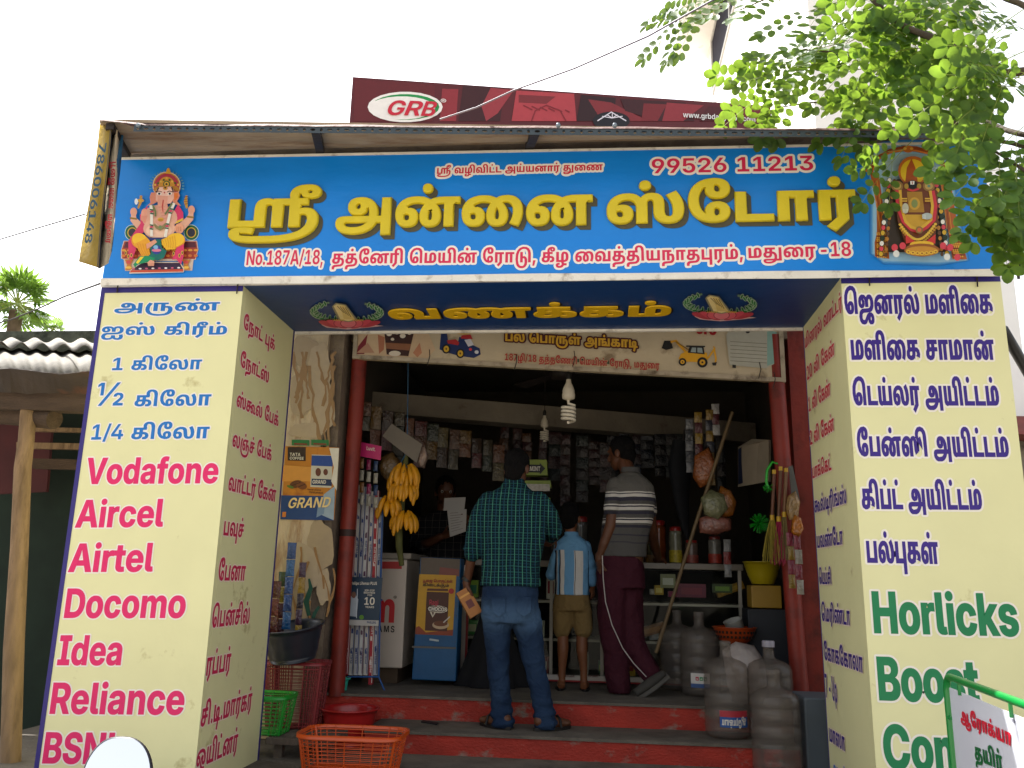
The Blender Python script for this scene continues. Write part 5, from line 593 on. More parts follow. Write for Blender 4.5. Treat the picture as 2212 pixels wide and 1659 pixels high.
# deity print, left: seated elephant-headed figure on a throne
P = Pic(PH, 259.2, 356.4, .1465, .002)
ck = lambda pts, c: P.poly(pts, c)
# throne
for cx in (185,1055): P.ell(cx,1000,112,118,'c9d6cf').ell(cx,1000,104,110,'0f5a3c').ell(cx,1000,72,78,'c9a12a').ell(cx,1000,58,64,'2c2a33')
ck([(20,1260),(60,1120),(1140,1120),(1160,1250),(1120,1400),(1090,1400),(1070,1560),(930,1560),(940,1420),(240,1420),(200,1565),(80,1565),(60,1400),(20,1380)], 'c9b6a5')
ck([(30,1255),(70,1130),(1130,1130),(1150,1250),(1110,1390),(40,1385)], '9c3a2a'); ck([(60,1225),(90,1140),(1115,1140),(1130,1220)], '55202c')
for i in range(14): P.ell(60+i*82,1262,34,17,'d9963a')
for i in range(14): P.ell(60+i*82,1345,30,20,'c9702f')
for cx in (140,985): ck([(cx-60,1400),(cx+70,1400),(cx+30,1480),(cx+60,1555),(cx-55,1555),(cx-25,1480)], 'b8742c'); P.ell(cx,1440,36,26,'c14a44').ell(cx,1520,46,18,'e0b24a')
ck([(150,1610),(165,1560),(330,1440),(900,1440),(960,1540),(950,1590)], 'd9c9b4'); ck([(175,1560),(340,1452),(890,1452),(945,1545)], '34203c'); ck([(160,1595),(170,1562),(948,1545),(945,1582)], 'c0482f')
for i in range(8): P.ell(215+i*95,1540-i*2,22,12,'e6dfe0' if i%2 else 'c85a78')
# halo rays and crown
for i in range(19):
    a = R(172+i*11.0); x, y = 705+math.cos(a)*262, 330+math.sin(a)*235; P.line([(705+math.cos(a)*225, 330+math.sin(a)*205),(x,y)], 14, '5f9aa8')
P.ell(705,320,208,205,'d8b9a0').ell(705,322,196,195,'b4842a').ell(705,325,182,182,'a93346').ell(705,318,120,128,'c98d2e').ell(705,300,52,52,'3f5a2a').ell(705,300,36,36,'d8a63a').ell(705,300,16,16,'38281c')
ck([(690,145),(715,70),(740,60),(765,110),(760,150)], 'c9952f'); ck([(505,380),(560,330),(860,330),(905,395),(830,400),(800,340),(610,345),(560,410)], 'b27a28')
for i in range(9): P.ell(540+i*42,215+abs(i-4)*24,16,16,'3f5a2a' if i%2 else 'd9ae4a')
# raised arms with attributes
for sx, pts in ((1,[(330,930),(220,820),(225,720)]),(-1,[(960,900),(1060,800),(1075,690)])):
    P.line([(350,960) if sx>0 else (930,930)]+pts[1:], [120,95,66], 'd9a58a'); P.ell(pts[2][0],pts[2][1]-10,50,62,'d99a80')
    P.line([(pts[1][0]-52,pts[1][1]-20),(pts[1][0]+52,pts[1][1]-6)], 26, '8a6a24')
P.line([(290,660),(330,560),(335,470)],[26,44,36],'b8862e').ell(320,545,60,24,'c9972e').ell(265,560,26,45,'dfe3e6'); P.line([(1010,660),(990,560),(1005,470)],[30,56,26],'bb8a30')
for k in range(4): P.line([(965,600-k*35),(1030,590-k*35)], 8, '6f3a1c')
# shawl, body, belly
ck([(430,620),(320,760),(330,880),(150,1140),(150,1400),(210,1420),(330,1060),(420,960)], 'cf3562'); ck([(880,600),(955,720),(960,830),(860,880),(790,760)], 'cf3562'); ck([(830,860),(960,800),(950,840),(840,890)], 'd8b23a')
P.ell(610,800,260,190,'dba48c').ell(605,960,235,160,'e2ae92').ell(600,990,190,110,'ecc2a6')
ck([(330,830),(345,700),(380,660),(420,680),(430,780),(400,880)], 'd98f76'); 
for k in range(4): P.line([(350+k*22,770),(362+k*20,680)], 16, 'e4a287')
P.ell(900,960,66,78,'e3a07c'); 
for k in range(3): P.line([(868+k*28,930),(866+k*28,1000)], 9, 'b5694c')
# ears, head, trunk
ck([(560,430),(490,430),(465,500),(480,580),(420,630),(520,600),(590,560)], 'd08468'); ck([(820,420),(890,420),(910,480),(870,560),(930,630),(830,600),(790,540)], 'd08468'); ck([(825,440),(880,440),(880,500),(830,560)], 'd9722f')
ck([(560,400),(610,350),(790,345),(825,400),(820,520),(780,590),(720,600),(610,600),(555,540)], 'e3b09c'); P.ell(690,420,110,70,'edc2b0')
P.line([(560,430),(580,400),(600,360)],18,'40262a').line([(815,430),(805,390),(790,350)],18,'40262a')
P.line([(660,480),(655,600),(690,720),(720,800),(690,880),(620,890),(560,840)], [150,140,120,110,95,80,50], 'dd9c86')
P.line([(668,540),(655,640),(665,720)], [16,22,12], 'b9433a')
for k in range(5): P.line([(600+k*12,650+k*42),(690+k*8,640+k*42)], 4, 'b77a66')
P.ell(630,830,46,30,'d8a63a').ell(630,838,36,20,'b8862e')
for ex, rt in ((610,8),(765,-12)): P.ell(ex,452,34,20,'f0e6e0',rt).ell(ex,452,17,17,'1f1618'); P.line([(ex-40,430),(ex-8,412),(ex+40,425)],9,'40262a')
P.ell(688,437,10,12,'b0202a').ell(700,372,34,26,'c98d2e').ell(700,364,14,14,'38281c')
# garlands
for pts in ([(490,620),(500,760),(500,900),(500,1080)],[(830,590),(770,740),(735,900),(700,1090)]): P.line(pts, 42, 'e7e2d4'); 
for x, y in ((500,690),(505,745),(500,915),(498,970),(500,1105),(800,680),(772,735),(735,900),(725,960),(700,1108)): P.line([(x-26,y-4),(x+26,y+4)], 20, '0f5a3c')
for x, y in ((500,718),(500,942),(785,708),(730,930)): P.ell(x,y,25,16,'c8415a')
P.line([(520,620),(560,720),(560,790)],26,'6d7a4a').line([(800,600),(740,700),(700,760)],26,'6d7a4a')
P.line([(540,900),(580,950),(630,970),(680,940),(710,890)],[20,44,60,44,20],'8a7f52').ell(630,945,24,24,'6e8a5a')
# legs
ck([(330,1040),(480,1100),(720,1100),(860,1020),(900,1050),(720,1140),(470,1140)], '27336e')
P.ell(330,1150,125,110,'d98a20',20).ell(330,1130,112,92,'ecbb28',20); ck([(240,1200),(300,1260),(360,1370),(490,1370),(470,1280),(520,1200),(440,1100)], 'e3a025')
P.ell(850,1150,150,112,'d98a20',-12).ell(850,1135,140,98,'ecbb28',-12); ck([(650,1130),(850,1050),(860,1270),(720,1280),(655,1200)], 'e8b428')
for k in range(6): P.line([(665+k*36,1130-k*12),(690+k*34,1190),(680+k*34,1262)], 5, 'c47f18')
for k in range(5): P.line([(300+k*38,1190),(330+k*36,1290),(380+k*28,1360)], 5, 'c8821c')
ck([(470,1180),(560,1130),(640,1130),(660,1250),(730,1300),(690,1400),(600,1440),(440,1400),(500,1330)], '0f6a60'); P.ell(580,1280,68,70,'2a3f8c').ell(580,1290,70,22,'d87a92').ell(570,1245,36,30,'7fb2d8')
ck([(430,1200),(560,1130),(590,1170),(500,1240),(440,1270)], 'dd9a7c'); ck([(330,1380),(440,1370),(560,1400),(540,1440),(300,1500),(270,1540),(240,1500)], '118a5a'); ck([(340,1390),(400,1380),(310,1490),(280,1470)], 'e8c832')
ck([(450,1470),(490,1430),(550,1450),(545,1520),(460,1520)], 'd99a80')
for k in range(4): P.line([(470+k*20,1480),(470+k*20,1520)], 4, 'a8664c')
ck([(880,1250),(985,1200),(980,1380),(940,1500),(870,1420),(810,1430)], 'cf3562')
for x, y in ((170,1380),(215,1365),(135,1330),(835,1340),(920,1370),(962,1330)): P.ell(x,y,16,30,'e0b83a').ell(x,y,9,20,'2c2030')
P.done('deity_picture', hd, 'printed seated elephant-headed deity on an ornate throne')
# deity print, right: standing garlanded deity under an arch
P = Pic(PH, 1857.5, 302.4, .1693, .002)
for k, c in enumerate(('1f6fba','3f86c4','6aa3d0','93bcd8')):
    e = 60-k*16; P.poly([(120-e,140-e),(400,60-e),(900,60-e),(1160+e*.3,240),(1200+e,900),(1340+e,1540),(1000,1550+e),(300,1530+e),(180-e,1450),(180-e,700)], c)
P.poly([(270,260),(600,170),(900,200),(1030,480),(1090,1450),(330,1450)], '8fa9b4')
for s, X in ((0,[(130,440),(240,440),(345,1200),(375,1520),(190,1490),(185,1310),(215,1190),(210,800),(160,600)]),(1,[(1000,480),(1150,480),(1170,700),(1240,1140),(1300,1330),(1355,1535),(1170,1530),(1120,1200),(1060,800)])):
    P.poly(X, 'a8571c')
    for k in range(3):
        a, b = (X[0],X[2]) if not s else (X[0],X[7]); P.line([(155+k*30+s*870,520),(260+k*28+s*(840),1150)], 9, 'd08a2c' if k != 1 else '7a3412')
    for r_ in range(8):
        y = 1190+r_*42; P.line([(205 if not s else 1118+r_*8,y),(345 if not s else 1230+r_*14,y)], 14, '7a2c12' if r_%2 else 'd8962f')
        for q in range(5): P.ell((220 if not s else 1135+r_*8)+q*25,y+20,9,12,'e0a63a')
P.line([(90,300),(150,470),(60,400)],50,'b4621e').line([(1120,290),(1150,440),(1080,470)],60,'b4621e')
P.line([(120,420),(200,260),(360,170),(560,130),(700,140),(900,190),(1040,330),(1130,430)], [60,58,56,70,70,56,58,60], '8a3f16').line([(150,410),(220,270),(370,185),(560,150),(700,160),(890,205),(1020,340)], 20, 'c9762a')
P.ell(600,140,70,46,'b5651f').ell(560,135,20,16,'d8a23a').ell(640,135,20,16,'d8a23a')
P.poly([(330,600),(470,520),(850,520),(1010,600),(1075,1450),(345,1450)], '33261a'); P.ell(660,420,190,190,'b5621f').ell(660,430,160,160,'d8b41f')
P.poly([(560,560),(580,380),(640,260),(690,380),(720,560)], 'a5501c')
for s in (-1,1):                                       # long garlands beside the figure
    for k in range(15):
        t = k/14; x = 650+s*(290+60*math.sin(t*2.2)*.3+t*100)+(0 if s<0 else 20*t); y = 540+t*940
        P.ell(x,y,34,36,'1d2a1c'); P.ell(x,y,26,30,('e6e0d4','cf3f4c','c9a12a','2c2620')[k%4] if k%4 != 3 else '24301c')
        P.ell(x-s*62,y+10,22,28,'b0762a' if k%2 else '5a3a1c')
P.poly([(440,600),(640,560),(870,600),(960,700),(960,1060),(900,1400),(560,1400),(450,1060),(420,700)], '6a3414')
P.poly([(570,700),(760,700),(790,960),(590,960)], 'a87a24'); P.ell(665,850,70,80,'c79a34').ell(665,850,40,54,'7f8a4c')
P.poly([(520,990),(880,990),(820,1130),(690,1180),(570,1120)], 'c99a2c')
P.ell(640,610,60,55,'100c14').poly([(608,565),(664,565),(660,610),(612,610)], 'e8e4e0'); P.line([(636,570),(636,606)],10,'a82a2c')
for cx in (445,845): P.ell(cx,630,76,66,'8f6a36').ell(cx,630,50,44,'b89a52').ell(cx,630,20,18,'5f8a7c')
for cx in (560,720): P.ell(cx,632,28,34,'a8862e')
P.line([(570,670),(640,690),(720,665)],24,'c9363c')
for k in range(2):
    rx, yb, col, ww = ((250,1210,'c8303c',44),(200,1180,'d8aa34',36))[k]
    P.line([(440+k*40,680),(450+k*45,900),(520+k*30,1080),(620,yb-30),(720,yb),(820-k*20,yb-60),(910-k*40,1060),(930-k*40,880),(895-k*35,690)], ww, col)
for k in range(22):
    t = k/21; x = 480+t*440; y = 1120+math.sin(t*math.pi)*190; P.ell(x,y,20,16,'dcb23c').ell(x+4,y+46,16,14,'b8861f')
P.ell(540,920,42,66,'b9b6a0').ell(815,1020,64,42,'aeb6b4')
for q in range(4): P.line([(752,1000+q*16),(800,1010+q*14)],9,'d0d6d0'); P.line([(515+q*17,930),(512+q*18,975)],8,'e0dcc4')
for cx in (520,825): P.line([(cx-40,800),(cx+40,800)],18,'d8a83a').line([(cx-40,830),(cx+40,830)],16,'d8a83a')
P.poly([(540,1250),(660,1340),(545,1370)], 'c8322c').poly([(920,1250),(800,1340),(915,1370)], 'c8322c')
P.ell(745,1390,165,52,'8a4a16').ell(745,1375,150,40,'e0b02c').ell(745,1450,225,82,'94561c').ell(745,1462,205,60,'c58a2c')
for k in range(7): P.ell(575+k*57,1475+18*math.sin(k/6*math.pi),28,22,'e0b53a').ell(575+k*57,1475+18*math.sin(k/6*math.pi),14,11,'9a5f1e')
for x, y, c in ((400,1420,'cf3f4c'),(420,1500,'d8d8d4'),(1100,1420,'cf3f4c'),(1060,1540,'d8d8d4'),(500,1400,'cf3f4c'),(1010,1400,'cf3f4c'),(1190,1545,'cf3f4c')): P.ell(x,y,40,44,c)
P.ell(710,1200,46,46,'8a6a34').ell(710,1200,26,26,'c8643c')
P.done('deity_picture', hd, 'printed standing garlanded deity under a golden arch')
# ---- soffit board
so = thing('soffit_sign', 'dark blue board under the header with yellow greeting between two lotus prints', 'sign', (0,.4,ZB))
PS = Plane((0,.385,(ZT+ZB)/2), (1,0,0), (0,-1,(ZT-ZB)/DEP))
m_dblue = mat('dark_blue_flex_print', '12386e', .4, .06, 2, .1, 9)
g = G(); g.slab([(XL1,.0,ZT),(XR0,.0,ZT),(XR0,DEP,ZB),(XL1,DEP,ZB)], (0,0,.025)); mk('board', g, m_dblue, so)
g = G(); g.box((XL1,DEP+.002,ZB-.014), (XR0,DEP+.022,ZB+.03)); mk('white_edging', g, m_white, so)
text(PS, so, 'வணக்கம்', (847,686), (1446,679), 20, mat('yellow_soffit_print','d8ac10',.5,.06), ref=Hb, seg=4, relief=.008, bold=.004, shadow=(.012,-.02,3,mat('dark_print','15120e',.6)), off=.004)
for ox in (0, 1650):
    P = Pic(PS, 648+ox*.4882, 594-(37*.4882 if ox else 0)+2, .4882, .002)
    for s in (-1, 1):
        arc = [(208+s*150*math.sin(R(22+k*11.5)), 152+42*math.cos(R(22+k*11.5))) for k in range(12)]
        P.line(arc, [9]*12, '6f8f74')
        for k in range(11):
            x, y = arc[k]; t = -s*(k-4)*16; P.ell(x-6*s,y-5,13,6,'b4c4b0',t+30*s).ell(x+6*s,y+5,13,6,'b4c4b0',t-30*s).ell(x-6*s,y-5,11,4.2,'1d6a34',t+30*s).ell(x+6*s,y+5,11,4.2,'2a7a3c',t-30*s)
    P.poly([(95,205),(150,185),(270,185),(320,205),(370,210),(300,218),(210,226),(120,218)], 'd6b3b4')
    for x, rt, c in ((130,14,'b8404f'),(310,-12,'b8404f'),(165,20,'cf5062'),(270,-20,'cf5062')): P.ell(x,202,48,12,c,rt)
    for x, c in ((185,'d8606f'),(245,'d8606f'),(215,'e07a86')): P.ell(x,198,36,20,'8a2a3c').ell(x,198,33,18,c)
    P.poly([(172,184),(142,122),(160,106),(204,114),(258,184),(215,192)], '8f8a70').poly([(180,180),(150,120),(165,112),(200,118),(245,180),(215,188)], 'e3cf92'); P.poly([(195,178),(178,118),(200,118),(245,180)], 'd8bf78')
    for k in range(4): P.line([(166+k*12,120+k*2),(196+k*10,150+k*6)], 2.5, '5a4424')
    for k in range(6): P.line([(150+k*8,186),(156+k*8,178)], 3, 'd8b23a').line([(240+k*8,186),(234+k*8,178)], 3, 'd8b23a')
    P.done('lotus_picture', so)
# ================================================================== CANOPY, HOARDING, CLOTH
m_tarp = mat('weathered_canopy_board', '9c8a72', .9, .25, 4, .3, 20, dirt='6e4a2a', dirt_scale=2.2, stretch=(.6,3,3))
m_dkiron = mat('dark_painted_iron', '2b2320', .7, .2, 10, .2, 40)
m_slot = mat('slotted_steel', '3e474c', .5, .15, 12, .15, 50, metal=.3)
cz = lambda u: 3.63-.15*u                          # the canopy droops to the right
cA, cB = A(215,264,z=3.62), A(2120,292,z=3.475)
tA, tB = Vector((-2.36,.0,3.66)), Vector((2.30,.0,3.63))
cp = thing('canopy', 'narrow weathered canopy with slotted steel edge above the blue header board', 'canopy', (0,-.2,3.6))
g = G(); g.slab([cA,cB,tB,tA], (0,0,.018)); mk('soffit_board', g, m_tarp, cp)
e0, e1 = A(289,277,y=cA.y-.012), A(2120,291,y=cB.y-.012)
dE = (e1-e0); LE = dE.length; dE.normalize(); upE = Vector((0,0,1)); hE = .037
g = G(); nsl = 96; step = LE/nsl                   # angle bar with alternating round and long slots
for i in range(nsl):
    a = e0+dE*(i*step); w_ = step*.30 if i % 2 else step*.16; hh = hE*.17 if i % 2 else hE*.24; c = a+dE*step*.5
    o = [a-upE*hE/2, a+dE*step-upE*hE/2, a+dE*step+upE*hE/2, a+upE*hE/2]
    q = [c-dE*w_-upE*hh, c+dE*w_-upE*hh, c+dE*w_+upE*hh, c-dE*w_+upE*hh]
    ch = []
    k = 8; ring_o = []; ring_i = []
    for j in range(k):
        t = 2*math.pi*j/k; x, y = math.cos(t), math.sin(t)
        ring_i.append(c+dE*w_*x*1.08+upE*hh*y*1.08)
        s_ = 1/max(abs(x), abs(y)); ring_o.append(c+dE*step*.5*x*s_+upE*hE*.5*y*s_)
    g.add(ring_o+ring_i, [(j, (j+1)%k, k+(j+1)%k, k+j) for j in range(k)])
g.slab([e0+upE*hE/2+Vector((0,.03,-.003)), e1+upE*hE/2+Vector((0,.03,-.003)), e1+upE*hE/2, e0+upE*hE/2], (0,0,.003))
mk('slotted_angle', g, m_slot, cp)
for px0, py0, px1, py1 in ((240,272,300,334),(712,285,740,330),(1195,284,1190,320),(1905,286,1912,312)):
    a = A(px0, py0, y=-.30); g = G(); t = (py0-0)
    u = (px0-215)/1905; a = cA.lerp(cB, u); b = tA.lerp(tB, (px1-262)/1856)
    g.obox((a+b)/2-Vector((0,0,.02)), (b-a)/2, Vector((.022,0,0)), Vector((0,0,.016))); mk('cross_bar', g, m_dkiron, cp)
for px in (1206,1328,300): 
    p = A(px, 272, y=e0.y-.006); g = G(); g.lathe(p, [(.011,-.004),(.011,.012),(.0,.013)], 6, ax=(0,-1,0), cap=(True,False)); mk('bolt', g, m_steel, cp)
# crumpled top lining of the canopy edge
g = G(); N = 60; vs_ = []
for i in range(N+1):
    u = i/N; p = e0.lerp(e1, u) if i else A(213,266,y=e0.y-.01); h = .008+.014*abs(noise.noise((u*9,2,0)))
    vs_ += [p+Vector((0,-.004,hE/2-.004)), p+Vector((0,.004,hE/2+h)), p+Vector((0,.07,hE/2+h+.012))]
g.add(vs_, [(3*i+k, 3*i+3+k, 3*i+4+k, 3*i+1+k) for i in range(N) for k in (0,1)], 0, True); mk('top_sheet', g, mat('brown_tarpaulin','6b4a42',.8,.3,5,.3,30), cp)
# hoarding on the roof
hA, hB = A(762,166,y=.75), A(1664,229,y=1.75)
hU = Vector((hB.x-hA.x, hB.y-hA.y, (hB.z-hA.z))); 
hd2 = thing('hoarding', 'dark red advertising hoarding standing on the roof above the canopy', 'hoarding', (hA.x,hA.y,3.7))
PG = Plane((hA.x,hA.y,hA.z), hU, (0,0,1))
m_hred = mat('dark_red_hoarding_print', '561318', .35, .1, 4)
g = G(); lo = .95; g.slab([hA-Vector((0,0,lo)), hB-Vector((0,0,lo)), hB, hA], (0,.04,0)); mk('panel', g, m_hred, hd2)
g = G(); 
for u in (.03,.35,.68,.97): 
    p = hA.lerp(hB, u); g2 = G(); g2.tube([p+Vector((0,.06,-.05)), Vector((p.x,p.y+.06,3.46))], .02, 8); mk('prop', g2, m_dkiron, hd2)
P = Pic(PG, 0, 0, 1, .002)
P.poly([(766,172),(880,178),(940,186),(935,262),(764,262)], '5e171c')
for pts, c in [([(955,192),(990,193),(985,262),(950,262)],'8a2830'),([(1000,185),(1090,190),(1080,262),(990,262)],'3a1014'),([(1060,190),(1110,195),(1075,245),(1050,262),(1040,230)],'93323a'),([(1115,196),(1240,203),(1245,262),(1105,262)],'a83a42'),
        ([(1120,205),(1200,209),(1180,225),(1120,222)],'74242a'),([(1255,205),(1330,212),(1325,262),(1245,262)],'2c0c10'),([(1270,215),(1320,222),(1400,262),(1300,262)],'7c262c'),([(1340,214),(1480,222),(1500,262),(1420,262),(1350,240)],'3a1014'),
        ([(1440,222),(1520,228),(1475,262),(1430,262)],'8a2c34'),([(1530,230),(1600,236),(1580,262),(1510,262)],'4a1418'),([(1390,224),(1440,226),(1420,262),(1385,262)],'742026'),([(1600,232),(1655,240),(1655,262),(1590,262)],'6a1c22')]: P.poly(pts, c)
for k in range(6): P.line([(1130+k*18,228+k*2),(1150+k*16,238+k)], 3, '7c2028')
P.line([(1148,262),(1156,240),(1180,228),(1210,240),(1222,262)], 3, '7c2028')
P.ell(875,232,81,33,'e9e6e2').ell(875,232,74,28,'188a44').ell(868,234,72,25,'e9e6e2').ell(1320,262,40,20,'141018'); P.line([(1290,262),(1320,243),(1352,262)],2.5,'d8d4e0')
for k in range(5): P.line([(1322,256),(1300+k*11,246+abs(k-2)*3)],1.6,'e6e2ee')
P.done('picture', hd2)
redg = ink('c01c34')
for ch, x0, x1, h, y in (('G',832,868,32,250),('R',872,905,32,251),('B',908,936,32,252)): text(PG, hd2, ch, (x0,y), (x1,y+1), h, redg, ref=364, slant=.28, off=.012)
text(PG, hd2, '®', (951,225), (963,226), 10, ink('e6e0dc'), ref=364, off=.012)
text(PG, hd2, 'www.'+'grb'+'dairy'+'food'+'.com', (1474,255), (1630,265), 11.5, ink('dddddd'), ref=364, off=.012)
# rag of yellow banner hanging on the left end of the canopy
bn = thing('cloth_banner', 'crumpled yellow banner strip with blue digits hanging from the canopy end', 'banner', (-2.3,-.25,3.6))
cols = [(215,172,565,.0,'y'),(238,212,578,-.05,'y'),(243,214,580,.06,'n'),(252,232,568,.03,'c'),(262,240,545,.09,'c'),(256,236,520,.10,'b'),(266,243,500,.12,'b')]
g = G(); nR = 26; ms = [mat('banner_yellow','8f772c',.8,.15,6,.5,25), mat('banner_navy','23314f',.8,.2,6,.4,25), mat('banner_cream','cdbfa4',.8,.15,6,.5,25), mat('banner_blue','2b5f86',.8,.2,6,.4,25)]
mm = {'y':0,'n':1,'c':2,'b':3}; grid = []
for ci, (xt, xb, yb, dy, c) in enumerate(cols):
    col = []
    for k in range(nR+1):
        t = k/nR; yt = 268+ci*4; bul = math.sin(t*math.pi)*(-6 if ci < 2 else 2)
        p = A(xt+(xb-xt)*t**1.05-bul*.0+math.sin(t*5+ci)*2.0, yt+(yb-yt)*t, y=-.34+dy+.02*math.sin(t*9+ci*1.7)); col.append(p)
    grid.append(col)
for ci in range(len(cols)-1):
    a, b = grid[ci], grid[ci+1]
    g.add(a+b, [(k, k+1, nR+1+k+1, nR+1+k) for k in range(nR)], mm[cols[ci+1][4]], True)
o = mk('cloth', g, ms, bn); sm = o.modifiers.new('sol', 'SOLIDIFY'); sm.thickness = .003
# digits run down the strip
PB = Plane(grid[0][nR]+Vector((0,-.055,0)), Vector((1,.0,0)), grid[0][0]-grid[0][nR])
dgt = ink('1e4258'); L_ = '786006148'
for i, ch in enumerate(L_):
    t0 = .16+i*.082; c0 = grid[0][0].lerp(grid[0][nR], t0); 
    yy = 268+ (565-268)*t0; xx = 217-44*t0**1.05+3
    text(PB, bn, ch, (xx+4,yy-4), (xx+1,yy+17), 15, dgt, ref=364, rise=(1,0), off=.012)
PB2 = Plane(grid[3][nR]+Vector((0,-.02,0)), Vector((1,.0,0)), grid[3][0]-grid[3][nR])
for s_, y0, y1 in (('பூஜை',355,405),('மாலை',412,455),('மதுரை',468,530)):
    text(PB2, bn, s_, (253-20*(y0-272)/296+1,y0), (253-20*(y1-272)/296+1,y1), 9, ink('a8242c'), ref=Hb, rise=(1,0), off=.03, seg=3)
# ================================================================== OVERHEAD CABLES
m_cab = mat('grey_lilac_cable', '6e6674', .6, .1)
def cable(name, pts, r, label, col=None):
    P_ = [Vector(p) for p in pts]; g = G(); out = []
    for i in range(len(P_)-1):
        for k in range(8): 
            t = k/8; q = P_[i].lerp(P_[i+1], t); q.z -= .0
            out.append(q)
    out.append(P_[-1]); g.tube(out, r, 8); return tag(mk(name, g, col or m_cab), label, 'cable')
cable('cable', [A(950,258,y=-.2), A(1030,232,y=-.25), A(1110,195,y=-.3), A(1240,148,y=-.5), A(1400,78,y=-.8), A(1540,0,y=-1.05), A(1640,-60,y=-1.3)], 0.0042, 'pale cable rising from the canopy edge up to the top right')
cable('cable', [A(-60,535,y=6), A(90,490,y=5), A(182,463,y=4.5), Vector((-2.28,1.0,3.42))], .008, 'thin wire crossing the white sky left of the yellow banner', m_wire)
cable('cable', [A(-130,730,y=3.4), A(25,690,y=2.8), A(80,668,y=2.3), A(140,640,y=1.6), Vector((-2.29,.04,2.93))], .006, 'drooping wire from the palm tree to the corner of the header board', m_wire)
# ================================================================== WHITE BUILDING BEHIND RIGHT
m_ww = mat('white_limewash', 'f2efe9', .85, .04, 3, .1, 20, dirt='cfc8bc', dirt_amt=.05)
m_glass = mat('dark_window_glass', '2a2832', .7, .1, 3, spec=.05)
X = 2.9; wb = thing('white_building', 'tall whitewashed house with one dark window and sunshade behind the tree', 'building', (X,8,0))
wp = [A(1537,88,x=X), A(1545,190,x=X), A(1612,30,x=X), A(1612,118,x=X)]
y0, y1 = wp[2].y-.9, wp[0].y; z0, z1 = wp[1].z, wp[0].z
g = G(); g.box((X,wp[0].y+.35,0), (X+2.0,17,z1+.6)); g.box((X,5.2,0), (X+2.0,wp[0].y+.05,z0)); g.box((X,5.2,z1), (X+2.0,wp[0].y+.35,z1+5.0)); g.box((X,wp[0].y,0), (X+2.0,wp[0].y+.36,z1)); g.box((X,5.2,z0), (X+2.0,y0,z1)); mk('wall', g, m_ww, wb)
fr = G(); 
for (ya, yb, za, zb) in ((y0,y1,z1-.07,z1),(y0,y1,z0,z0+.07),(y0,y0+.07,z0+.07,z1-.07),(y1-.07,y1,z0+.07,z1-.07),((y0+y1)/2-.03,(y0+y1)/2+.03,z0+.07,z1-.07)): fr.box((X-.03,ya,za), (X+.012,yb,zb))
fo = mk('window', fr, mat('white_window_frame','c9c6c0',.5,.05), wb)
g = G(); g.box((X+.004,y0,z0), (X+.03,y1,z1)); mk('pane', g, m_glass, fo)
g = G(); g.hexa([(X-.75,y0-.3,z1+.12),(X,y0-.3,z1+.05),(X,y1+.75,z1+.05),(X-.75,y1+.75,z1+.12),(X-.75,y0-.3,z1+.24),(X,y0-.3,z1+.24),(X,y1+.75,z1+.24),(X-.75,y1+.75,z1+.24)]); mk('sunshade', g, m_ww, wb)
# ================================================================== LEFT SHED
m_asb = mat('asbestos_sheet', '625d54', .9, .2, 8, .3, 40, dirt='6b665c', dirt_amt=.3, dirt_scale=4)
m_tin = mat('rusty_dark_tin', '3a3029', .75, .3, 5, .4, 20, dirt='5c3620', dirt_scale=4)
m_wood = mat('bleached_wood', '8a7052', .9, .3, 5, .5, 30, dirt='4e3a26', dirt_scale=3, stretch=(4,4,.7))
m_dwood = mat('old_dark_wood', '4a3a2c', .9, .3, 6, .5, 30, stretch=(1,4,4))
m_moss = mat('mossy_concrete', '4c5044', .95, .35, 12, .5, 40, dirt='262c22', dirt_scale=7)
sh = thing('shed', 'old roadside shed with corrugated roof and crooked wooden posts left of the shop', 'shed', (-4,.5,.415))
def corr(a, b, c, d, waves, amp, n=90, th=.012):
    """sheet from front edge a-b back to d-c, corrugated across"""
    g = G(); a, b, c, d = map(Vector, (a,b,c,d)); nr = (b-a).cross(d-a).normalized(); vs = []
    if nr.z < 0: nr = -nr
    for i in range(n+1):
        u = i/n; h = amp*math.sin(u*waves*2*math.pi)
        for v in (0, 1): 
            p = a.lerp(b, u).lerp(d.lerp(c, u), v)+nr*h; vs += [p, p-nr*th]
    fs = []
    for i in range(n):
        k = 4*i; fs += [(k,k+4,k+6,k+2),(k+1,k+3,k+7,k+5),(k,k+1,k+5,k+4),(k+2,k+6,k+7,k+3)]
    g.add(vs, fs, 0, True); return g
def row(px0, py0, px1, py1, Y): return A(px0,py0,y=Y), A(px1,py1,y=Y)
f0, f1 = A(-260,795,y=.35), A(215,812,y=.35); k0, k1 = A(-320,744,y=1.35), A(215,760,y=1.35)
mk('roof_sheet', corr(f0,f1,k1,k0,15,.010,150,.006), m_asb, sh)
f2, f3 = A(-320,748,y=1.15)+Vector((0,0,.06)), A(215,772,y=1.15)+Vector((0,0,.06)); k2, k3 = A(-380,730,y=2.6), A(215,736,y=2.6)
mk('roof_sheet', corr(f2,f3,k3,k2,12,.022,150,.006), m_asb, sh)
g = G(); a, b = A(-300,712,y=2.75), A(300,717,y=2.75); g.box((a.x,2.7,.4), (-2.45,2.95,b.z)); mk('parapet_wall', g, m_moss, sh)
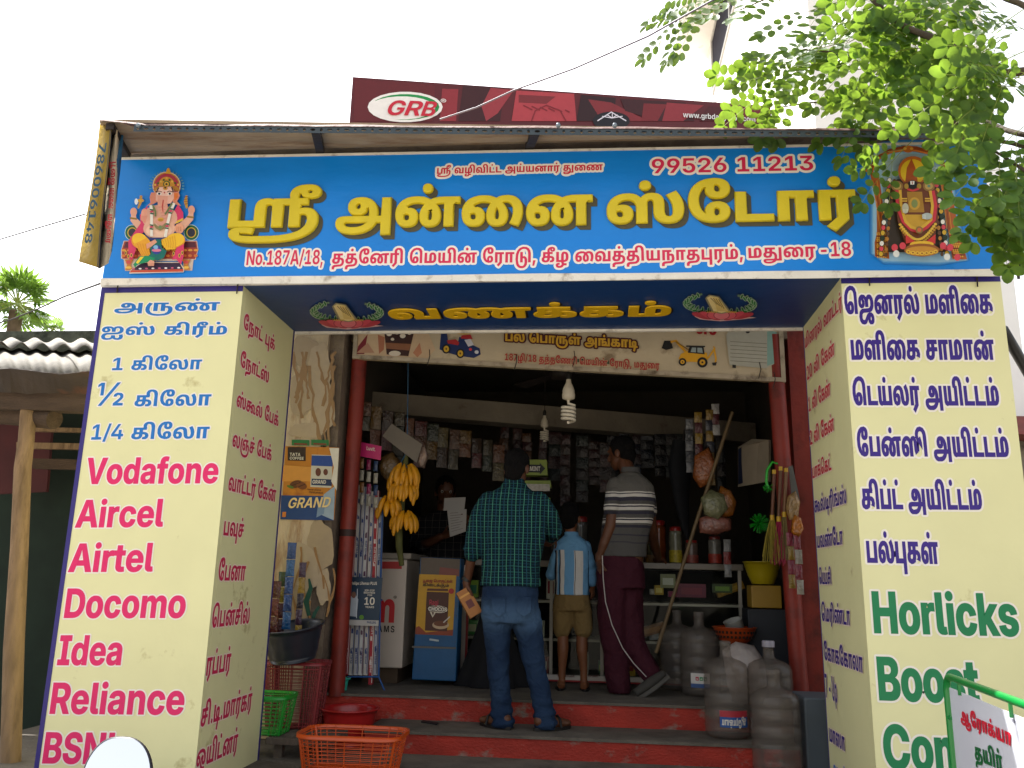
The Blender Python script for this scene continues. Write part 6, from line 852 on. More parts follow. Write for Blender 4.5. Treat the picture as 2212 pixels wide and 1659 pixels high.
# crumpled tin eave
g = G(); N = 40; top = []; bot = []
for i in range(N+1):
    u = i/N; x = -260+475*u; jag = 10*abs(math.sin(u*7+.5))+5*noise.noise((u*9,0,0))
    top.append(A(x, 800-jag*.9+u*10, y=.27)+Vector((0,-.01,.0))); bot.append(A(x, 842+u*8+4*noise.noise((u*14,5,0)), y=.40+.03*noise.noise((u*11,1,3))))
g.add(top+bot, [(i,i+1,N+2+i,N+1+i) for i in range(N)], 0, False); o = mk('tin_eave', g, m_tin, sh); sm = o.modifiers.new('sol','SOLIDIFY'); sm.thickness = .006
g = G(); a, b = A(-280,858,y=.50), A(215,872,y=.50); g.obox((a+b)/2, (b-a)/2, (0,.05,0), (0,0,.055)); mk('eave_beam', g, m_dwood, sh)
g = G(); g.tube([A(-200,880,y=.62), A(20,893,y=.6), A(118,906,y=.52)], [.075,.068,.058], 14); o = mk('log_beam', g, m_dwood, sh)
post = G(); post.tube([A(-5,1900,y=.45), A(22,1659,y=.47), A(30,1400,y=.48), A(40,1180,y=.5), A(50,1010,y=.5), A(58,950,y=.5), A(62,878,y=.5)], [.052,.050,.053,.047,.049,.043,.041], 16)
vs2 = []
for p in post.v: p = Vector(p); vs2.append(p+Vector((noise.noise(p*6), noise.noise(p*6+Vector((9,0,0))), 0))*.012)
post.v = vs2; mk('post', post, m_wood, sh)
g = G(); g.slab([A(-300,1900,y=2.3), A(240,1900,y=2.3), A(240,880,y=2.3), A(-300,880,y=2.3)], (0,.05,0)); mk('back_cloth', g, mat('dark_green_cloth','1c2a20',.9,.3,4), sh)
g = G(); g.slab([A(-60,1070,y=1.9), A(100,1062,y=1.9), A(112,912,y=1.9), A(-60,905,y=1.9)], (0,.03,0)); mk('maroon_board', g, mat('faded_maroon_board','4a1c1c',.8,.25,4), sh)
for ya, yb, xa in ((922,931,125),(955,968,95),(990,1012,130)):
    g = G(); a, b = A(xa-60,ya,y=1.6), A(230,ya+4,y=1.6); g.slab([A(xa-60,yb,y=1.6), A(230,yb+4,y=1.6), b, a], (0,.04,0)); mk('plank', g, m_wood if ya != 990 else m_dwood, sh)
g = G(); g.box((A(-300,900,y=.4).x,.25,.39), (-2.5,2.8,.42)); 
# palms
def palm(name, cx, cy, Y, r, n, label, seed):
    rr = random.Random(seed); c = A(cx, cy, y=Y); t = thing(name, label, 'palm', (c.x,c.y,0), 'palmyra palms beyond the shed')
    g = G(); g.tube([(c.x+.3,c.y,0),(c.x+.1,c.y,c.z*.5),c-Vector((0,0,r*.2))], [.22,.17,.15], 10); mk('trunk', g, mat('palm_trunk','5a4c3c',.9,.3), t)
    g = G()
    for i in range(n):
        a = rr.uniform(0, 2*math.pi); el = rr.uniform(-.9, 1.3); d = Vector((math.cos(a)*math.cos(el), math.sin(a)*math.cos(el), math.sin(el)))
        hub = c+d*r*rr.uniform(.35,.5); g.tube([c, hub], .018, 4, 1)
        side = d.cross(Vector((rr.uniform(-.3,.3),rr.uniform(-.3,.3),1))).normalized(); fan = r*rr.uniform(.48,.62); nrm = side.cross(d)
        for k in range(15):
            b = -1.9+3.8*k/14; dd = (d*math.cos(b)+side*math.sin(b)).normalized(); tip = hub+dd*fan*(1-.12*abs(b))+Vector((0,0,-.12*fan*abs(b)))+nrm*rr.uniform(-.05,.05); w_ = dd.cross(nrm).normalized()*fan*.075
            mid = hub+dd*fan*.6; g.add([hub, mid+w_, tip, mid-w_], [(0,1,2,3)], 0)
    mk('crown', g, [m_palm, mat('palm_stalk','7a8a3c',.7)], t); return t
def leafmat(name, col, tcol, tr=.5):
    M = bpy.data.materials.new(name); M.use_nodes = True; t = M.node_tree; b = t.nodes['Principled BSDF']; out = t.nodes['Material Output']
    b.inputs['Roughness'].default_value = .42; b.inputs['Specular IOR Level'].default_value = .35
    oi = nn(t,'ShaderNodeTexCoord'); n = nn(t,'ShaderNodeTexNoise'); n.inputs['Scale'].default_value = 14; t.links.new(oi.outputs['Object'], n.inputs[0])
    def var(c, lo, hi):
        mr = nn(t,'ShaderNodeMapRange'); mr.inputs[1].default_value = .3; mr.inputs[2].default_value = .7; mr.inputs[3].default_value = lo; mr.inputs[4].default_value = hi; t.links.new(n.outputs[0], mr.inputs[0])
        v = nn(t,'ShaderNodeVectorMath', operation='SCALE'); v.inputs[0].default_value = lin(c)[:3]; t.links.new(mr.outputs[0], v.inputs['Scale']); return v.outputs[0]
    t.links.new(var(col,.7,1.3), b.inputs['Base Color']); tl_ = nn(t,'ShaderNodeBsdfTranslucent'); t.links.new(var(tcol,.7,1.3), tl_.inputs[0])
    mx = nn(t,'ShaderNodeMixShader'); mx.inputs[0].default_value = tr; t.links.new(b.outputs[0], mx.inputs[1]); t.links.new(tl_.outputs[0], mx.inputs[2]); t.links.new(mx.outputs[0], out.inputs[0]); return M
m_palm = leafmat('palm_leaf', '4c6a2c', '7a9a34', .4)
palm('palm_tree', 38, 655, 14, 1.02, 24, 'fan palm with a full crown rising behind the shed roof', 3)
palm('palm_tree', 113, 712, 22, .62, 14, 'small fan palm just showing above the mossy parapet', 5)
# ================================================================== RIGHT EDGE
st = thing('street_lamp', 'orange-brown street lamp arm on a pole at the right edge', 'street lamp', (A(2260,520,y=3).x,3,0))
pz = A(2260,500,y=3)
g = G(); g.tube([A(2148,497,y=2.6), A(2175,499,y=2.7), A(2198,507,y=2.85), A(2225,530,y=3), A(2235,560,y=3)], .016, 8); mk('arm', g, mat('rusty_orange_pipe','8a5a34',.7,.25), st)
g = G(); g.tube([(pz.x,3,0), (pz.x,3,pz.z+.6)], .06, 12); mk('pole', g, m_steel, st)
ins = thing('insulator', 'stack of dark disc insulators on the sky at the right edge', 'insulator', A(2198,600,y=3.2))
g = G(); c = A(2200,598,y=3.2)
g.lathe(c, [(.012,-.02),(.014,.03),(.03,.04),(.06,.055),(.062,.07),(.03,.08),(.03,.09),(.075,.11),(.078,.125),(.03,.135),(.03,.145),(.062,.16),(.064,.175),(.025,.19),(.02,.22)], 18); mk('discs', g, mat('brown_glaze','2c2420',.2,.1,spec=.6), ins)
g = G(); g.tube([c+Vector((0,0,.1)), Vector((pz.x,3,c.z+.1))], .014, 6); mk('bracket', g, m_steel, ins)
g = G(); g.tube([(2.2,1.62,3.1), A(2172,715,y=1.6), A(2190,752,y=1.7), A(2225,812,y=1.9), A(2300,920,y=2.3), (3.3,2.6,.8), (3.4,2.7,0)], .035, 12); tag(mk('drain_pipe', g, mat('black_plastic_pipe','1f2022',.4)), 'black pipe slanting down behind the right cream pillar', 'pipe')
nb = thing('neighbour_shop', 'red and tan tin-roofed stall glimpsed past the right pillar edge', 'stall', (4.3,4.5,0))
g = G(); g.slab([A(2170,935,y=4.2), A(2500,960,y=4.2), A(2500,905,y=4.4), A(2170,898,y=4.4)], (0,.6,.02)); mk('roof', g, mat('brown_red_tin','6b3028',.7,.25), nb)
g = G(); g.slab([A(2180,1900,y=4.6), A(2500,1900,y=4.6), A(2500,940,y=4.6), A(2180,935,y=4.6)], (0,.3,0)); mk('wall', g, mat('tan_wall','8c8270',.9,.25,4,dirt='4d463c'), nb)
# green framed board in front of the right pillar
ga = A(2042,1452,y=-.95); gb = A(2212,1513,z=ga.z); gu = Vector((gb.x-ga.x, gb.y-ga.y, 0)).normalized()
PGB = Plane(ga, gu, (0,0,1)); gs = thing('board_sign', 'white dairy board in a rounded green pipe frame at the bottom right corner', 'sign', (ga.x,ga.y,0))
wB, hB_ = .95, .80
P0 = lambda u, v, o=0: ga+gu*u+Vector((0,0,v))+PGB.n*o
m_gp = mat('green_gloss_pipe', '0e7a34', .3, .08, 6, spec=.6)
g = G(); pts = [P0(.0,-1.1)]+[P0(0,-.06)]+[P0(.05-.05*math.cos(a),-.06+.05*math.sin(a)) for a in (.4,.8,1.2)]+[P0(.05,-.01),P0(wB-.05,-.01)]+[P0(wB-.05+.05*math.sin(a),-.06+.05*math.cos(a)) for a in (.4,.8,1.2)]+[P0(wB,-.06),P0(wB,-1.1)]
g.tube(pts, .0112, 12); mk('frame', g, m_gp, gs)
g = G(); g.slab([P0(.03,-hB_), P0(wB-.03,-hB_), P0(wB-.03,-.045), P0(.03,-.045)], PGB.n*-.004); mk('panel', g, mat('white_enamel_sheet','c9ccd6',.3,.04,3), gs)
for u, v in ((.16,-.032),(.012,-.14),(.62,-.032)):
    g = G(); du, dv_ = ((.004,.022) if v > -.1 else (.02,.004)); g.obox(P0(u,v,.004), gu*du, PGB.n*.004, Vector((0,0,dv_))); mk('clip', g, m_gp, gs)
text(PGB, gs, 'ஆரோக்யா', (2077,1558), (2187,1612), 22, ink('c41c34'), ref=Hb, seg=4, off=.002, bold=.0008)
text(PGB, gs, '®', (2187,1561), (2196,1565), 9, ink('50506a'), ref=364, off=.002)
text(PGB, gs, 'தயிர்', (2108,1640), (2168,1664), 26, ink('0c5e30'), ref=Hb, seg=4, off=.002, bold=.0008)
# rear-view mirror of a parked two-wheeler
mr = thing('wing_mirror', 'rounded black-rimmed scooter mirror reflecting the sky at the bottom left', 'mirror', A(258,1800,y=-2.4))
c = A(252,1668,y=-2.4); rx = Vector((1,.10,0)).normalized(); nrmM = Vector((.12,-.95,.34)).normalized(); ry = nrmM.cross(rx).normalized(); ry = ry if ry.z > 0 else -ry; rx = ry.cross(nrmM)
def mshape(sc_, off):
    pts = []
    for j in range(40):
        a = 2*math.pi*j/40; x = math.copysign(abs(math.cos(a))**.75, math.cos(a))*.062; y = math.copysign(abs(math.sin(a))**.75, math.sin(a))*.060
        x *= 1-.34*(y/.060 if y > 0 else 0)*.6; x += y*-.10
        pts.append(c+(rx*x+ry*y)*sc_+nrmM*off)
    return pts
g = G(); r1, r2, r3, r4 = mshape(1.0,.0), mshape(1.045,-.003), mshape(1.04,-.012), mshape(.55,-.04); n = 40
g.add(r1+r2+r3+r4, [(k*n+j, k*n+(j+1)%n, (k+1)*n+(j+1)%n, (k+1)*n+j) for k in range(3) for j in range(n)]+[tuple(range(3*n,4*n))], 0, True)
mk('housing', g, mat('black_mirror_shell','17151c',.35), mr)
g = G(); g.poly(mshape(1.0,-.0015)); mk('glass', g, mat('mirror_glass','f2f4f6',.02,.0,metal=1), mr)
g = G(); g.tube([c-nrmM*.03, c-nrmM*.04-ry*.06, c-ry*.20, c-ry*.30+rx*.03], .007, 8); mk('stem', g, mat('chrome_stem','8a8a8c',.2,.05,metal=1), mr)
# ================================================================== TREE
m_leaf = leafmat('feathery_leaf', '3a5c22', '86a432', .45)
m_bark = mat('tree_bark', '4a4030', .9, .3, 10, .5, 30)
tr = thing('tree', 'roadside tree leaning its feathery green leaves over the right end of the header', 'tree', (3.6,-1.2,0))
trk = [Vector((3.7,-1.25,0)), Vector((3.62,-1.2,1.4)), Vector((3.5,-1.15,2.5)), Vector((3.35,-1.1,3.4))]
def bez(p, n):
    out = []
    for i in range(len(p)-1):
        for k in range(n): out.append(Vector(p[i]).lerp(Vector(p[i+1]), k/n))
    return out+[Vector(p[-1])]
limbs = []
def limb(pts, r0, r1):
    q = bez(pts, 5); n = len(q); g = G()
    q = [p+Vector((noise.noise(p*4),noise.noise(p*4+Vector((5,0,0))),noise.noise(p*4+Vector((0,5,0)))))*.03 for p in q]
    g.tube(q, [r0+(r1-r0)*i/(n-1) for i in range(n)], 8); limbs.append(q); return mk('branch', g, m_bark, tr)
g = G(); g.tube(trk, [.11,.09,.075,.06], 12); mk('trunk', g, m_bark, tr)
limb([trk[3], A(2161,153,y=-.85), A(2040,95,y=-.75), A(1950,50,y=-.7), A(1876,0,y=-.65), A(1800,-60,y=-.6)], .020, .007)
limb([trk[3], A(2230,300,y=-.8), A(2100,255,y=-.55), A(1960,170,y=-.35), A(1790,225,y=-.15), A(1680,235,y=-.1)], .014, .003)
limb([trk[3], A(2250,40,y=-1.0), A(2120,-40,y=-.9), A(1900,-60,y=-.6), A(1680,-10,y=-.3), A(1600,20,y=-.2)], .014, .003)
limb([trk[3], A(2250,330,y=-1.0), A(2150,300,y=-.85), A(2050,255,y=-.75), A(1960,215,y=-.6)], .012, .003)
limb([trk[2], A(2300,420,y=-1.1), A(2200,360,y=-.95), A(2110,300,y=-.85)], .013, .003)
limb([A(1960,170,y=-.35), A(1900,130,y=-.35), A(1800,110,y=-.3), A(1740,105,y=-.25)], .010, .003)
rl = random.Random(11); LG = G(); n_leaf = 0
def leaflet(p, d, nrm, L, W):
    s = d.cross(nrm).normalized(); up_ = nrm*L*.06
    q = [(0,0,0),(.12,.30,.5),(.36,.48,1),(.66,.48,1),(.90,.28,.4),(1,0,-.3)]; q += [(t, -x, h) for t, x, h in q[4:0:-1]]
    LG.add([p+d*L*t+s*W*x+up_*h for t, x, h in q]+[p+d*L*.52-up_*.6], [(i,(i+1)%10,10) for i in range(10)], 0, True)
def pinna(p, d, nrm, L, sz):
    n = max(4, int(L/(sz*.70))); s = d.cross(nrm).normalized(); pts = []
    for k in range(n+1):
        t = k/n; q = p+d*L*t+Vector((0,0,-.12*L*t*t)); pts.append(q)
        if k == 0: continue
        f = sz*(.62+.55*t)
        for sg in (-1,1):
            dd = (s*sg+d*.42+nrm*rl.uniform(-.15,.15)).normalized(); nn_ = (nrm+Vector((rl.uniform(-.22,.22),rl.uniform(-.2,.2),rl.uniform(-.22,.22)))).normalized()
            leaflet(q+dd*.003, dd, nn_, f*rl.uniform(.9,1.08), f*.66)
    leaflet(pts[-1], d, nrm, sz*1.3, sz*.9); LG.tube(pts, .0011, 3, 1, cap=False)
def frond(base, d, L, sz=.055):
    d = d.normalized(); nrm = Vector((rl.uniform(-.45,.45),-1,rl.uniform(-.45,.7))); nrm = (nrm-d*nrm.dot(d)).normalized(); s = d.cross(nrm).normalized(); n = 2; pts = [base]
    for k in range(1, n+1):
        q = base+d*L*.5*k/n+Vector((0,0,-.05*L*(k/n)**2)); pts.append(q)
        for sg in (-1,1):
            if rl.random() < .8: pinna(q, (s*sg*.8+d*.75+Vector((0,0,-.2))).normalized(), (nrm+Vector((rl.uniform(-.3,.3),0,rl.uniform(-.3,.3)))).normalized(), L*rl.uniform(.6,.85), sz)
    pinna(pts[-1], (d+Vector((0,0,-.2))).normalized(), nrm, L*.8, sz); LG.tube(pts, .002, 4, 1, cap=False)
spots = [(1490,-22,-.2),(1580,-38,-.2),(1780,15,-.4),(1850,40,-.45),(1700,130,-.2),(1770,95,-.3),(1760,160,-.25),(1830,90,-.4),(1850,150,-.35),(1700,178,-.05),(1800,190,-.1),
         (1900,80,-.5),(1920,150,-.4),(1930,220,-.35),(1960,40,-.6),(1990,110,-.6),(2050,60,-.7),(2070,140,-.7),(2130,80,-.8),(2140,170,-.8),(2170,120,-.85),(2180,30,-.9),(2110,10,-.85),(2195,200,-.9),(2190,260,-.9),
         (1700,-20,-.3),(1820,-20,-.45),(1950,-10,-.6),(2050,-15,-.7),(2210,80,-1),(2210,160,-1),(1880,10,-.5),(2030,20,-.7),(2200,330,-.9),(2000,70,-.55),(2080,95,-.65),(2120,130,-.75),(1960,130,-.45),(1900,190,-.3)]
for x, y, Y in spots:
    for r in range(rl.choice((0,1,1,1,1,1,2))):
        p = A(x+rl.uniform(-22,22), y+rl.uniform(-20,20), y=Y+rl.uniform(-.12,.12)); away = (p-trk[3]); away.z *= .35
        frond(p-away.normalized()*.1, away.normalized()+Vector((rl.uniform(-.55,.55),rl.uniform(-.5,.5),rl.uniform(-.5,.25))), rl.uniform(.26,.38))
# drooping sprays in front of the header's right end
for x, y, Y, dx, dz, L in ((1975,300,-.42,-.85,-.75,.26),(2185,320,-.65,-.1,-1,.34),(2205,330,-.7,-.2,-1,.34),(2215,300,-.7,.1,-1,.4),(2190,360,-.6,.0,-1,.28),(2225,390,-.65,-.2,-1,.24),(2175,390,-.6,.1,-1,.16)):
    frond(A(x,y,y=Y), Vector((dx,rl.uniform(-.2,.2),dz)), L, .05)
    if x > 2185: frond(A(x+rl.uniform(-15,25),y-14,y=Y-.08), Vector((dx+rl.uniform(-.2,.3),rl.uniform(-.2,.2),dz)), L*.8, .05)
mk('crown', LG, [m_leaf, mat('leaf_stalk','7d8a3a',.7)], tr)
# ================================================================== NAME BOARD OVER THE ENTRANCE
YB = 1.46
nA, nB = A(762,775,y=YB), A(1697,826,y=YB)
PN = Plane(nA, nB-nA, (0,0,1))
nb2 = thing('name_board', 'old cream name board with toy car and digger pictures above the shop opening', 'sign', (0,YB,2.8))
g = G(); WN = (nB-nA).length; g.slab([nA, nB, nB+Vector((0,0,.52)), nA+Vector((0,0,.52))], (0,.03,0)); mk('board', g, mat('old_cream_board','b9a98c',.6,.1,4,.1,20,dirt='7d6a50',dirt_amt=.2,dirt_scale=4), nb2)
g = G()
for a, b, c, d in ((0,0,WN,.028),(0,.028,.028,.52),(WN-.028,.028,WN,.52)): g.slab([PN.pt(a,b,.014), PN.pt(c,b,.014), PN.pt(c,d,.014), PN.pt(a,d,.014)], (0,.013,0))
mk('frame', g, mat('dirty_white_frame','a89a84',.7,.2,9,dirt='5c4e3c',dirt_scale=8), nb2)
P = Pic(PN, 648, 594, .4882, .002)
P.poly([(248,365),(255,240),(300,240),(560,240),(600,330),(560,372)], 'c2a684').poly([(250,350),(258,315),(300,262),(285,350)], '7a1c24').poly([(250,345),(262,335),(300,300),(330,345)], 'b08468')
P.poly([(345,265),(375,275),(372,330),(350,350)], 'a86a4c').poly([(500,345),(530,300),(540,345),(520,365)], 'b47a5a')
P.poly([(372,240),(508,240),(480,360),(384,352)], '3a2018').poly([(378,300),(492,306),(484,335),(382,326)], '8a5a3c'); 
for x, y, r in ((395,262,12),(430,256,10),(455,270,13),(485,258,9),(410,285,8)): P.ell(x,y,r,r*.8,'d8ccb8')
P.ell(420,348,26,12,'cfc2ae')
P.poly([(625,255),(650,255),(655,290),(700,296),(705,275),(745,280),(752,305),(795,325),(800,352),(770,368),(700,358),(640,340),(618,330)], '1c2c5a'); P.poly([(650,290),(690,285),(705,300),(700,312),(655,304)], 'a82a2c').poly([(715,268),(755,264),(765,285),(712,282)], 'a82a2c').ell(725,256,38,8,'c99a2a').poly([(728,288),(755,284),(770,310),(745,318)], 'c9c6cc')
for x, y in ((648,328),(710,348)): P.ell(x,y,19,21,'14131c').ell(x,y,12,14,'c9a02a').ell(x,y,4,5,'6a4a14')
P.ell(782,342,9,8,'cfcfd4').ell(755,330,7,6,'c43a3c')
# digger
dx = 1600
P.poly([(dx+0,325),(dx+12,292),(dx+42,292),(dx+50,325),(dx+20,333)], '1c1a18').line([(dx+40,298),(dx+62,292),(dx+110,345)], 11, 'c9901e').line([(dx+62,296),(dx+128,338)], 5, '8a6414')
P.poly([(dx+85,350),(dx+120,335),(dx+200,345),(dx+205,375),(dx+190,388),(dx+85,384),(dx+75,370)], 'd39a1c').poly([(dx+115,345),(dx+125,315),(dx+185,318),(dx+190,352)], '25221e').poly([(dx+128,342),(dx+134,322),(dx+152,323),(dx+152,344)], '8f9a98').poly([(dx+158,344),(dx+158,323),(dx+178,324),(dx+182,346)], '8f9a98').line([(dx+108,316),(dx+192,318)], 6, '2a2724')
P.line([(dx+205,370),(dx+235,325),(dx+228,318)], 8, 'd39a1c').line([(dx+232,330),(dx+240,372),(dx+236,396)], 8, 'd39a1c').poly([(dx+222,390),(dx+244,386),(dx+240,402),(dx+226,402)], '2a2724')
for x, y, r in ((dx+92,386,17),(dx+180,388,23)): P.ell(x,y,r,r,'191817').ell(x,y,r*.55,r*.55,'cf9a20').ell(x,y,r*.2,r*.2,'3a2c10')
P.poly([(1885,270),(1900,238),(2070,238),(2108,255),(2106,390),(2060,415),(1900,400)], 'a8a596').poly([(2066,236),(2108,256),(2106,388),(2066,404)], '7fa094')
for k in range(6): P.line([(1903,296+k*17),(2064,306+k*17)], 2.2, '6e6a5e')
P.ell(1980,254,9,6,'23211e').poly([(1912,398),(1928,400),(1928,414),(1912,412)], '23211e')
P.poly([(1115,366),(1400,383),(1400,398),(1115,380)], '33422a').poly([(1240,372),(1330,378),(1330,396),(1240,388)], '17170f')
P.done('picture', nb2)
text(PN, nb2, 'பல் பொருள் அங்காடி', (1092,737), (1377,752), 16, mat('old_yellow_print','c99a2a',.6), mat('maroon_print_rim','4a1616',.6), .010, ref=Hb, seg=4, off=.010, bold=.001)
text(PN, nb2, '187ழி/18 தத்தணேரி மெயின் ரோடு, மதுரை', (1091,779), (1424,798), 11.5, ink('9a1c20'), mat('tan_print_rim','b49a78',.6), .003, ref=Hb, seg=2, off=.012)
text(PN, nb2, 'ஸ்', (1503,722), (1548,725), 26, ink('9a1c20'), ref=Hb, seg=2, off=.010)
for px, py in ((928,742),(1115,752),(1240,745),(1640,770),(1672,812)):
    g = G(); a = PN.uv(px, py+30); c = PN.pt(a.x, max(.012,a.y), .02); g.tube([c+Vector((0,0,.05)), c+Vector((.006,-.006,.0)), c-Vector((.01,0,.06))], .003, 5); mk('wire_tie', g, m_wire, nb2)
# ================================================================== WALL POSTERS, LEFT
YW = 1.355
PW = Plane((0,YW,0), (1,0,0), (0,0,1))
def Z7(x, y): return (486+x*.2929, 594+y*.2929)
def quadp(pl, pts, off): return [pl.pt(*pl.uv(*p), off) for p in pts]
po = thing('poster', 'torn coffee poster in orange and blue pasted on the plaster left of the entrance', 'poster', A(665,1030,y=YW))
g = G(); q = quadp(PW, [(608,1122),(722,1124),(733,967),(617,964)], .004); g.slab(q, (0,.003,0)); mk('sheet', g, mat('orange_poster_paper','b5741f',.6,.18,5,dirt='8a4a14',dirt_amt=.3,dirt_scale=6), po)
P = Pic(PW, 0, 0, 1, .0045)
P.poly([(608,1070),(724,1072),(721,1124),(606,1122)], '163a72').poly([(700,1068),(724,1050),(721,1124),(690,1110)], '8fa0ae').poly([(688,1085),(705,1075),(700,1110),(684,1118)], '6f86a0')
P.poly([(622,966),(661,966),(661,996),(622,995)], '2a1712').poly([(612,1005),(680,1010),(672,1040),(610,1040)], 'c88a3a')
P.poly([(674,982),(720,984),(716,1054),(671,1052)], 'b9b4a4').poly([(674,984),(720,985),(719,1008),(673,1006)], '1a3f86').poly([(674,1034),(718,1036),(717,1050),(673,1048)], '1c2c50').ell(688,1020,6,9,'5c2c1c').ell(704,1020,5,7,'5c2c1c')
P.ell(640,1046,14,8,'5a3014',-15).ell(652,1049,12,8,'6f3c18',20).line([(630,1050),(650,1042)],1.4,'2c1408').line([(645,1052),(660,1046)],1.4,'2c1408').ell(628,1052,8,3,'4c6a24',20)
P.poly([(712,968),(733,968),(728,1060),(716,1040),(722,1010)], 'cfc8b8').poly([(611,1106),(619,1106),(618,1117),(610,1117)], 'c2722a')
for k in range(2): P.poly([(631+k*42,950),(669+k*42,951),(669+k*42,963),(631+k*42,962)], '1d6a34').line([(636+k*42,959),(664+k*42,960)], 3, '7c2018')
P.done('print', po)
whi = ink('d8d0c0')
for s_, x0, y0, x1, h, c in (('TATA',627,985,650,6.5,whi),('COFFEE',627,993,657,6,whi),('GRAND',676,1045,705,8,whi)): text(PW, po, s_, (x0,y0), (x1,y0+.6), h, c, ref=364, off=.011)
text(PW, po, 'GRAND', (622,1098), (712,1096), 22, mat('cream_script','e0c486',.5), ref=364, slant=.25, off=.011)
text(PW, po, 'Home aroma', (665,1059), (694,1061), 4, ink('4a2410'), ref=364, slant=.2, off=.011); text(PW, po, 'Hand picked', (669,1065), (698,1067), 4, ink('4a2410'), ref=364, slant=.2, off=.011)
# glue marks of torn-off posters on the same wall
P = Pic(PW, 0, 0, 1, .0012); rg = random.Random(4)
for x, y, w_, h_ in ((660,760,36,30),(690,800,26,60),(650,850,30,50),(700,880,22,60),(665,930,40,18),(690,1180,28,60),(650,1230,36,60),(700,1270,16,40),(640,1320,30,50)):
    pts = []; 
    for k in range(22):
        a = 2*math.pi*k/22; f = 1+.35*noise.noise((math.cos(a)*1.5+x, math.sin(a)*1.5+y, 0)); pts.append((x+w_*math.cos(a)*f, y+h_*math.sin(a)*f))
    P.poly(pts, ('a18e73','9b886d','a6947a')[int(x+y)%3])
for k in range(11):
    x = 632+k*9.6; y0 = rg.choice((745,760,790,830)); y1 = y0+rg.uniform(70,170); P.line([(x+rg.uniform(-4,4)+12*math.sin(t*2.2+k), y0+(y1-y0)*t) for t in [q/8 for q in range(9)]], [rg.uniform(3,9) for q in range(9)], '8c6c46')
for k in range(8):
    x = 630+k*12; y0 = rg.uniform(1130,1300); P.line([(x+10*math.sin(t*3+k), y0+90*t) for t in [q/6 for q in range(7)]], [rg.uniform(2,6) for q in range(7)], '8f6a40')
P.line([(668,1330),(662,1300),(672,1270),(668,1250)], [8,12,9,4], '1f4c3c').line([(690,1310),(680,1325),(676,1340)],[5,8,6],'1f4c3c')
P.done('glue_marks', shop)
# ================================================================== GOODS LEFT OF THE ENTRANCE
def plastic(name, col, rough=.32, **k): return mat(name, col, rough, .08, 6, spec=.5, **k)
def tub(name, label, c, r0, r1, h, m_, cat='tub', tilt=None, grooves=True, th=.006):
    t = thing(name, label, cat, c); ax = Vector(tilt or (0,0,1)).normalized(); g = G()
    out = [(r0*.96,0),(r0,.01)]+[(r0+(r1-r0)*k/8+(.0025 if grooves and k % 3 == 2 else 0), .01+(h-.02)*k/8) for k in range(9)]+[(r1+.012,h-.008),(r1+.014,h),(r1+.008,h+.003),(r1-.002,h),(r1-th,h-.02)]+[(r1-th-(r1-r0)*k/4, h-.02-(h-.04)*k/4) for k in range(1,5)]+[(.0,.02)]
    g.lathe(c, out, 40, ax=ax, cap=(True,False)); mk('body', g, m_, t); return t
def basket(name, label, c, wx, wy, h, m_, flare=1.22, nv=9, nh=9, ang=0, cat='basket', tilt=0):
    """open plastic lattice basket with rounded corners"""
    t = thing(name, label, cat, c); g = G(); c = Vector(c); q = Matrix.Rotation(ang,3,'Z')@Matrix.Rotation(tilt,3,'X')
    def ring(f, z, n=48):
        pts = []
        for j in range(n):
            a = 2*math.pi*j/n; ca, sa = math.cos(a), math.sin(a)
            pts.append(c+q@Vector((wx*f*math.copysign(abs(ca)**.42,ca), wy*f*math.copysign(abs(sa)**.42,sa), z)))
        return pts
    F = lambda z: 1+(flare-1)*z/h
    for k in range(nh+1):
        z = h*.04+h*.86*k/nh; r = ring(F(z), z); r.append(r[0]); r.append(r[1]); g.tube(r, .0022 if k < nh else .004, 5, cap=False)
    n = 48
    for j in range(0, n):
        a = j
        if j % 2 and nv < 20: continue
        wide = j in (4,20,28,44)
        pts = [ring(F(h*k/6), h*k/6, n)[j] for k in range(7)]; g.tube(pts, .0085 if wide else .0032, 5)
    o = mk('lattice', g, m_, t)
    g = G(); ri, ro = ring(F(h), h), ring(F(h)+.05, h+.004); ro2 = ring(F(h)+.055, h-.016); ri2 = ring(F(h)-.012, h-.012)
    n = 48; g.add(ri2+ri+ro+ro2, [(k*n+j, k*n+(j+1)%n, (k+1)*n+(j+1)%n, (k+1)*n+j) for k in range(3) for j in range(n)], 0, True); mk('rim', g, m_, t)
    g = G(); g.poly(ring(1,.004)); g.poly(ring(1,.001)[::-1]); mk('bottom', g, m_, t); return t
m_or = plastic('orange_plastic','c04a10'); m_rd = plastic('red_plastic','a01a1a'); m_gn = plastic('green_plastic','1f8a2c'); m_dk = plastic('charcoal_plastic','23262e'); m_mr = plastic('faded_red_plastic','7c2326',.5)
basket('basket', 'orange lattice plastic basket on the ground before the steps', (A(765,1580,y=.60).x,.60,.418), .232, .15, A(765,1580,y=.60).z-.418, m_or, 1.15)
def atz(px, py, z): return A(px, py, z=z)
tub('bowl', 'red plastic bowl standing on the ground behind the orange basket', (A(757,1520,y=1.27).x,1.27,.418), .12, .165, .21, m_rd, 'bowl')
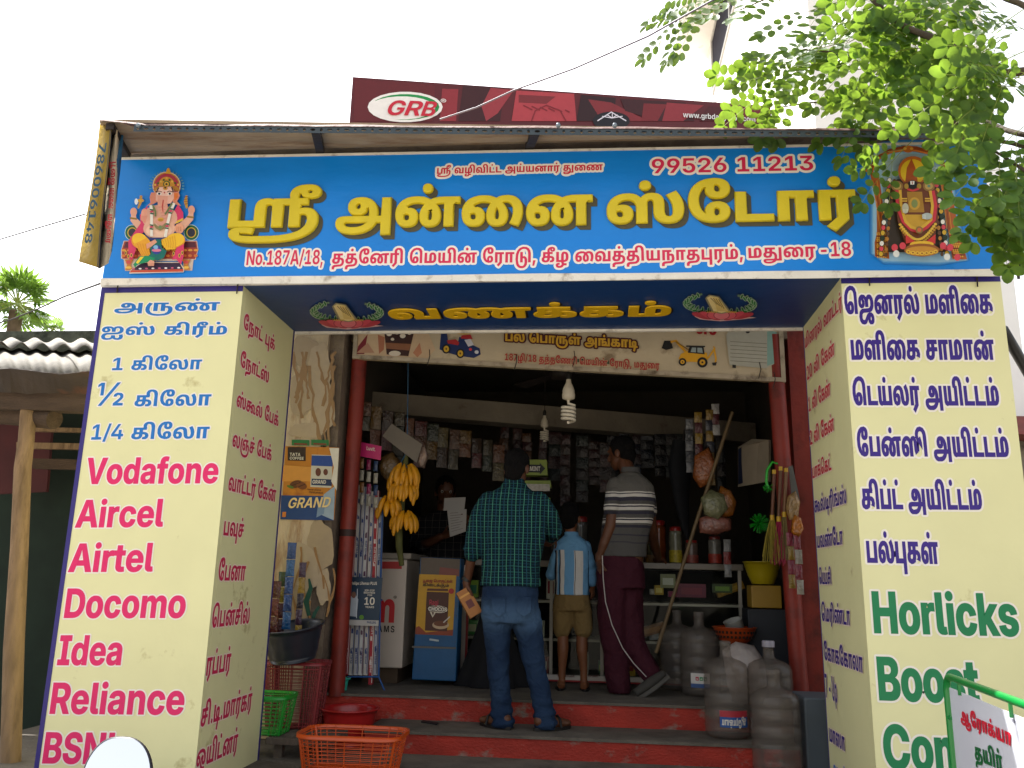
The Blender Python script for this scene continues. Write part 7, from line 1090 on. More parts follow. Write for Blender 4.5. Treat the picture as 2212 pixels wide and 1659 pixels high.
# little table and things on it
tb = thing('side_table', 'rough low wooden table tucked beside the left pillar reveal', 'table', A(620,1659,y=.95))
m_tbl = mat('grey_worn_wood','5c5248',.9,.3,5,.5,30,stretch=(4,1,1)); ttop = A(640,1585,y=.95).z
g = G(); g.box((-1.50,.80,ttop-.035), (-1.13,1.32,ttop)); mk('top', g, m_tbl, tb, bevel=.004)
for x in (-1.46,-1.18):
    for y in (.84,1.27): g = G(); g.box((x,y,.415), (x+.045,y+.045,ttop-.036)); mk('leg', g, m_tbl, tb)
basket('basket', 'green lattice basket standing on the rough table by the left pillar', (A(560,1570,y=.93).x+.02,.93,ttop+.002), .13, .10, .21, m_gn, 1.25)
basket('crate', 'tall faded red lattice crate leaning behind the green basket', (A(628,1640,y=1.17).x,1.18,ttop+.002), .15, .10, .37, m_mr, 1.20, nv=24, nh=16, cat='crate')
tub('tub', 'dark grey plastic tub tilted on top of the red crate', A(634,1425,y=1.10), .135, .185, .20, m_dk, tilt=(-.10,-.16,1))
def packet(g, p, w_, h_, mi=0, dep=.012, tilt=0., sway=(0,0)):
    """one crinkled pillow packet hanging down from p"""
    c = Vector(p); n = 4; vs = []; ct, st_ = math.cos(tilt), math.sin(tilt)
    for j in range(n+1):
        for i in range(n+1):
            u, v = i/n-.5, j/n; bulge = dep*math.sin(math.pi*i/n)*math.sin(math.pi*v)*(1+.5*noise.noise((c.x*40+i*1.3, c.z*40+j*1.7, 3)))
            x = u*w_*(1-.08*math.sin(math.pi*v)); vs.append((x*ct+sway[0]*v, -bulge+x*st_+sway[1]*v, -v*h_))
    k = len(vs); back = [(x, y+dep*.25+abs(y)*1.2, z) for x, y, z in vs]
    V = [c+Vector(q) for q in vs]+[c+Vector(q) for q in back]; fs = []
    for j in range(n):
        for i in range(n):
            a = j*(n+1)+i; fs += [(a,a+1,a+n+2,a+n+1),(k+a,k+a+n+1,k+a+n+2,k+a+1)]
    g.add(V, fs, mi, True)
FOIL = {}
def foil(col): 
    if col not in FOIL: FOIL[col] = mat('foil_'+col, tuple(k*.6 for k in lin(col)[:3]), .28, .3, 25, .5, 60, spec=.6)  # colour scaled down to stand in for weak light inside the shop
    return FOIL[col]
def strip_of(name, label, p, w_, h_, n, cols, cat='sachet strip', group=None, tilt=0., gap=.004):
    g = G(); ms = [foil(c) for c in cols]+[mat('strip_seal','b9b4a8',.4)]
    p = Vector(p)
    for k in range(n):
        packet(g, p+Vector((rnd.uniform(-.003,.003),rnd.uniform(-.004,.004),-k*(h_+gap))), w_, h_, k % len(cols), tilt=tilt+rnd.uniform(-.15,.15))
    o = mk(name, g, ms, loc=p); return tag(o, label, cat, group)
strip_of('sachet_strip', 'shiny blue sachet strip hanging beside the left plaster wall', A(632,1172,y=1.12), .056, .10, 5, ('1a4a94','1c62a8','1c4f9a'), 'sachet strip')
strip_of('sachet_strip', 'dark purple and yellow sachet strip hanging just right of the blue one', A(655,1215,y=1.18), .042, .09, 5, ('4a2a4a','b08a1c','3a3040'), 'sachet strip')
strip_of('sachet_strip', 'maroon sachet strip half hidden by the left pillar reveal', A(596,1255,y=1.05), .07, .10, 3, ('5a1420','6c1a24'), 'sachet strip')
strip_of('sachet_strip', 'maroon and green sachet strip above the dark tub', A(612,1235,y=1.15), .06, .09, 4, ('2a4a2c','9a8420','5a1a22','5a1a22'), 'sachet strip')
# teal cup on the shop floor
tub('cup', 'small turquoise plastic cup on the shop floor beside the left pole', (A(741,1482,y=1.62).x,1.62,.682), .026, .034, .075, plastic('turquoise_plastic','2fa08a'), 'cup', grooves=False, th=.003)
# ---- tube lamp stand
YT = 1.72
PT = Plane((0,YT-.03,0), (1,0,0), (0,0,1))
m_bw = mat('blue_painted_wire','1c4a86',.45)
ts = thing('display_stand', 'blue wire stand full of boxed tube lamps just inside the left pole', 'stand', A(785,1470,y=YT))
g = G()
for px, py, qx, qy in ((826,1100,818,1462),(752,1462,818,1462),(818,1462,834,1500),(752,1300,826,1296),(745,1462,738,1500)):
    g.tube([A(px,py,y=YT-.02), A(qx,qy,y=YT-.02)], .006, 6)
g.tube([A(752,1462,y=YT-.02), A(752,1462,y=YT+.16), A(818,1462,y=YT+.16), A(818,1462,y=YT-.02)], .006, 6); mk('frame', g, m_bw, ts)
g = G(); g.slab(quadp(PT, [(747,1350),(819,1352),(828,1248),(752,1246)], .02), (0,.004,0)); mk('card', g, mat('navy_card','22364a',.4,.08,4), ts)
P = Pic(PT, 0, 0, 1, .0215)
P.poly([(747,1350),(819,1352),(820,1340),(748,1338)], 'b0aca6').poly([(754,1330),(772,1332),(776,1295),(768,1280),(758,1290)], 'a9b0b8').ell(766,1285,5,7,'7a5444').line([(772,1335),(774,1272)], 1.5, 'c8ccd0').ell(783,1333,5,5,'5a8a2c')
P.done('card_print', ts)
for s_, x0, y0, x1, h in (('Philips Lifemax PLUS',760,1263,816,6.5),('NON-STOP',790,1277,811,4),('BRIGHTNESS',788,1282,812,4),('FOR',796,1287,806,3.5),('10',789,1306,811,16),('YEARS',791,1313,810,4)): text(PT, ts, s_, (x0,y0), (x1,y0+.5), h, whi, ref=364, off=.025)
text(PT, ts, 'PHILIPS', (795,1346), (814,1347), 4.5, ink('23406e'), ref=364, off=.025)
tubecols = [('dull red','8a1f26','c8b0b4'),('white','b9b6ae','2a3c6e'),('pale grey','a6a4a6','2a3c6e'),('white with purple edge','b8b6b2','4a1c3c'),('white with red edge','b5afa8','2a3c6e'),('bright red','9a1c2a','d0c6bc'),('silver','9c9ea6','2a3c6e')]
for i, (nm, c1, c2) in enumerate(tubecols):
    xt, xb = 771+i*9.0, 748+i*10.6; ty = (1055,1048,1052,1050,1062,1060,1075)[i]; yb = 1458 if i != 5 else 1478
    a, b = A(xb,yb,y=YT+.02+.012*(i%2)), A(xt,ty,y=YT+.02+.012*(i%2)); d = (b-a).normalized(); pl = Plane(a-Vector((.0,.016,0)), Vector((1,0,0)), d)
    bx_ = tag(bpy.data.objects.new('tube_lamp_box', None), ('leftmost dull red tube lamp box in the blue stand','second tube lamp box from the left, white','third tube lamp box, pale grey with blue print','fourth tube lamp box, white with a purple edge','fifth tube lamp box, white with a red edge','bright red tube lamp box slipping lowest in the stand','rightmost silver tube lamp box in the blue stand')[i], 'lamp box', 'tube lamp boxes in the blue stand'); bx_.location = a; sc.collection.objects.link(bx_)
    g = G(); w_ = .0135; g.hexa([a+Vector((sx*w_,sy*.016,0)) for sx, sy in ((-1,-1),(1,-1),(1,1),(-1,1))]+[b+Vector((sx*w_,sy*.016,0)) for sx, sy in ((-1,-1),(1,-1),(1,1),(-1,1))]); mk('carton', g, mat('carton_'+c1,c1,.35,.12,30), bx_)
    g = G(); e = .0175; L_ = (b-a).length
    g.slab([a+Vector((w_-.006,-e,0))+d*.01, a+Vector((w_-.001,-e,0))+d*.01, b+Vector((w_-.001,-e,0)), b+Vector((w_-.006,-e,0))], (0,.0008,0), 0)
    for k in range(9): 
        q = a+d*(.12+L_*.1*k+rnd.uniform(0,.03)); g.slab([q+Vector((-w_*.7,-e,0)), q+Vector((w_*.2,-e,0)), q+Vector((w_*.2,-e,0))+d*rnd.uniform(.012,.045), q+Vector((-w_*.7,-e,0))+d*.03], (0,.0008,0), 1)
    mk('print', g, [mat('tube_edge_'+c2,c2 if i not in (3,4) else ('5a1c4a' if i == 3 else '8a1f26'),.4), mat('tube_print_'+c2,c2,.4)], bx_)
    for t0, s_ in ((.06,'PHILIPS'),(.25 if i in (0,5) else .30,'Lifemax' if i in (0,5) else 'PHILIPS'),(.62,'PHILIPS')):
        q0, q1 = a+d*(L_*t0), a+d*(L_*t0+.10); e_ = Vector((.006,-.0195,0))
        Lx = layout(s_, 3); xs = [x for gl in Lx for c_ in gl for x, y in c_]; g = G()
        for gl in Lx:
            C_ = [[tuple((x-min(xs))/(max(xs)-min(xs))*.10 if k_ == 0 else y*.0000320 for k_, _ in ((0,0),(1,0))) for x, y in c_] for c_ in gl]
            if area(max(C_, key=lambda c_: abs(area(c_)))) > 0: C_ = [c_[::-1] for c_ in C_]
            tessg(g, C_, lambda x, y, z_: q0+e_+d*x-Vector((1,0,0))*y+Vector((0,-z_,0)), 0)
        mk('lettering', g, ink('22386a' if i not in (0,5) else 'ddd2c8'), bx_)
# ---- ice cream freezer
YI = 2.02
fz = thing('freezer', 'white ice cream freezer with red letter behind the tube lamp stand', 'freezer', A(845,1445,y=YI))
m_fz = mat('white_freezer_enamel','b5a89a',.35,.06,4,dirt='8a7a68',dirt_amt=.12,dirt_scale=5)
a, b = A(770,1445,y=YI), A(868,1445,y=YI); zt_, zb_ = A(845,1208,y=YI).z, A(845,1443,y=YI).z
g = G(); g.box((a.x,YI,zb_), (b.x,YI+.6,zt_)); mk('cabinet', g, m_fz, fz, bevel=.008)
g = G(); g.box((a.x-.01,YI-.012,zt_+.002), (b.x+.03,YI+.62,zt_+.045)); mk('cover', g, mat('grey_cover','8c8478',.4), fz, bevel=.008)
g = G(); g.box((a.x+.03,YI+.05,.681), (b.x-.04,YI+.55,zb_-.002)); mk('base', g, mat('brown_plinth','4a3a2a',.8), fz)
PI_ = Plane((0,YI-.001,0), (1,0,0), (0,0,1))
g = G(); g.slab(quadp(PI_, [(772,1228),(868,1229),(868,1213),(772,1213)], .001), (0,.001,0)); mk('red_band', g, ink('a02a28'), fz)
text(PI_, fz, 'm', (800,1343), (850,1344), 48, ink('b01c20'), ref=270, off=.003, bold=.004); text(PI_, fz, 'AMS', (816,1365), (852,1366), 14, ink('17140f'), ref=364, off=.003, track=90); text(PI_, fz, '®', (850,1295), (857,1295), 8, ink('17140f'), ref=364, off=.003)
# ---- blue cabinet with cereal poster
YC = 2.0
bc = thing('cabinet', 'narrow blue painted cabinet with a yellow cereal poster beside the freezer', 'cabinet', A(940,1470,y=YC))
PC = Plane((0,YC,0), (1,0,0), (0,0,1)); m_bl = mat('blue_painted_steel','12507e',.5,.18,5,.1,30,dirt='3c3a36',dirt_amt=.15,dirt_scale=5)
g = G(); g.slab(quadp(PC, [(889,1468),(984,1472),(996,1207),(908,1203)], 0), (0,.16,0)); mk('body', g, m_bl, bc, bevel=.006)
P = Pic(PC, 0, 0, 1, .002)
P.poly([(908,1240),(992,1245),(994,1208),(910,1204)], '5c4f42').poly([(950,1225),(992,1230),(992,1245),(948,1242)], '7c4238')
P.poly([(897,1370),(978,1373),(986,1243),(906,1240)], 'c2921e').poly([(897,1370),(978,1373),(979,1360),(920,1366),(905,1352),(898,1356)], '8a3a1c')
P.poly([(918,1362),(966,1364),(970,1280),(922,1278)], '4a2416').poly([(922,1276),(968,1277),(968,1272),(924,1271)], '5c3018').ell(952,1350,18,9,'c0a684').ell(952,1347,15,6,'6a3a1e').line([(958,1345),(972,1332)],2.5,'c8c2b8')
P.ell(946,1316,22,8,'d8cdb8',4).line([(930,1320),(935,1332),(940,1322)],4,'d8cdb8').ell(975,1277,6,6,'a82a24')
for k in range(3): P.line([(906,1395+k*.5),(984,1398+k)], 1.5, '0c3a60')
P.line([(890,1397),(985,1400)], 4, '5c5a54').line([(928,1381),(948,1384)],4,'a8b4b8')
P.done('poster', bc)
text(PC, bc, 'Ragi', (928,1306), (947,1307), 11, ink('b83a4a'), ref=364, off=.009); text(PC, bc, 'CHOCOS', (926,1319), (966,1321), 8.5, ink('e8e0d0'), ink('3a1a10'), .004, ref=364, off=.011, bold=.0008)
text(PC, bc, 'பூஜை பொருட்கள்', (914,1257), (978,1259), 5, ink('8a2018'), ref=Hb, seg=3, off=.009); text(PC, bc, 'கிடைக்கும்', (914,1266), (970,1268), 5, ink('3a2a14'), ref=Hb, seg=3, off=.009)
# ---- bananas
bnh = thing('banana_bunch', 'big bunch of ripe bananas hanging by a blue string left of centre', 'bananas', A(880,1000,y=1.72))
m_ban = mat('ripe_banana','c4860e',.45,.2,14,dirt='3a2208',dirt_amt=.10,dirt_scale=22); m_stem = mat('green_banana_stem','4a4a20',.8,.25,8)
YN = 1.72
g = G(); g.tube([A(879,980,y=YN), A(874,1010,y=YN), A(868,1080,y=YN+.02), A(862,1140,y=YN), A(862,1180,y=YN-.01), A(868,1222,y=YN-.02)], [.014,.024,.026,.026,.024,.017], 12); mk('stem', g, m_stem, bnh)
g = G(); g.tube([A(882,740,y=YN), A(881,860,y=YN), A(879,985,y=YN)], .004, 6); g.tube([A(879,975,y=YN), A(866,1000,y=YN-.03), A(880,1010,y=YN-.04)], .004, 6); mk('string', g, mat('blue_nylon_string','28506e',.6), bnh)
rb = random.Random(5)
def banana(p, out, L, r):
    out = Vector(out).normalized(); pts = []; ra = []
    for k in range(8):
        t = k/7; pts.append(Vector(p)+out*(L*.38*math.sin(t*1.7))+Vector((0,0,.012-L*.92*t+.05*L*math.sin(t*3.1)))); ra.append(r*(.35,.62,.95,1.0,1.0,.92,.7,.25)[k])
    g = G(); g.tube(pts, ra, 8); mk('banana', g, m_ban, bnh)
for (cx, cy, n, L, rr_) in ((874,1012,17,.150,.052),(872,1046,15,.145,.050),(842,1082,9,.13,.036),(876,1112,15,.135,.046)):
    c = A(cx, cy, y=YN)
    for k in range(n):
        a = math.pi*(-.15+1.3*k/(n-1))+rb.uniform(-.12,.12); o = Vector((math.cos(a), -abs(math.sin(a))-.15, 0)); 
        banana(c+o*rr_*rb.uniform(.6,1.1)+Vector((rb.uniform(-.008,.008),0,rb.uniform(-.025,.02))), o+Vector((0,0,rb.uniform(-.2,.1))), L*rb.uniform(.9,1.12), .0195*rb.uniform(.9,1.1))
# ---- hanging goods along the left wall and back line
def bagobj(name, label, pts, Y, dep, m_, cat, group=None, seed=0):
    """crumpled bag from an outline given as image points at depth Y"""
    q = [A(x,y,y=Y) for x, y in pts]; c = sum(q, Vector())/len(q); rr = random.Random(seed); g = G(); n = len(q)
    rings = []
    for s_, d_ in ((1,.0),(.92,-.55),(.68,-.9),(.35,-1.05)):
        rings.append([c+(p-c)*s_+Vector((rr.uniform(-.006,.006), d_*dep+rr.uniform(-.012,.012), rr.uniform(-.006,.006))) for p in q])
    back = [c+(p-c)*.9+Vector((0,dep*.6,0)) for p in q]
    V = back+[p for r in rings for p in r]; k = 5
    fs = [(i*n+j, i*n+(j+1)%n, (i+1)*n+(j+1)%n, (i+1)*n+j) for i in range(k-1) for j in range(n)]+[tuple(range(n))[::-1], tuple(range((k-1)*n, k*n))]
    g.add(V, fs, 0, True); o = mk(name, g, m_, loc=c); return tag(o, label, cat, group)
def clearbag(name, col, rough=.25): return mat(name, col, rough, .35, 18, .6, 40, spec=.6)
stripcols = ['5a3410','6a4c12','3c2610','463a1c','6a3a10','561a12','2c3016','5c4e20']
names = ['amber','golden','brown','olive yellow','orange','rust red','dark green','mustard']
ords = ['first','second','third','fourth','fifth','sixth','seventh','eighth','ninth','tenth','eleventh','twelfth','thirteenth','fourteenth']
for i in range(13):
    px = 790+i*24; py = 868+i*7.5+(rnd.uniform(-6,6)); Y = 1.75+i*.085; k = i % 8
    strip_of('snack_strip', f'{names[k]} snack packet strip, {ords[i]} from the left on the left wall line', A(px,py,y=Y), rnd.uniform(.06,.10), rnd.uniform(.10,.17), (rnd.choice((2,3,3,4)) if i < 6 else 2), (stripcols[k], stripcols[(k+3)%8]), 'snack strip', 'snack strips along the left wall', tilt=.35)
bc2 = ['3c1410','421610','54300f','361010','401212','3c1210','202a22','341c12','2a1810']  # colours darkened to imitate light falling off towards the back
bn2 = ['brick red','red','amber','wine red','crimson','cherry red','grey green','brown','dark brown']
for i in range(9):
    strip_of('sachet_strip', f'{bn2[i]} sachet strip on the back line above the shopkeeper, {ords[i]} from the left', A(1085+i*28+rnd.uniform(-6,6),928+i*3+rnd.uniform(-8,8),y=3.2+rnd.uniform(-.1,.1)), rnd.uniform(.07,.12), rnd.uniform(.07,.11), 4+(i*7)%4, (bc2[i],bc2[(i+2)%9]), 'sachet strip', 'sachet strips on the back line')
rc = ['16191e','34343a','2c1014','161e30','242428','1e1212','161e1e','342c2c','20181e','28181a']  # shade of the far corner put into these colours
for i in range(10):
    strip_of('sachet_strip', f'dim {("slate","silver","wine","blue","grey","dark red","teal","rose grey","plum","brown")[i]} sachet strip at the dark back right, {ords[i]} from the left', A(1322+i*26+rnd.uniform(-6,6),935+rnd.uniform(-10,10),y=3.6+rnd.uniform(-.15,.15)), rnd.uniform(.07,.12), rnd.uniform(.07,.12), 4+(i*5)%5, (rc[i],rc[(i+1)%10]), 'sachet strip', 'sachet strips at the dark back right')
# card of small packets with pink header
cdk = thing('display_card', 'pink headed card of chocolate sticks hanging right of the left pole', 'display card', A(800,965,y=1.64))
PK = Plane((0,1.64,0), (1,0,0), (0,0,1))
g = G(); g.slab(quadp(PK, [(776,985),(822,994),(824,964),(780,955)], 0), (0,.003,0)); mk('header', g, mat('pink_card','b01c5e',.4,.05), cdk)
text(PK, cdk, 'Luvit.', (792,972), (811,975), 8, whi, ref=364, off=.003)
for k in range(3):
    g = G(); 
    for j in range(4): packet(g, A(782+k*15,990+j*26+k*3,y=1.645), .03, .07, j % 2)
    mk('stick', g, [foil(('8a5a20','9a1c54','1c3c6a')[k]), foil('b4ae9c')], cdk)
g = G(); g.slab([A(826,942,y=1.70), A(900,1000,y=1.69), A(912,960,y=1.69), A(846,915,y=1.70)], (0,.003,0)); tag(mk('cardboard', g, mat('grey_cardboard','6a6258',.8,.15,5), loc=A(870,960,y=1.7)), 'tilted grey cardboard sheet hung above the bananas', 'cardboard')
bagobj('snack_bag', 'clear bag of brown snacks hanging left of the bananas', [(826,985),(850,975),(866,1000),(862,1030),(840,1045),(822,1028),(818,1005)], 1.78, .05, clearbag('brown_snack_bag','5a4426'), 'bag', seed=2)
bagobj('snack_bag', 'pale clear bag squeezed beside the grey cardboard', [(905,975),(918,960),(926,985),(916,1012),(902,1005)], 1.74, .03, clearbag('pale_clear_bag','8a7466'), 'bag', seed=3)
# ---- ceiling lamp bulbs and fan
def bulb(px, py, Y, s_, label, drop):
    t = thing('lamp_bulb', label, 'lamp', A(px,py,y=Y)); c = A(px,py,y=Y)
    g = G(); g.lathe(c, [(.016*s_,.0),(.034*s_,.008*s_),(.036*s_,.03*s_),(.032*s_,.045*s_),(.034*s_,.05*s_),(.028*s_,.07*s_),(.016*s_,.095*s_),(.013*s_,.115*s_)], 20); mk('ballast', g, mat('white_lamp_plastic','c2b8a4',.4,.05), t)
    g = G(); g.lathe(c+Vector((0,0,.115*s_)), [(.015*s_,0),(.017*s_,.03*s_),(.012*s_,.05*s_)], 14); mk('holder', g, mat('black_holder','191714',.5), t)
    g = G(); pts = [c+Vector((.0,0,.0)), c+Vector((0,0,-.02*s_))]
    for k in range(61):
        a = k/60*2*math.pi*4.2; pts.append(c+Vector((math.cos(a)*.034*s_, math.sin(a)*.034*s_, -(.032+.085*k/60)*s_)))
    pts.append(c+Vector((0,0,-.125*s_))); g.tube(pts, .0085*s_, 8); mk('spiral_tube', g, mat('white_lamp_glass','cfc6b4',.3,.04), t)
    g = G(); g.tube([c+Vector((0,0,.16*s_)), c+Vector((0,0,drop))], .003, 5); mk('flex', g, m_wire, t)
bulb(1228,864,1.62,1.25,'white spiral bulb hanging in the middle of the entrance', .45)
bulb(1176,924,2.9,.9,'small unlit bulb deeper in the dark shop', .5)
fn = thing('ceiling_fan', 'dark ceiling fan barely seen behind the name board edge', 'fan', A(1215,803,y=2.3)); c = A(1215,806,y=2.3)
g = G(); g.lathe(c, [(.02,-.05),(.09,-.04),(.10,0),(.06,.04),(.02,.05)], 20); mk('motor', g, m_dkiron, fn)
for k in range(3):
    a = k*2*math.pi/3+.15; d = Vector((math.cos(a),math.sin(a),0)); n_ = Vector((-d.y,d.x,.15)); g = G(); g.slab([c+d*.1-n_*.03, c+d*.6-n_*.06, c+d*.6+n_*.06, c+d*.1+n_*.03], (0,0,.004)); mk('blade', g, m_dkiron, fn)
g = G(); g.tube([c+Vector((0,0,.05)), (c.x,c.y,3.35)], .012, 8); mk('rod', g, m_dkiron, fn)
# ================================================================== COUNTER
YK = 2.45
ct = thing('counter', 'long glass fronted display counter across the inside of the shop', 'counter', (.5,YK,.68))
m_al = mat('dull_aluminium','8e887c',.45,.12,8,metal=.3); m_cback = mat('counter_back','241f1a',.8); m_ctop = mat('counter_top','6e665a',.3,.1,5)
xl, xr = A(1000,1460,y=YK).x, A(1615,1460,y=YK).x; zt2 = A(1390,1215,y=YK).z
g = G(); g.box((xl,YK,zt2-.045), (xr,YK+.5,zt2)); mk('top', g, m_ctop, ct, bevel=.004)
for z in (.735, A(1390,1385,y=YK).z, A(1390,1302,y=YK).z): g = G(); g.box((xl+.01,YK+.01,z-.018), (xr-.01,YK+.46,z)); mk('shelf', g, m_al, ct)
g = G(); g.box((xl,YK+.47,.681), (xr,YK+.5,zt2-.046)); mk('back', g, m_cback, ct)
for x in (xl, xr-.03, A(1190,1400,y=YK).x, A(1300,1400,y=YK).x): g = G(); g.box((x-.012,YK-.004,.70), (x+.012,YK+.03,zt2-.046)); mk('post', g, m_al, ct)
m_trim = mat('white_red_trim','c9c0b4',.4,.08); PKt = Plane((0,YK-.016,0), (1,0,0), (0,0,1))
g = G(); g.box((xl,YK-.015,.69), (xr,YK-.006,.735)); mk('trim', g, m_trim, ct)
g = G(); g.box((xl-.02,YK-.02,.70), (xl+.03,YK-.006,zt2-.046)); mk('trim', g, m_trim, ct)
g = G(); g.box((xl,YK-.0175,.69), (xr,YK-.0155,.702)); g.box((xl+.012,YK-.022,.70), (xl+.03,YK-.0205,zt2-.05)); mk('red_line', g, ink('a02a26'), ct)
for x in (1205,1255,1312): text(PKt, ct, 'My trust', (x,1462), (x+36,1463), 5, ink('6a2a2a'), ref=364, off=.003)
gg_ = G(); gg_.box((xl+.02,YK+.002,.74), (xr-.02,YK+.006,zt2-.048))
gm = bpy.data.materials.new('counter_glass'); gm.use_nodes = True; t_ = gm.node_tree; t_.nodes.clear(); o_ = nn(t_,'ShaderNodeOutputMaterial'); a_ = nn(t_,'ShaderNodeBsdfTransparent'); b_ = nn(t_,'ShaderNodeBsdfGlossy'); b_.inputs['Roughness'].default_value = .05; fr_ = nn(t_,'ShaderNodeFresnel'); fr_.inputs[0].default_value = 1.16; mx_ = nn(t_,'ShaderNodeMixShader'); t_.links.new(fr_.outputs[0], mx_.inputs[0]); t_.links.new(a_.outputs[0], mx_.inputs[1]); t_.links.new(b_.outputs[0], mx_.inputs[2]); t_.links.new(mx_.outputs[0], o_.inputs[0]); a_.inputs[0].default_value = (.9,.92,.9,1)
mk('glass', gg_, gm, ct)
# stock in the counter
def carton(name, label, px, py, w_, h_, col, Y=YK+.12, d_=.08, cat='carton', ang=0, group=None, col2=None):
    c = A(px,py,y=Y); g = G(); q = Matrix.Rotation(ang,3,'Y')
    pts = [q@Vector((x*w_/2,y*d_/2,z*h_)) for z in (0,1) for x, y in ((-1,-1),(1,-1),(1,1),(-1,1))]
    g.hexa([c+p for p in pts]); e = d_/2+.001
    f = [q@Vector((x*w_*.36,-e,z*h_)) for x, z in ((-1,.22),(1,.22),(1,.72),(-1,.72))]; g.slab([c+p for p in f], (0,.0008,0), 1)
    o = mk(name, g, [mat('card_'+col,col,.45,.12,20), mat('cardprint_'+(col2 or 'c8b890'),col2 or 'c8b890',.45,.1)], loc=c); return tag(o, label, cat, group)
def jar(name, label, p, r, h, cbody, ccap, fill=None, cat='jar', group=None):
    t = thing(name, label, cat, p, group); p = Vector(p); g = G()
    g.lathe(p, [(r*.9,0),(r,.006)]+[(r*(1-.03*(k%2)), .01+(h*.82)*k/10) for k in range(11)]+[(r*.8,h*.9)], 20); mk('body', g, mat('jar_'+cbody,cbody,.18,.25,22,spec=.6), t)
    g = G(); g.lathe(p+Vector((0,0,h*.885)), [(r*.84,0),(r*.86,.01),(r*.86,h*.11),(r*.7,h*.125)], 20); mk('cap', g, plastic('jarcap_'+ccap,ccap), t)
    if fill:
        g = G(); g.lathe(p+Vector((0,0,.004)), [(r*1.004,0),(r*1.012,h*.05),(r*1.01,h*.3),(r*1.0,h*.34)], 20, cap=(False,False)); mk('contents', g, mat('fill_'+fill,fill,.5,.4,60), t)
    return t
zs1 = A(1390,1383,y=YK).z; zs2 = A(1390,1300,y=YK).z
def onshelf(px, Y, z):
    p = A(px,1300,y=Y); return Vector((p.x,Y,z+.002))
jar('jar', 'tall ribbed clear jar with red cap on the counter right of the striped shirt', onshelf(1462,YK+.06,zt2), .048, .265, '6a6a58', '8a1c18', '9a8a20')
jar('jar', 'short red-capped jar beside the broom pole on the counter', onshelf(1497,YK+.10,zt2), .05, .17, '5a4a44', '8a1c18', '7a3a30')
jar('jar', 'ribbed jar half full of red sweets under the hanging snack bags', onshelf(1548,YK+.08,zt2), .05, .20, '62605a', '6a2a24', '8a2a1c')
jar('jar', 'orange filled jar with a red cap behind the striped man', onshelf(1425,YK+.34,zt2), .06, .33, '7a3a18', '8a1c18')
jar('jar', 'tall clear jar with red cap between the boy and the striped man', onshelf(1255,YK+.2,zt2), .055, .34, '4a4844', '7a1a16')
jar('jar', 'small dark jar with red cap left of the boy on the counter', onshelf(1200,YK+.15,zt2), .045, .24, '3a3632', '6a1a16')
jar('jar', 'low dark jar at the striped man\'s right hand', onshelf(1410,YK+.16,zt2), .05, .16, '3a3420', '4a2a14', '6a4a1c')
carton('carton', 'pale green price card box at the front of the upper counter shelf', 1443,1270,.11,.10,'8a8a64',YK+.05,.02,col2='c8c8b8')
for i, (l, px, py, w_, h_, c, c2, an) in enumerate((
    ('magenta carton lying on the upper counter shelf',1493,1282,.16,.085,'6a1838','7a2038',0),('flat pink carton under the magenta one',1480,1303,.19,.035,'8a1c4c','a83a60',0),
    ('golden carton leaning on the upper shelf by the basin',1580,1284,.16,.05,'a87a14','c89a28',.36),('dull green carton below the golden one',1560,1305,.11,.055,'3c4a24','6a8a34',0),
    ('yellow candle packet on the upper shelf',1423,1278,.05,.06,'c09a1c','e0c860',0),('small white packet below the candle packet',1415,1302,.06,.035,'a8a090','c0b8a8',0),
    ('brown carton leaning on the middle shelf',1402,1372,.19,.06,'7a4a1c','9a6428',.28),('roll of pale foil on the middle shelf',1425,1392,.12,.055,'8a8e90','b0b4b4',0),
    ('red white packet on the bottom shelf behind the boy',1262,1462,.05,.13,'a8a49c','8a3a34',0),('green bottle carton right of the boy\'s leg',1320,1462,.05,.15,'1c5a34','4a8a54',0),
    ('yellow and red carton on the bottom shelf',1357,1462,.08,.13,'b08a14','8a2018',0),('small green tin near the bottom right',1300,1462,.04,.08,'2a5a2c','8aa034',0),
    ('bright yellow green pack beside the hanging arm',1022,1300,.06,.11,'7a9a1c','1c6a4a',0),('green soap pack on the middle shelf by the jeans',1018,1384,.08,.09,'2a7a24','c8c8a0',0),
    ('white and red pack on the top shelf by the boy',1190,1290,.05,.16,'b8b0a4','8a2030',0),('pale box between the jeans and the boy',1165,1384,.06,.10,'9a9a8a','5a5a4a',0),('red striped pack under the boy\'s elbow',1172,1462,.07,.10,'7a2a24','b0a494',0),('teal bottle pack near the right post',1345,1384,.05,.10,'1c5a5a','6a9a94',0))):
    Y = YK+.05+.05*(i%3); z = {1302:zs2,1303:zs2,1305:zs2,1282:zs2,1278:zs2,1284:zs2,1300:zs2,1290:zs2}.get(py, zs1 if 1340 < py < 1400 else .735)
    cx_ = A(px,py,y=Y); c0 = Vector((cx_.x,Y,z+.002+(.037 if 'magenta' in l else .075 if 'golden' in l else .05 if 'candle' in l else .03 if 'brown carton' in l else 0)))
    q = Matrix.Rotation(-an,3,'Y'); g = G(); dd_ = .07; w_ *= 1.3; h_ *= 1.15
    pts = [q@Vector((x*w_/2,y*dd_/2,zz*h_)) for zz in (0,1) for x, y in ((-1,-1),(1,-1),(1,1),(-1,1))]; g.hexa([c0+p for p in pts])
    f = [q@Vector((x*w_*.36,-dd_/2-.001,zz*h_)) for x, zz in ((-1,.22),(1,.22),(1,.72),(-1,.72))]; g.slab([c0+p for p in f], (0,.0008,0), 1)
    tag(mk('carton', g, [mat('card_'+c,c,.45,.12,20), mat('cardprint_'+c2,c2,.45,.1)], loc=c0), l, 'carton')
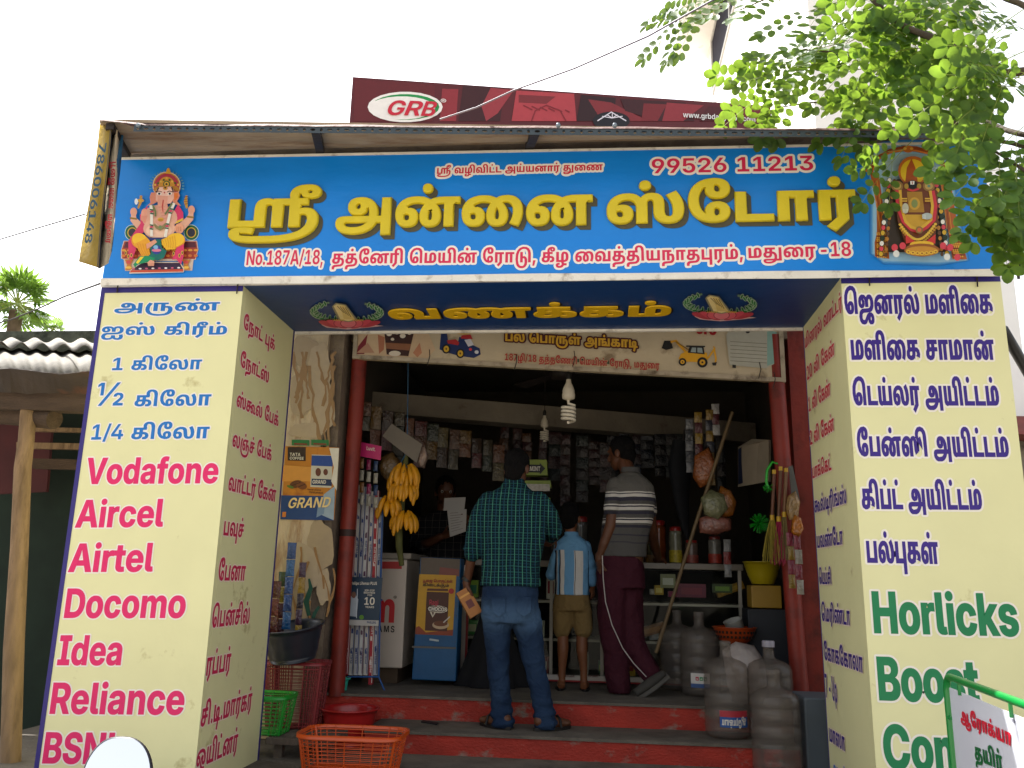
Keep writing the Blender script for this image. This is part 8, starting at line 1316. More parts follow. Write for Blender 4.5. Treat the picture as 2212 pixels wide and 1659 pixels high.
# chewing gum dispenser
gd = thing('gum_dispenser', 'stacked green chewing gum boxes right of the man in the checked shirt', 'display box', A(1160,1080,y=2.75)); PD = Plane((0,2.75,0), (1,0,0), (0,0,1))
for i, (y0, y1, xx) in enumerate(((993,1026,1183),(1038,1052,1191),(1075,1098,1190))):
    g = G(); g.slab(quadp(PD, [(1128,y1),(xx,y1+1),(xx-2,y0),(1128,y0)], 0), (0,.12,0)); mk('box', g, mat('lime_gum_box','7a8a1c',.4,.1), gd)
    if i: 
        g = G(); g.slab(quadp(PD, [(1132,y1+8),(xx-3,y1+9),(xx-4,y1-6),(1132,y1-7)], .004), (0,.003,0)); mk('label_strip', g, mat('pale_label_%d' % i,'b0a898',.4,.3,40), gd)
P = Pic(PD, 0, 0, 1, .003); P.poly([(1130,1020),(1166,1021),(1166,1025),(1178,1012),(1166,1000),(1166,1004),(1130,1003)], '14160f').done('arrow', gd)
text(PD, gd, 'EMINT', (1140,1017), (1167,1017.5), 9.5, whi, ref=364, off=.006)
g = G(); g.box((A(1150,1080,y=2.8).x-.05,2.80,zt2), (A(1150,1080,y=2.8).x+.10,2.86,A(1150,1098,y=2.8).z)); mk('stand', g, m_cback, gd)
# ---- right side goods
yb_ = thing('basin', 'yellow plastic basin on the counter end by the right pole', 'basin', A(1645,1262,y=2.1))
g = G(); c = A(1648,1262,y=2.1); g.lathe(c, [(.07,0),(.075,.004),(.10,.06),(.125,.145),(.135,.15),(.128,.152),(.1,.07),(.06,.012),(0,.012)], 32, cap=(True,False)); mk('bowl', g, plastic('yellow_plastic','94840f'), yb_)
g = G(); a, b = A(1620,1312,y=2.1), A(1682,1264,y=2.1); g.box((a.x,2.02,a.z), (b.x,2.2,b.z-.004)); tag(mk('tin_box', g, plastic('mustard_box','8a6a12',.5), loc=a, bevel=.006), 'yellow box under the yellow basin', 'box')
g = G(); a, b = A(1608,1480,y=2.25), A(1692,1316,y=2.05); g.box((a.x,2.0,.681), (b.x+.02,2.24,b.z-.002)); tag(mk('drawer_unit', g, mat('dark_drawer','1f2228',.6,.2,5), loc=a, bevel=.005), 'dark plastic drawer unit under the yellow box', 'drawers')
wc = thing('wall_box', 'cream steel wall box with dark blue doors high on the right wall', 'wall box', A(1625,1000,y=2.1))
g = G(); q = [A(1622,1045,y=2.05), A(1660,1040,y=1.75), A(1660,950,y=1.75), A(1624,948,y=2.05)]; g.hexa([q[0], q[1], q[1]+Vector((.02,.02,0)), A(1594,1052,y=2.2), q[3], q[2], q[2]+Vector((.02,.02,0)), A(1594,966,y=2.2)]); mk('case', g, mat('cream_steel','8a7e6c',.5,.1), wc)
g = G(); 
for u0, u1 in ((.05,.46),(.52,.93)):
    l0, l1, t0_, t1_ = A(1594,1052,y=2.2), q[0], A(1594,966,y=2.2), q[3]
    def fp(u, v): return (l0.lerp(l1,u)).lerp(t0_.lerp(t1_,u), v)+Vector((-.004,-.006,0))
    g2 = G(); g2.slab([fp(u0,.06), fp(u1,.06), fp(u1,.94), fp(u0,.94)], (.001,.004,0)); mk('door', g2, mat('navy_door','161c33',.4,.1), wc)
# hanging snack bundles and umbrella
um = thing('umbrella', 'black folded umbrella hanging head-down among the snacks on the right', 'umbrella', A(1470,960,y=2.6))
g = G(); g.tube([A(1475,955,y=2.6), A(1468,1010,y=2.6), A(1472,1080,y=2.58), A(1480,1140,y=2.55), A(1485,1165,y=2.55)], [.10,.115,.075,.04,.012], 14, flat=.6); mk('canopy', g, mat('black_cloth','15161a',.85,.2,20), um)
g = G(); g.tube([A(1476,955,y=2.6), A(1478,930,y=2.6), A(1484,922,y=2.6), A(1490,930,y=2.6)], .007, 8); mk('handle', g, m_dkiron, um)
for i, (px, py, n, cs, l) in enumerate(((1488,905,5,('6a6a6c','3a3a3e'),'grey chips strip hanging left of the yellow ones'),(1508,890,6,('94741a','5a1c20'),'yellow and red chips strip hanging from the roof'),(1532,885,7,('8a6a1c','3a3a44'),'yellow chips strip nearest the broom pole'),(1545,872,3,('a8a4a0','5a1c24'),'short white chips strip at the top right'))):
    strip_of('chips_strip', l, A(px,py,y=2.1), .055, .075, n, cs, 'chips strip')
bagobj('snack_bag', 'bag of orange puffs hanging above the green and white bags', [(1500,985),(1530,965),(1545,1000),(1538,1040),(1512,1055),(1496,1030)], 2.0, .05, clearbag('orange_puff_bag','7a4420'), 'bag', seed=5)
bagobj('snack_bag', 'bulging bag of green and white sweets hanging over the pole', [(1512,1075),(1535,1058),(1565,1068),(1572,1100),(1550,1125),(1520,1112)], 1.95, .06, clearbag('green_white_sweets','6a6a4c'), 'bag', seed=6)
bagobj('snack_bag', 'amber snack bag bulging right of the green and white sweets', [(1555,1050),(1580,1058),(1592,1085),(1582,1115),(1560,1118),(1548,1085)], 2.0, .06, clearbag('amber_snack_bag','7c4a18'), 'bag', seed=7)
bagobj('snack_bag', 'bag of pinkish rolls hanging lowest beside the jars', [(1508,1118),(1540,1112),(1578,1120),(1580,1145),(1550,1155),(1512,1150)], 1.98, .05, clearbag('pinkish_rolls_bag','74483c'), 'bag', seed=8)
strip_of('sachet_strip', 'red and white sachet strip hanging just above the counter right end', A(1570,1165,y=2.2), .05, .085, 3, ('8a8a88','8a2018'), 'sachet strip')
g = G(); g.tube([A(1417,1410,y=1.98), A(1500,1140,y=1.96), A(1582,890,y=1.94)], .0125, 10); tag(mk('broom_pole', g, mat('pale_bamboo','5e4c30',.6,.25,12,stretch=(3,3,.6)), loc=A(1417,1410,y=1.98)), 'long pale bamboo pole leaning across the right side of the shop', 'pole')
# brooms and brushes on the right pole
YH = 1.36
def broom(px, py, py2, w1, col, label, handle):
    t = thing('broom', label, 'broom', A(px,py,y=YH)); a = A(px,py,y=YH); b = A(px-4,py2-95,y=YH); c = A(px-6,py2,y=YH)
    g = G(); g.tube([a, b], .011, 10); mk('handle', g, mat('handle_'+handle,handle,.5), t); g = G(); g.tube([a+Vector((0,0,-.005)), a+Vector((0,0,.02))], .013, 10); g.tube([b+Vector((0,0,.012)), b-Vector((0,0,.02))], .014, 10); mk('collar', g, mat('yellow_collar','b08a14',.4), t)
    g = G(); rr = random.Random(int(px))
    for k in range(70):
        u = rr.uniform(-1,1); v = rr.uniform(-1,1); e = c+Vector((u*w1, v*.03, rr.uniform(-.02,.03))); g.tube([b+Vector((u*.010,v*.008,0)), b.lerp(e,.5)+Vector((u*w1*.2,0,0)), e], .0016, 3, cap=False)
    mk('bristles', g, mat('bristle_'+col,col,.7,.25,30), t)
broom(1672,1022,1212,.055,'8a7a24','yellow straw broom hanging on the right pole','5a3420')
broom(1686,1015,1215,.045,'9a1c44','pink tipped straw broom hanging beside the yellow one','5a3a24')
broom(1698,1018,1205,.03,'7a6a3c','thin straw broom with brown plaited handle hanging rightmost','6a4a2c')
gb_ = thing('toilet_brush', 'bright green plastic brush hooked above the brooms', 'brush', A(1665,1000,y=YH)); m_bg = plastic('bright_green_plastic','14901c')
g = G(); g.tube([A(1680,1002,y=YH), A(1668,998,y=YH), A(1657,1015,y=YH), A(1655,1040,y=YH), A(1660,1055,y=YH)], [.006,.008,.009,.009,.01], 8); mk('handle', g, m_bg, gb_)
g = G(); rr = random.Random(3)
for k in range(60): a = A(1660,1052,y=YH); d = Vector((rr.uniform(-1,.5),rr.uniform(-1,1),rr.uniform(-.9,.2))).normalized(); g.tube([a, a+d*.035], .0014, 3, cap=False)
mk('bristles', g, m_bg, gb_)
g = G(); rr = random.Random(8)
for k in range(110): a = A(1640,1130,y=1.62); d = Vector((rr.uniform(-1,1),rr.uniform(-1,.4),rr.uniform(-1,1))).normalized(); g.tube([a+d*.01, a+d*.065], .0022, 3, cap=False)
tag(mk('scrubber', g, m_bg, loc=A(1640,1130,y=1.62)), 'green plastic scrubber dangling left of the brooms', 'scrubber')
bagobj('snack_bag', 'bag of tan biscuits hanging right of the brooms', [(1702,1070),(1716,1060),(1726,1085),(1722,1120),(1704,1125),(1698,1095)], 1.34, .04, clearbag('tan_biscuit_bag','94764c'), 'bag', seed=9)
bagobj('snack_bag', 'bag of orange snacks below the tan biscuits', [(1712,1110),(1728,1118),(1734,1145),(1722,1165),(1708,1150)], 1.32, .04, clearbag('orange_snack_bag','a8641a'), 'bag', seed=10)
strip_of('chips_strip', 'pink and yellow chips strip hanging lowest by the right pillar', A(1722,1155,y=1.30), .042, .085, 4, ('8a1c34','a8a090'), 'chips strip')
strip_of('chips_strip', 'pink chips strip left of the lowest strip on the right pole', A(1706,1150,y=1.33), .04, .08, 4, ('8a1c38','9a7a1c'), 'chips strip')
g = G(); g.slab([A(1712,1088,y=1.42), A(1728,1080,y=1.42), A(1712,1005,y=1.42), A(1704,1008,y=1.42)], (0,.012,0)); tag(mk('grater', g, mat('grey_metal_strip','6a6a68',.4,.1,10,metal=.4), loc=A(1715,1050,y=1.42)), 'grey metal kitchen grater hanging behind the brooms', 'grater')
# water bottles
m_flask = bpy.data.materials.new('smoky_flask_plastic'); m_flask.use_nodes = True; t_ = m_flask.node_tree; b_ = t_.nodes['Principled BSDF']; b_.inputs['Base Color'].default_value = lin('7d766f'); b_.inputs['Roughness'].default_value = .18; b_.inputs['Specular IOR Level'].default_value = .6
a_ = nn(t_,'ShaderNodeBsdfTransparent'); a_.inputs[0].default_value = (.93,.91,.89,1); mx_ = nn(t_,'ShaderNodeMixShader'); mx_.inputs[0].default_value = .20; t_.links.new(a_.outputs[0], mx_.inputs[1]); t_.links.new(b_.outputs[0], mx_.inputs[2]); t_.links.new(mx_.outputs[0], t_.nodes['Material Output'].inputs[0])
def flask(p, label, first=[]):
    p = Vector(p)
    if first: return dup(first[0], p, label, 'water bottles by the right pole')
    t = thing('water_bottle', label, 'water bottle', p, 'water bottles by the right pole'); first.append(t)
    prof = [(.105,0),(.128,.012),(.132,.03),(.132,.075),(.1295,.083),(.132,.092),(.132,.15),(.1285,.160),(.1285,.17),(.132,.18),(.132,.235),(.1285,.245),(.1285,.255),(.132,.265),(.132,.325),(.1285,.335),(.131,.345),(.131,.375),(.118,.405),(.085,.425),(.045,.438),(.034,.45),(.031,.50),(.035,.505),(.035,.53),(.030,.535)]
    g = G(); g.lathe(p, prof+[(r-.004,h) for r, h in prof[::-1] if h > .01]+[(0,.012)], 36, cap=(True,False)); mk('bottle', g, m_flask, t); return t
cC = flask((A(1573,1590,y=1.33).x,1.33,.540), 'large water bottle standing alone on the lower step with a blue label')
cA_ = flask((A(1514,1500,y=2.0).x,2.0,.682), 'large water bottle on the shop floor with a white square label')
flask((A(1466,1495,y=2.28).x,2.28,.682), 'large water bottle half hidden behind the white labelled one')
flask((A(1668,1580,y=1.36).x,1.36,.540), 'capped large water bottle on the step against the right pole')
flask((A(1680,1690,y=1.0).x,.98,.418), 'nearest large water bottle standing on the ground at the bottom right')
def decal(p, px0, px1, py0, py1, Y, name, par, fn_):
    pass
def flask_label(c, a0, a1, z0, z1, cols, name, lab):
    g = G(); n = 10; p = Vector(c.location); r = .1335
    for (t0, t1, mi) in cols:
        vs = [p+Vector((math.cos(R(a0+(a1-a0)*k/n))*(r+.0006*mi), math.sin(R(a0+(a1-a0)*k/n))*(r+.0006*mi), z0+(z1-z0)*t)) for t in (t0,t1) for k in range(n+1)]; g.add(vs, [(k,k+1,n+2+k,n+1+k) for k in range(n)], mi)
    return mk(name, g, lab, c)
def flask_text(c, s_, a0, a1, z, h, mm_, flip=False):
    p = Vector(c.location); L = layout(s_, 3); xs = [x for gl in L for q in gl for x, y in q]; H = 280. if any('\u0b80' < k < '\u0bff' for k in s_) else 364.; g = G(); r = .1352
    for gl in L:
        C = [[((x-min(xs))/(max(xs)-min(xs)), y/H) for x, y in q] for q in gl]
        if area(max(C, key=lambda q: abs(area(q)))) > 0: C = [q[::-1] for q in C]
        def T(x, y, e):
            if flip: x, y = 1-x, 1-y
            a = R(a0+(a1-a0)*x); return p+Vector((math.cos(a)*(r+e), math.sin(a)*(r+e), z+h*y))
        tessg(g, C, T, 0)
    mk('lettering', g, mm_, c)
flask_label(cC, 243, 316, .068, .158, ((0,.62,1),(.62,1,2)), 'label', [ink('b8b4b0'), ink('1c4a8a'), ink('a02a34')])
flask_text(cC, 'ஆரோக்யா', 248, 311, .080, .03, whi, True)
flask_label(cA_, 236, 290, .06, .15, ((0,1,0),(.0,.28,1)), 'label', [ink('c0bcb6'), ink('2a4a7c')])
for k, (ch, cc) in enumerate((('s','a01c3c'),('a','1c7a4a'),('a','1c5a4a'))):
    flask_label(cA_, 250+k*11, 259+k*11, .105, .128, ((0,1,2),), 'label_square', [ink(cc)]*3); flask_text(cA_, ch, 252+k*11, 257+k*11, .110, .012, whi)
g = G(); p = Vector((A(1668,1580,y=1.36).x,1.36,.540)); g.lathe(p+Vector((0,0,.505)), [(.037,0),(.038,.03),(.034,.036)], 20); 
for o in list(sc.objects):
    if o.get('label','').startswith('capped large water'): mk('cap', g, mat('pale_cap','8a8690',.4), o)
# sack, colander and mug behind the cans
bagobj('sack', 'crumpled white plastic sack behind the water bottles', [(1560,1405),(1590,1385),(1630,1395),(1652,1430),(1655,1490),(1640,1530),(1590,1530),(1572,1480)], 1.75, .14, mat('white_crumpled_plastic','a89e98',.5,.18,9,1.0,14), 'sack', seed=12)
co = thing('colander', 'orange plastic colander resting on the crumpled sack', 'colander', A(1590,1385,y=1.95)); c = A(1588,1390,y=1.95)
g = G(); g.lathe(c, [(.07,0),(.10,.02),(.13,.07),(.14,.10),(.15,.105),(.142,.108),(.12,.06),(.08,.015),(0,.012)], 36, cap=(True,False)); mk('bowl', g, plastic('dark_orange_plastic','9a3a10'), co)
g = G()
for ri, zz in ((.122,.045),(.134,.075)):
    for k in range(30): a = 2*math.pi*k/30; d = Vector((math.cos(a),math.sin(a),0)); g.obox(c+d*(ri+.002)+Vector((0,0,zz)), d*.002, Vector((-d.y,d.x,0))*.007, Vector((0,0,.008)))
mk('holes', g, mat('hole_dark','1a0e08',.9), co)
g = G(); c2 = A(1592,1352,y=1.98); g.lathe(c2+Vector((0,0,-.05)), [(.05,0),(.056,.01),(.062,.09),(.066,.095),(.058,.093),(.05,.012),(0,.012)], 28, ax=(-.35,-.2,1), cap=(True,False)); tag(mk('mug', g, mat('grey_white_mug','8a8a84',.35), loc=c2), 'grey white plastic mug lying in the orange colander', 'mug')
# right wall side: grey bin
g = G(); a = A(1755,1659,y=1.1); tag(mk('bin', (lambda G_: (G_.box((a.x-.06,.95,.416),(a.x+.16,1.25,A(1750,1500,y=1.1).z)), G_)[1])(G()), mat('grey_blue_bin','4a5258',.6,.15,5), loc=a, bevel=.01), 'grey blue bin wedged behind the right pillar reveal', 'bin')
# strap lying on the step, green scrap
g = G(); p = [A(912,1553,y=1.42), A(930,1556,y=1.38), A(946,1563,y=1.36)]; g.slab([Vector((q.x,q.y-.03,.5405)) for q in p[:1]]+[Vector((p[2].x,p[2].y-.035,.5405)), Vector((p[2].x,p[2].y+.02,.5405)), Vector((p[0].x,p[0].y+.03,.5405))], (0,0,.006)); tag(mk('strap', g, mat('black_rubber','1a1718',.7), loc=p[1]), 'short black rubber strap lying on the lower step', 'strap')
# dark cloth draped to the floor behind the jeans
bl_ = thing('black_cloth', 'black cloth draped to the shop floor behind the blue jeans', 'cloth', A(1060,1490,y=2.05))
g = G(); n = 28; vs_ = []
for k in range(9):
    t = k/8; w_ = .06+.16*t**1.3
    for j in range(n): a = 2*math.pi*j/n; f = 1+.14*t*math.sin(a*7+k*.3); vs_.append(Vector((A(1062,1490,y=2.12).x,2.12,.684+(.62)*(1-t)))+Vector((math.cos(a)*w_*1.15*f, math.sin(a)*w_*.8*f, 0)))
g.add(vs_, [(i*n+j, i*n+(j+1)%n, (i+1)*n+(j+1)%n, (i+1)*n+j) for i in range(8) for j in range(n)]+[tuple(range(n))], 0, True); mk('drape', g, mat('black_drape','101014',.9,.2,12), bl_)
# ================================================================== PEOPLE
def skin(name, col): return mat(name, col, .5, .12, 9, .15, 60, spec=.35)
m_skin = skin('brown_skin', '6b4128'); m_skin2 = skin('dark_brown_skin', '54321f'); m_hair = mat('black_hair', '090707', .75, .3, 40, .6, 120, spec=.15, stretch=(3,3,.6))
def cloth_node(name, build, rough=.85, bump=.35):
    M = bpy.data.materials.new(name); M.use_nodes = True; t = M.node_tree; b = t.nodes['Principled BSDF']; b.inputs['Roughness'].default_value = rough; b.inputs['Specular IOR Level'].default_value = .15
    tc = nn(t,'ShaderNodeTexCoord'); n0 = nn(t,'ShaderNodeTexNoise'); n0.inputs['Scale'].default_value = 5; t.links.new(tc.outputs['Object'], n0.inputs[0])
    wv = nn(t,'ShaderNodeVectorMath', operation='SCALE'); wv.inputs['Scale'].default_value = .022; t.links.new(n0.outputs['Color'], wv.inputs[0])
    ad = nn(t,'ShaderNodeVectorMath', operation='ADD'); t.links.new(tc.outputs['Object'], ad.inputs[0]); t.links.new(wv.outputs[0], ad.inputs[1])
    sp = nn(t,'ShaderNodeSeparateXYZ'); t.links.new(ad.outputs[0], sp.inputs[0])
    col = build(t, sp); t.links.new(col, b.inputs['Base Color'])
    n3 = nn(t,'ShaderNodeTexNoise'); n3.inputs['Scale'].default_value = 9; n3.inputs['Detail'].default_value = 4; n3.inputs['Distortion'].default_value = .8; t.links.new(tc.outputs['Object'], n3.inputs[0])
    bp = nn(t,'ShaderNodeBump'); bp.inputs['Strength'].default_value = bump; bp.inputs['Distance'].default_value = .10; t.links.new(n3.outputs[0], bp.inputs['Height']); t.links.new(bp.outputs[0], b.inputs['Normal']); return M
def mth(t, op, a, b=None):
    o = nn(t,'ShaderNodeMath', operation=op)
    for i, v in enumerate((a, b)):
        if v is None: continue
        if isinstance(v, (int, float)): o.inputs[i].default_value = v
        else: t.links.new(v, o.inputs[i])
    return o.outputs[0]
def mixc(t, f, a, b):
    o = nn(t,'ShaderNodeMix', data_type='RGBA'); t.links.new(f, o.inputs[0])
    for i, v in ((6,a),(7,b)):
        if isinstance(v, str): o.inputs[i].default_value = lin(v)
        else: t.links.new(v, o.inputs[i])
    return o.outputs[2]
def bands(t, coord, per, lo, hi, off=0):
    f = mth(t,'FRACT', mth(t,'ADD', mth(t,'DIVIDE', coord, per), off)); return mth(t,'MULTIPLY', mth(t,'GREATER_THAN', f, lo), mth(t,'LESS_THAN', f, hi))
def ramp(t, coord, z0, z1, stops):
    mr = nn(t,'ShaderNodeMapRange'); mr.inputs[1].default_value = z0; mr.inputs[2].default_value = z1; t.links.new(coord, mr.inputs[0])
    r = nn(t,'ShaderNodeValToRGB'); r.color_ramp.interpolation = 'CONSTANT'; e = r.color_ramp.elements
    while len(e) > 1: e.remove(e[-1])
    e[0].position = 0; e[0].color = lin(stops[0][1])
    for p, c in stops[1:]: k = e.new(p); k.color = lin(c)
    t.links.new(mr.outputs[0], r.inputs[0]); return r.outputs[0]
def person(name, label, foot): return thing('person', label, 'person', foot)
def ring_(px, py, hw, dep, Y): p = A(px,py,y=Y); return (p, hw/pxm(p), dep)
def chain(g, pts, n=14, flat=1.0, cap=True):
    """pts: (px,py,Y,radius in pixels)"""
    P_ = [A(x,y,y=Y) for x, y, Y, r in pts]; g.tube(P_, [r/pxm(p) for p, (x,y,Y,r) in zip(P_,pts)], n, flat=flat)
    g.ell(P_[0], pts[0][3]/pxm(P_[0])*.99, 12, 8); g.ell(P_[-1], pts[-1][3]/pxm(P_[-1])*.97, 12, 8)
def hand(g, w_, d, palm_n, s_=1.0, curl=.5, thumb=1):
    """palm, four unequal bent fingers and a thumb from wrist w_ along d"""
    w_ = Vector(w_); d = Vector(d).normalized(); n_ = Vector(palm_n); n_ = (n_-d*n_.dot(d)).normalized(); sd_ = d.cross(n_)
    L = .085*s_; rot = Matrix((sd_, n_, d)).transposed()
    g.ell(w_+d*L*.52, (.040*s_,.016*s_,.052*s_), 14, 10, rot=rot); g.tube([w_-d*.03*s_, w_+d*L*.3], [.026*s_,.028*s_], 10)
    for k, (off, ln) in enumerate(((-.030,.062),(-.010,.074),(.010,.070),(.029,.055))):
        b = w_+d*L*.88+sd_*off*s_; q = [b-d*.02*s_]; a = .12
        p = b; 
        for j in range(3):
            p = p+(d*math.cos(a)+n_*math.sin(a))*ln*s_*(.42,.33,.25)[j]; q.append(p); a += curl*(.75+.1*k)
        g.tube(q, [.0095*s_,.0095*s_,.0085*s_,.0068*s_], 8); g.ell(q[-1], .0068*s_, 8, 6)
    b = w_+d*L*.30-sd_*thumb*.030*s_; q = [b, b+(d*.6-sd_*thumb*.6+n_*.3)*.034*s_, b+(d*1.25-sd_*thumb*.65+n_*.75)*.040*s_, b+(d*1.7-sd_*thumb*.5+n_*1.1)*.042*s_]
    g.tube(q, [.014*s_,.0115*s_,.010*s_,.0075*s_], 8); g.ell(q[-1], .0075*s_, 8, 6)
def head(g, c, s_, fdir, pitch=0.):
    """skull, jaw, nose, ears; fdir = where the face looks"""
    f = Vector(fdir); f.z = 0; f.normalize(); f = (f*math.cos(pitch)+Vector((0,0,math.sin(pitch)))).normalized(); r = f.cross(Vector((0,0,1))).normalized(); u = r.cross(f); M_ = Matrix((r, f, u)).transposed(); c = Vector(c)
    P_ = lambda x, y, z: c+M_@Vector((x,y,z))*s_
    g.ell(P_(0,-.006,.028), (.074*s_,.094*s_,.090*s_), 20, 14, rot=M_); g.ell(P_(0,.022,-.045), (.056*s_,.066*s_,.066*s_), 18, 12, rot=M_)
    g.ell(P_(0,.062,-.088), (.026*s_,.022*s_,.020*s_), 12, 8, rot=M_); g.tube([P_(0,.080,.022), P_(0,.096,-.004), P_(0,.106,-.028)], [.010*s_,.013*s_,.017*s_], 8); g.ell(P_(0,.098,-.030), (.019*s_,.016*s_,.012*s_), 10, 8, rot=M_)
    g.ell(P_(0,.086,-.058), (.024*s_,.012*s_,.006*s_), 10, 6, rot=M_); g.ell(P_(0,.084,-.068), (.021*s_,.012*s_,.007*s_), 10, 6, rot=M_)
    for sx in (-1,1):
        g.ell(P_(sx*.075,-.005,-.012), (.011*s_,.020*s_,.033*s_), 10, 8, rot=M_); g.ell(P_(sx*.032,.078,.030), (.026*s_,.014*s_,.008*s_), 10, 6, rot=M_)
    return P_, M_
def hair(P_, M_, s_, par, back=-.05, low=-.03):
    g = G(); g.ell(P_(0,-.016,.040), (.081*s_,.096*s_,.088*s_), 22, 14, rot=M_); g.ell(P_(0,-.045,-.012), (.073*s_,.060*s_,.070*s_), 18, 12, rot=M_); g.ell(P_(0,-.045,low-.03), (.060*s_,.040*s_,.05*s_), 16, 10, rot=M_)
    for sx in (-1,1): g.ell(P_(sx*.066,.010,.012), (.014*s_,.026*s_,.036*s_), 10, 8, rot=M_)
    g = finish_mesh(g, .007*s_+.001, 2); vs = []
    for v in g.v: p = Vector(v); vs.append(tuple(p+Vector((noise.noise(p*55),noise.noise(p*55+Vector((7,0,0))),noise.noise(p*55+Vector((0,7,0)))))*.004))
    g.v = vs; return mk('hair', g, m_hair, par)
def wrinkle(g, amp=.006, sc_=7., zst=1.0):
    vs = []
    for v in g.v:
        p = Vector(v); q = Vector((p.x*sc_, p.y*sc_, p.z*sc_*zst)); vs.append(tuple(p+Vector((noise.noise(q), noise.noise(q+Vector((9,3,0))), .5*noise.noise(q+Vector((0,9,5)))))*amp+Vector((noise.noise(q*2.7), noise.noise(q*2.7+Vector((3,0,0))), 0))*amp*.45))
    g.v = vs; return g
# ---------------------------------------------------------------- man in the checked shirt
Y0 = 1.31
man = person('person', 'man seen from behind in a green checked shirt and blue jeans, holding a yellow box', A(1130,1575,y=Y0))
g = G()
hc = A(1117,1012,y=Y0+.03); P_, M_ = head(g, hc, 1.0, (.28,1,0), -.30)
chain(g, [(1113,1030,Y0+.02,17),(1110,1062,Y0,19)]); g.loft([ring_(1110,1058,26,.07,Y0), ring_(1110,1076,60,.095,Y0), ring_(1109,1120,60,.10,Y0), ring_(1105,1230,52,.10,Y0), ring_(1102,1300,54,.11,Y0)], 20)
chain(g, [(1056,1086,Y0,17),(1034,1130,Y0-.01,15),(1022,1172,Y0-.02,13),(1018,1205,Y0+.0,11.5),(1009,1256,Y0+.04,8.5)])
chain(g, [(1166,1086,Y0,17),(1188,1128,Y0+.04,15),(1196,1150,Y0+.10,13),(1192,1160,Y0+.30,10),(1188,1166,Y0+.42,8.5)])
for sx, kn, an in ((1072,1075,1083),(1136,1150,1172)): chain(g, [(sx,1300,Y0,27),(kn,1400,Y0+.01,20),(an,1500,Y0,15),(an+2,1556,Y0-.01,12)])
wl = A(1009,1254,y=Y0+.04); hand(g, wl, (-.16,.18,-1), (.75,.35,0), 1.0, .75, -1); wr = A(1188,1166,y=Y0+.42); hand(g, wr, (-.2,1,-.1), (0,-.2,-1), .95, .5, 1)
feet = []
for ax_, tx in ((1085,1046),(1174,1222)):
    a, b = A(ax_,1562,y=Y0-.02), A(tx,1566,y=Y0+.07); zf = .540; a.z = zf+.05; b.z = zf+.032; feet.append((a, b)); dn = (b-a); 
    g.tube([a-dn*.28+Vector((0,0,-.01)), a+Vector((0,0,.005)), a.lerp(b,.55), b], [.030,.036,.036,.026], 12, flat=.85); g.ell(a-dn*.2, (.033,.033,.035)); g.ell(b, (.034,.034,.022))
mk('body', finish_mesh(g, .0075, 3), m_skin2, man)
hair(P_, M_, 1.0, man)
def plaid(t, sp):
    c = mixc(t, bands(t, sp.outputs[2], .017, .0, .45), '0b1d26', '10303a')
    c = mixc(t, bands(t, sp.outputs[2], .034, .0, .14), c, '23524e'); c = mixc(t, bands(t, sp.outputs[0], .0245, .0, .16), c, '43806a'); return mixc(t, bands(t, sp.outputs[0], .049, .5, .56), c, '17325a')
m_plaid = cloth_node('green_checked_cloth', plaid, .9, .5)
g = G()
g.loft([ring_(1111,1040,22,.065,Y0+.01), ring_(1111,1052,29,.08,Y0), ring_(1110,1064,48,.10,Y0), ring_(1110,1080,68,.115,Y0), ring_(1110,1110,75,.128,Y0), ring_(1109,1160,70,.130,Y0), ring_(1106,1205,64,.126,Y0), ring_(1103,1240,63,.128,Y0), ring_(1102,1266,67,.135,Y0)], 28)
chain(g, [(1056,1084,Y0,24),(1040,1112,Y0-.01,24),(1027,1155,Y0-.02,21),(1020,1196,Y0-.01,19)]); chain(g, [(1164,1084,Y0,24),(1184,1114,Y0+.03,23),(1195,1146,Y0+.09,20),(1192,1158,Y0+.22,16)])
mk('shirt', wrinkle(finish_mesh(g, .010, 3), .009, 8, .6), m_plaid, man)
g = G(); g.loft([ring_(1111,1043,23,.070,Y0+.012), ring_(1111,1034,21,.064,Y0+.018), ring_(1111,1034,19,.058,Y0+.018), ring_(1111,1046,20,.06,Y0+.012)], 24); mk('collar', finish_mesh(g, .006, 2), m_plaid, man)
for pts in ([(1014,1190,19),(1024,1194,20)],): 
    g = G(); a = A(1020,1188,y=Y0-.012); g.tube([a+Vector((.006,0,.012)), a-Vector((.004,0,.018))], [.060,.060], 20, flat=.95); mk('rolled_cuff', g, m_plaid, man)
def denim(t, sp):
    n = nn(t,'ShaderNodeTexNoise'); n.inputs['Scale'].default_value = 6; t.links.new(sp.inputs[0].links[0].from_socket, n.inputs[0])
    d = mth(t,'MULTIPLY', mth(t,'SUBTRACT', n.outputs[0], .35), 1.4)
    mr = nn(t,'ShaderNodeMapRange', interpolation_type='SMOOTHSTEP'); mr.inputs[1].default_value = .13; mr.inputs[2].default_value = .0; t.links.new(mth(t,'ABSOLUTE', mth(t,'SUBTRACT', sp.outputs[2], .66)), mr.inputs[0])
    f = mth(t,'ADD', mth(t,'MULTIPLY', mr.outputs[0], .55), mth(t,'MULTIPLY', d, .25)); c = nn(t,'ShaderNodeClamp'); t.links.new(f, c.inputs[0]); return mixc(t, c.outputs[0], '17273f', '4c6682')
m_jean = cloth_node('faded_blue_denim', denim, .9, .45)
g = G(); g.loft([ring_(1102,1256,58,.118,Y0), ring_(1102,1290,61,.128,Y0), ring_(1103,1322,64,.130,Y0), ring_(1104,1345,62,.115,Y0)], 24)
chain(g, [(1073,1318,Y0,33),(1074,1360,Y0,31),(1075,1410,Y0+.01,26),(1078,1470,Y0,23),(1083,1530,Y0,24),(1087,1562,Y0-.01,25)])
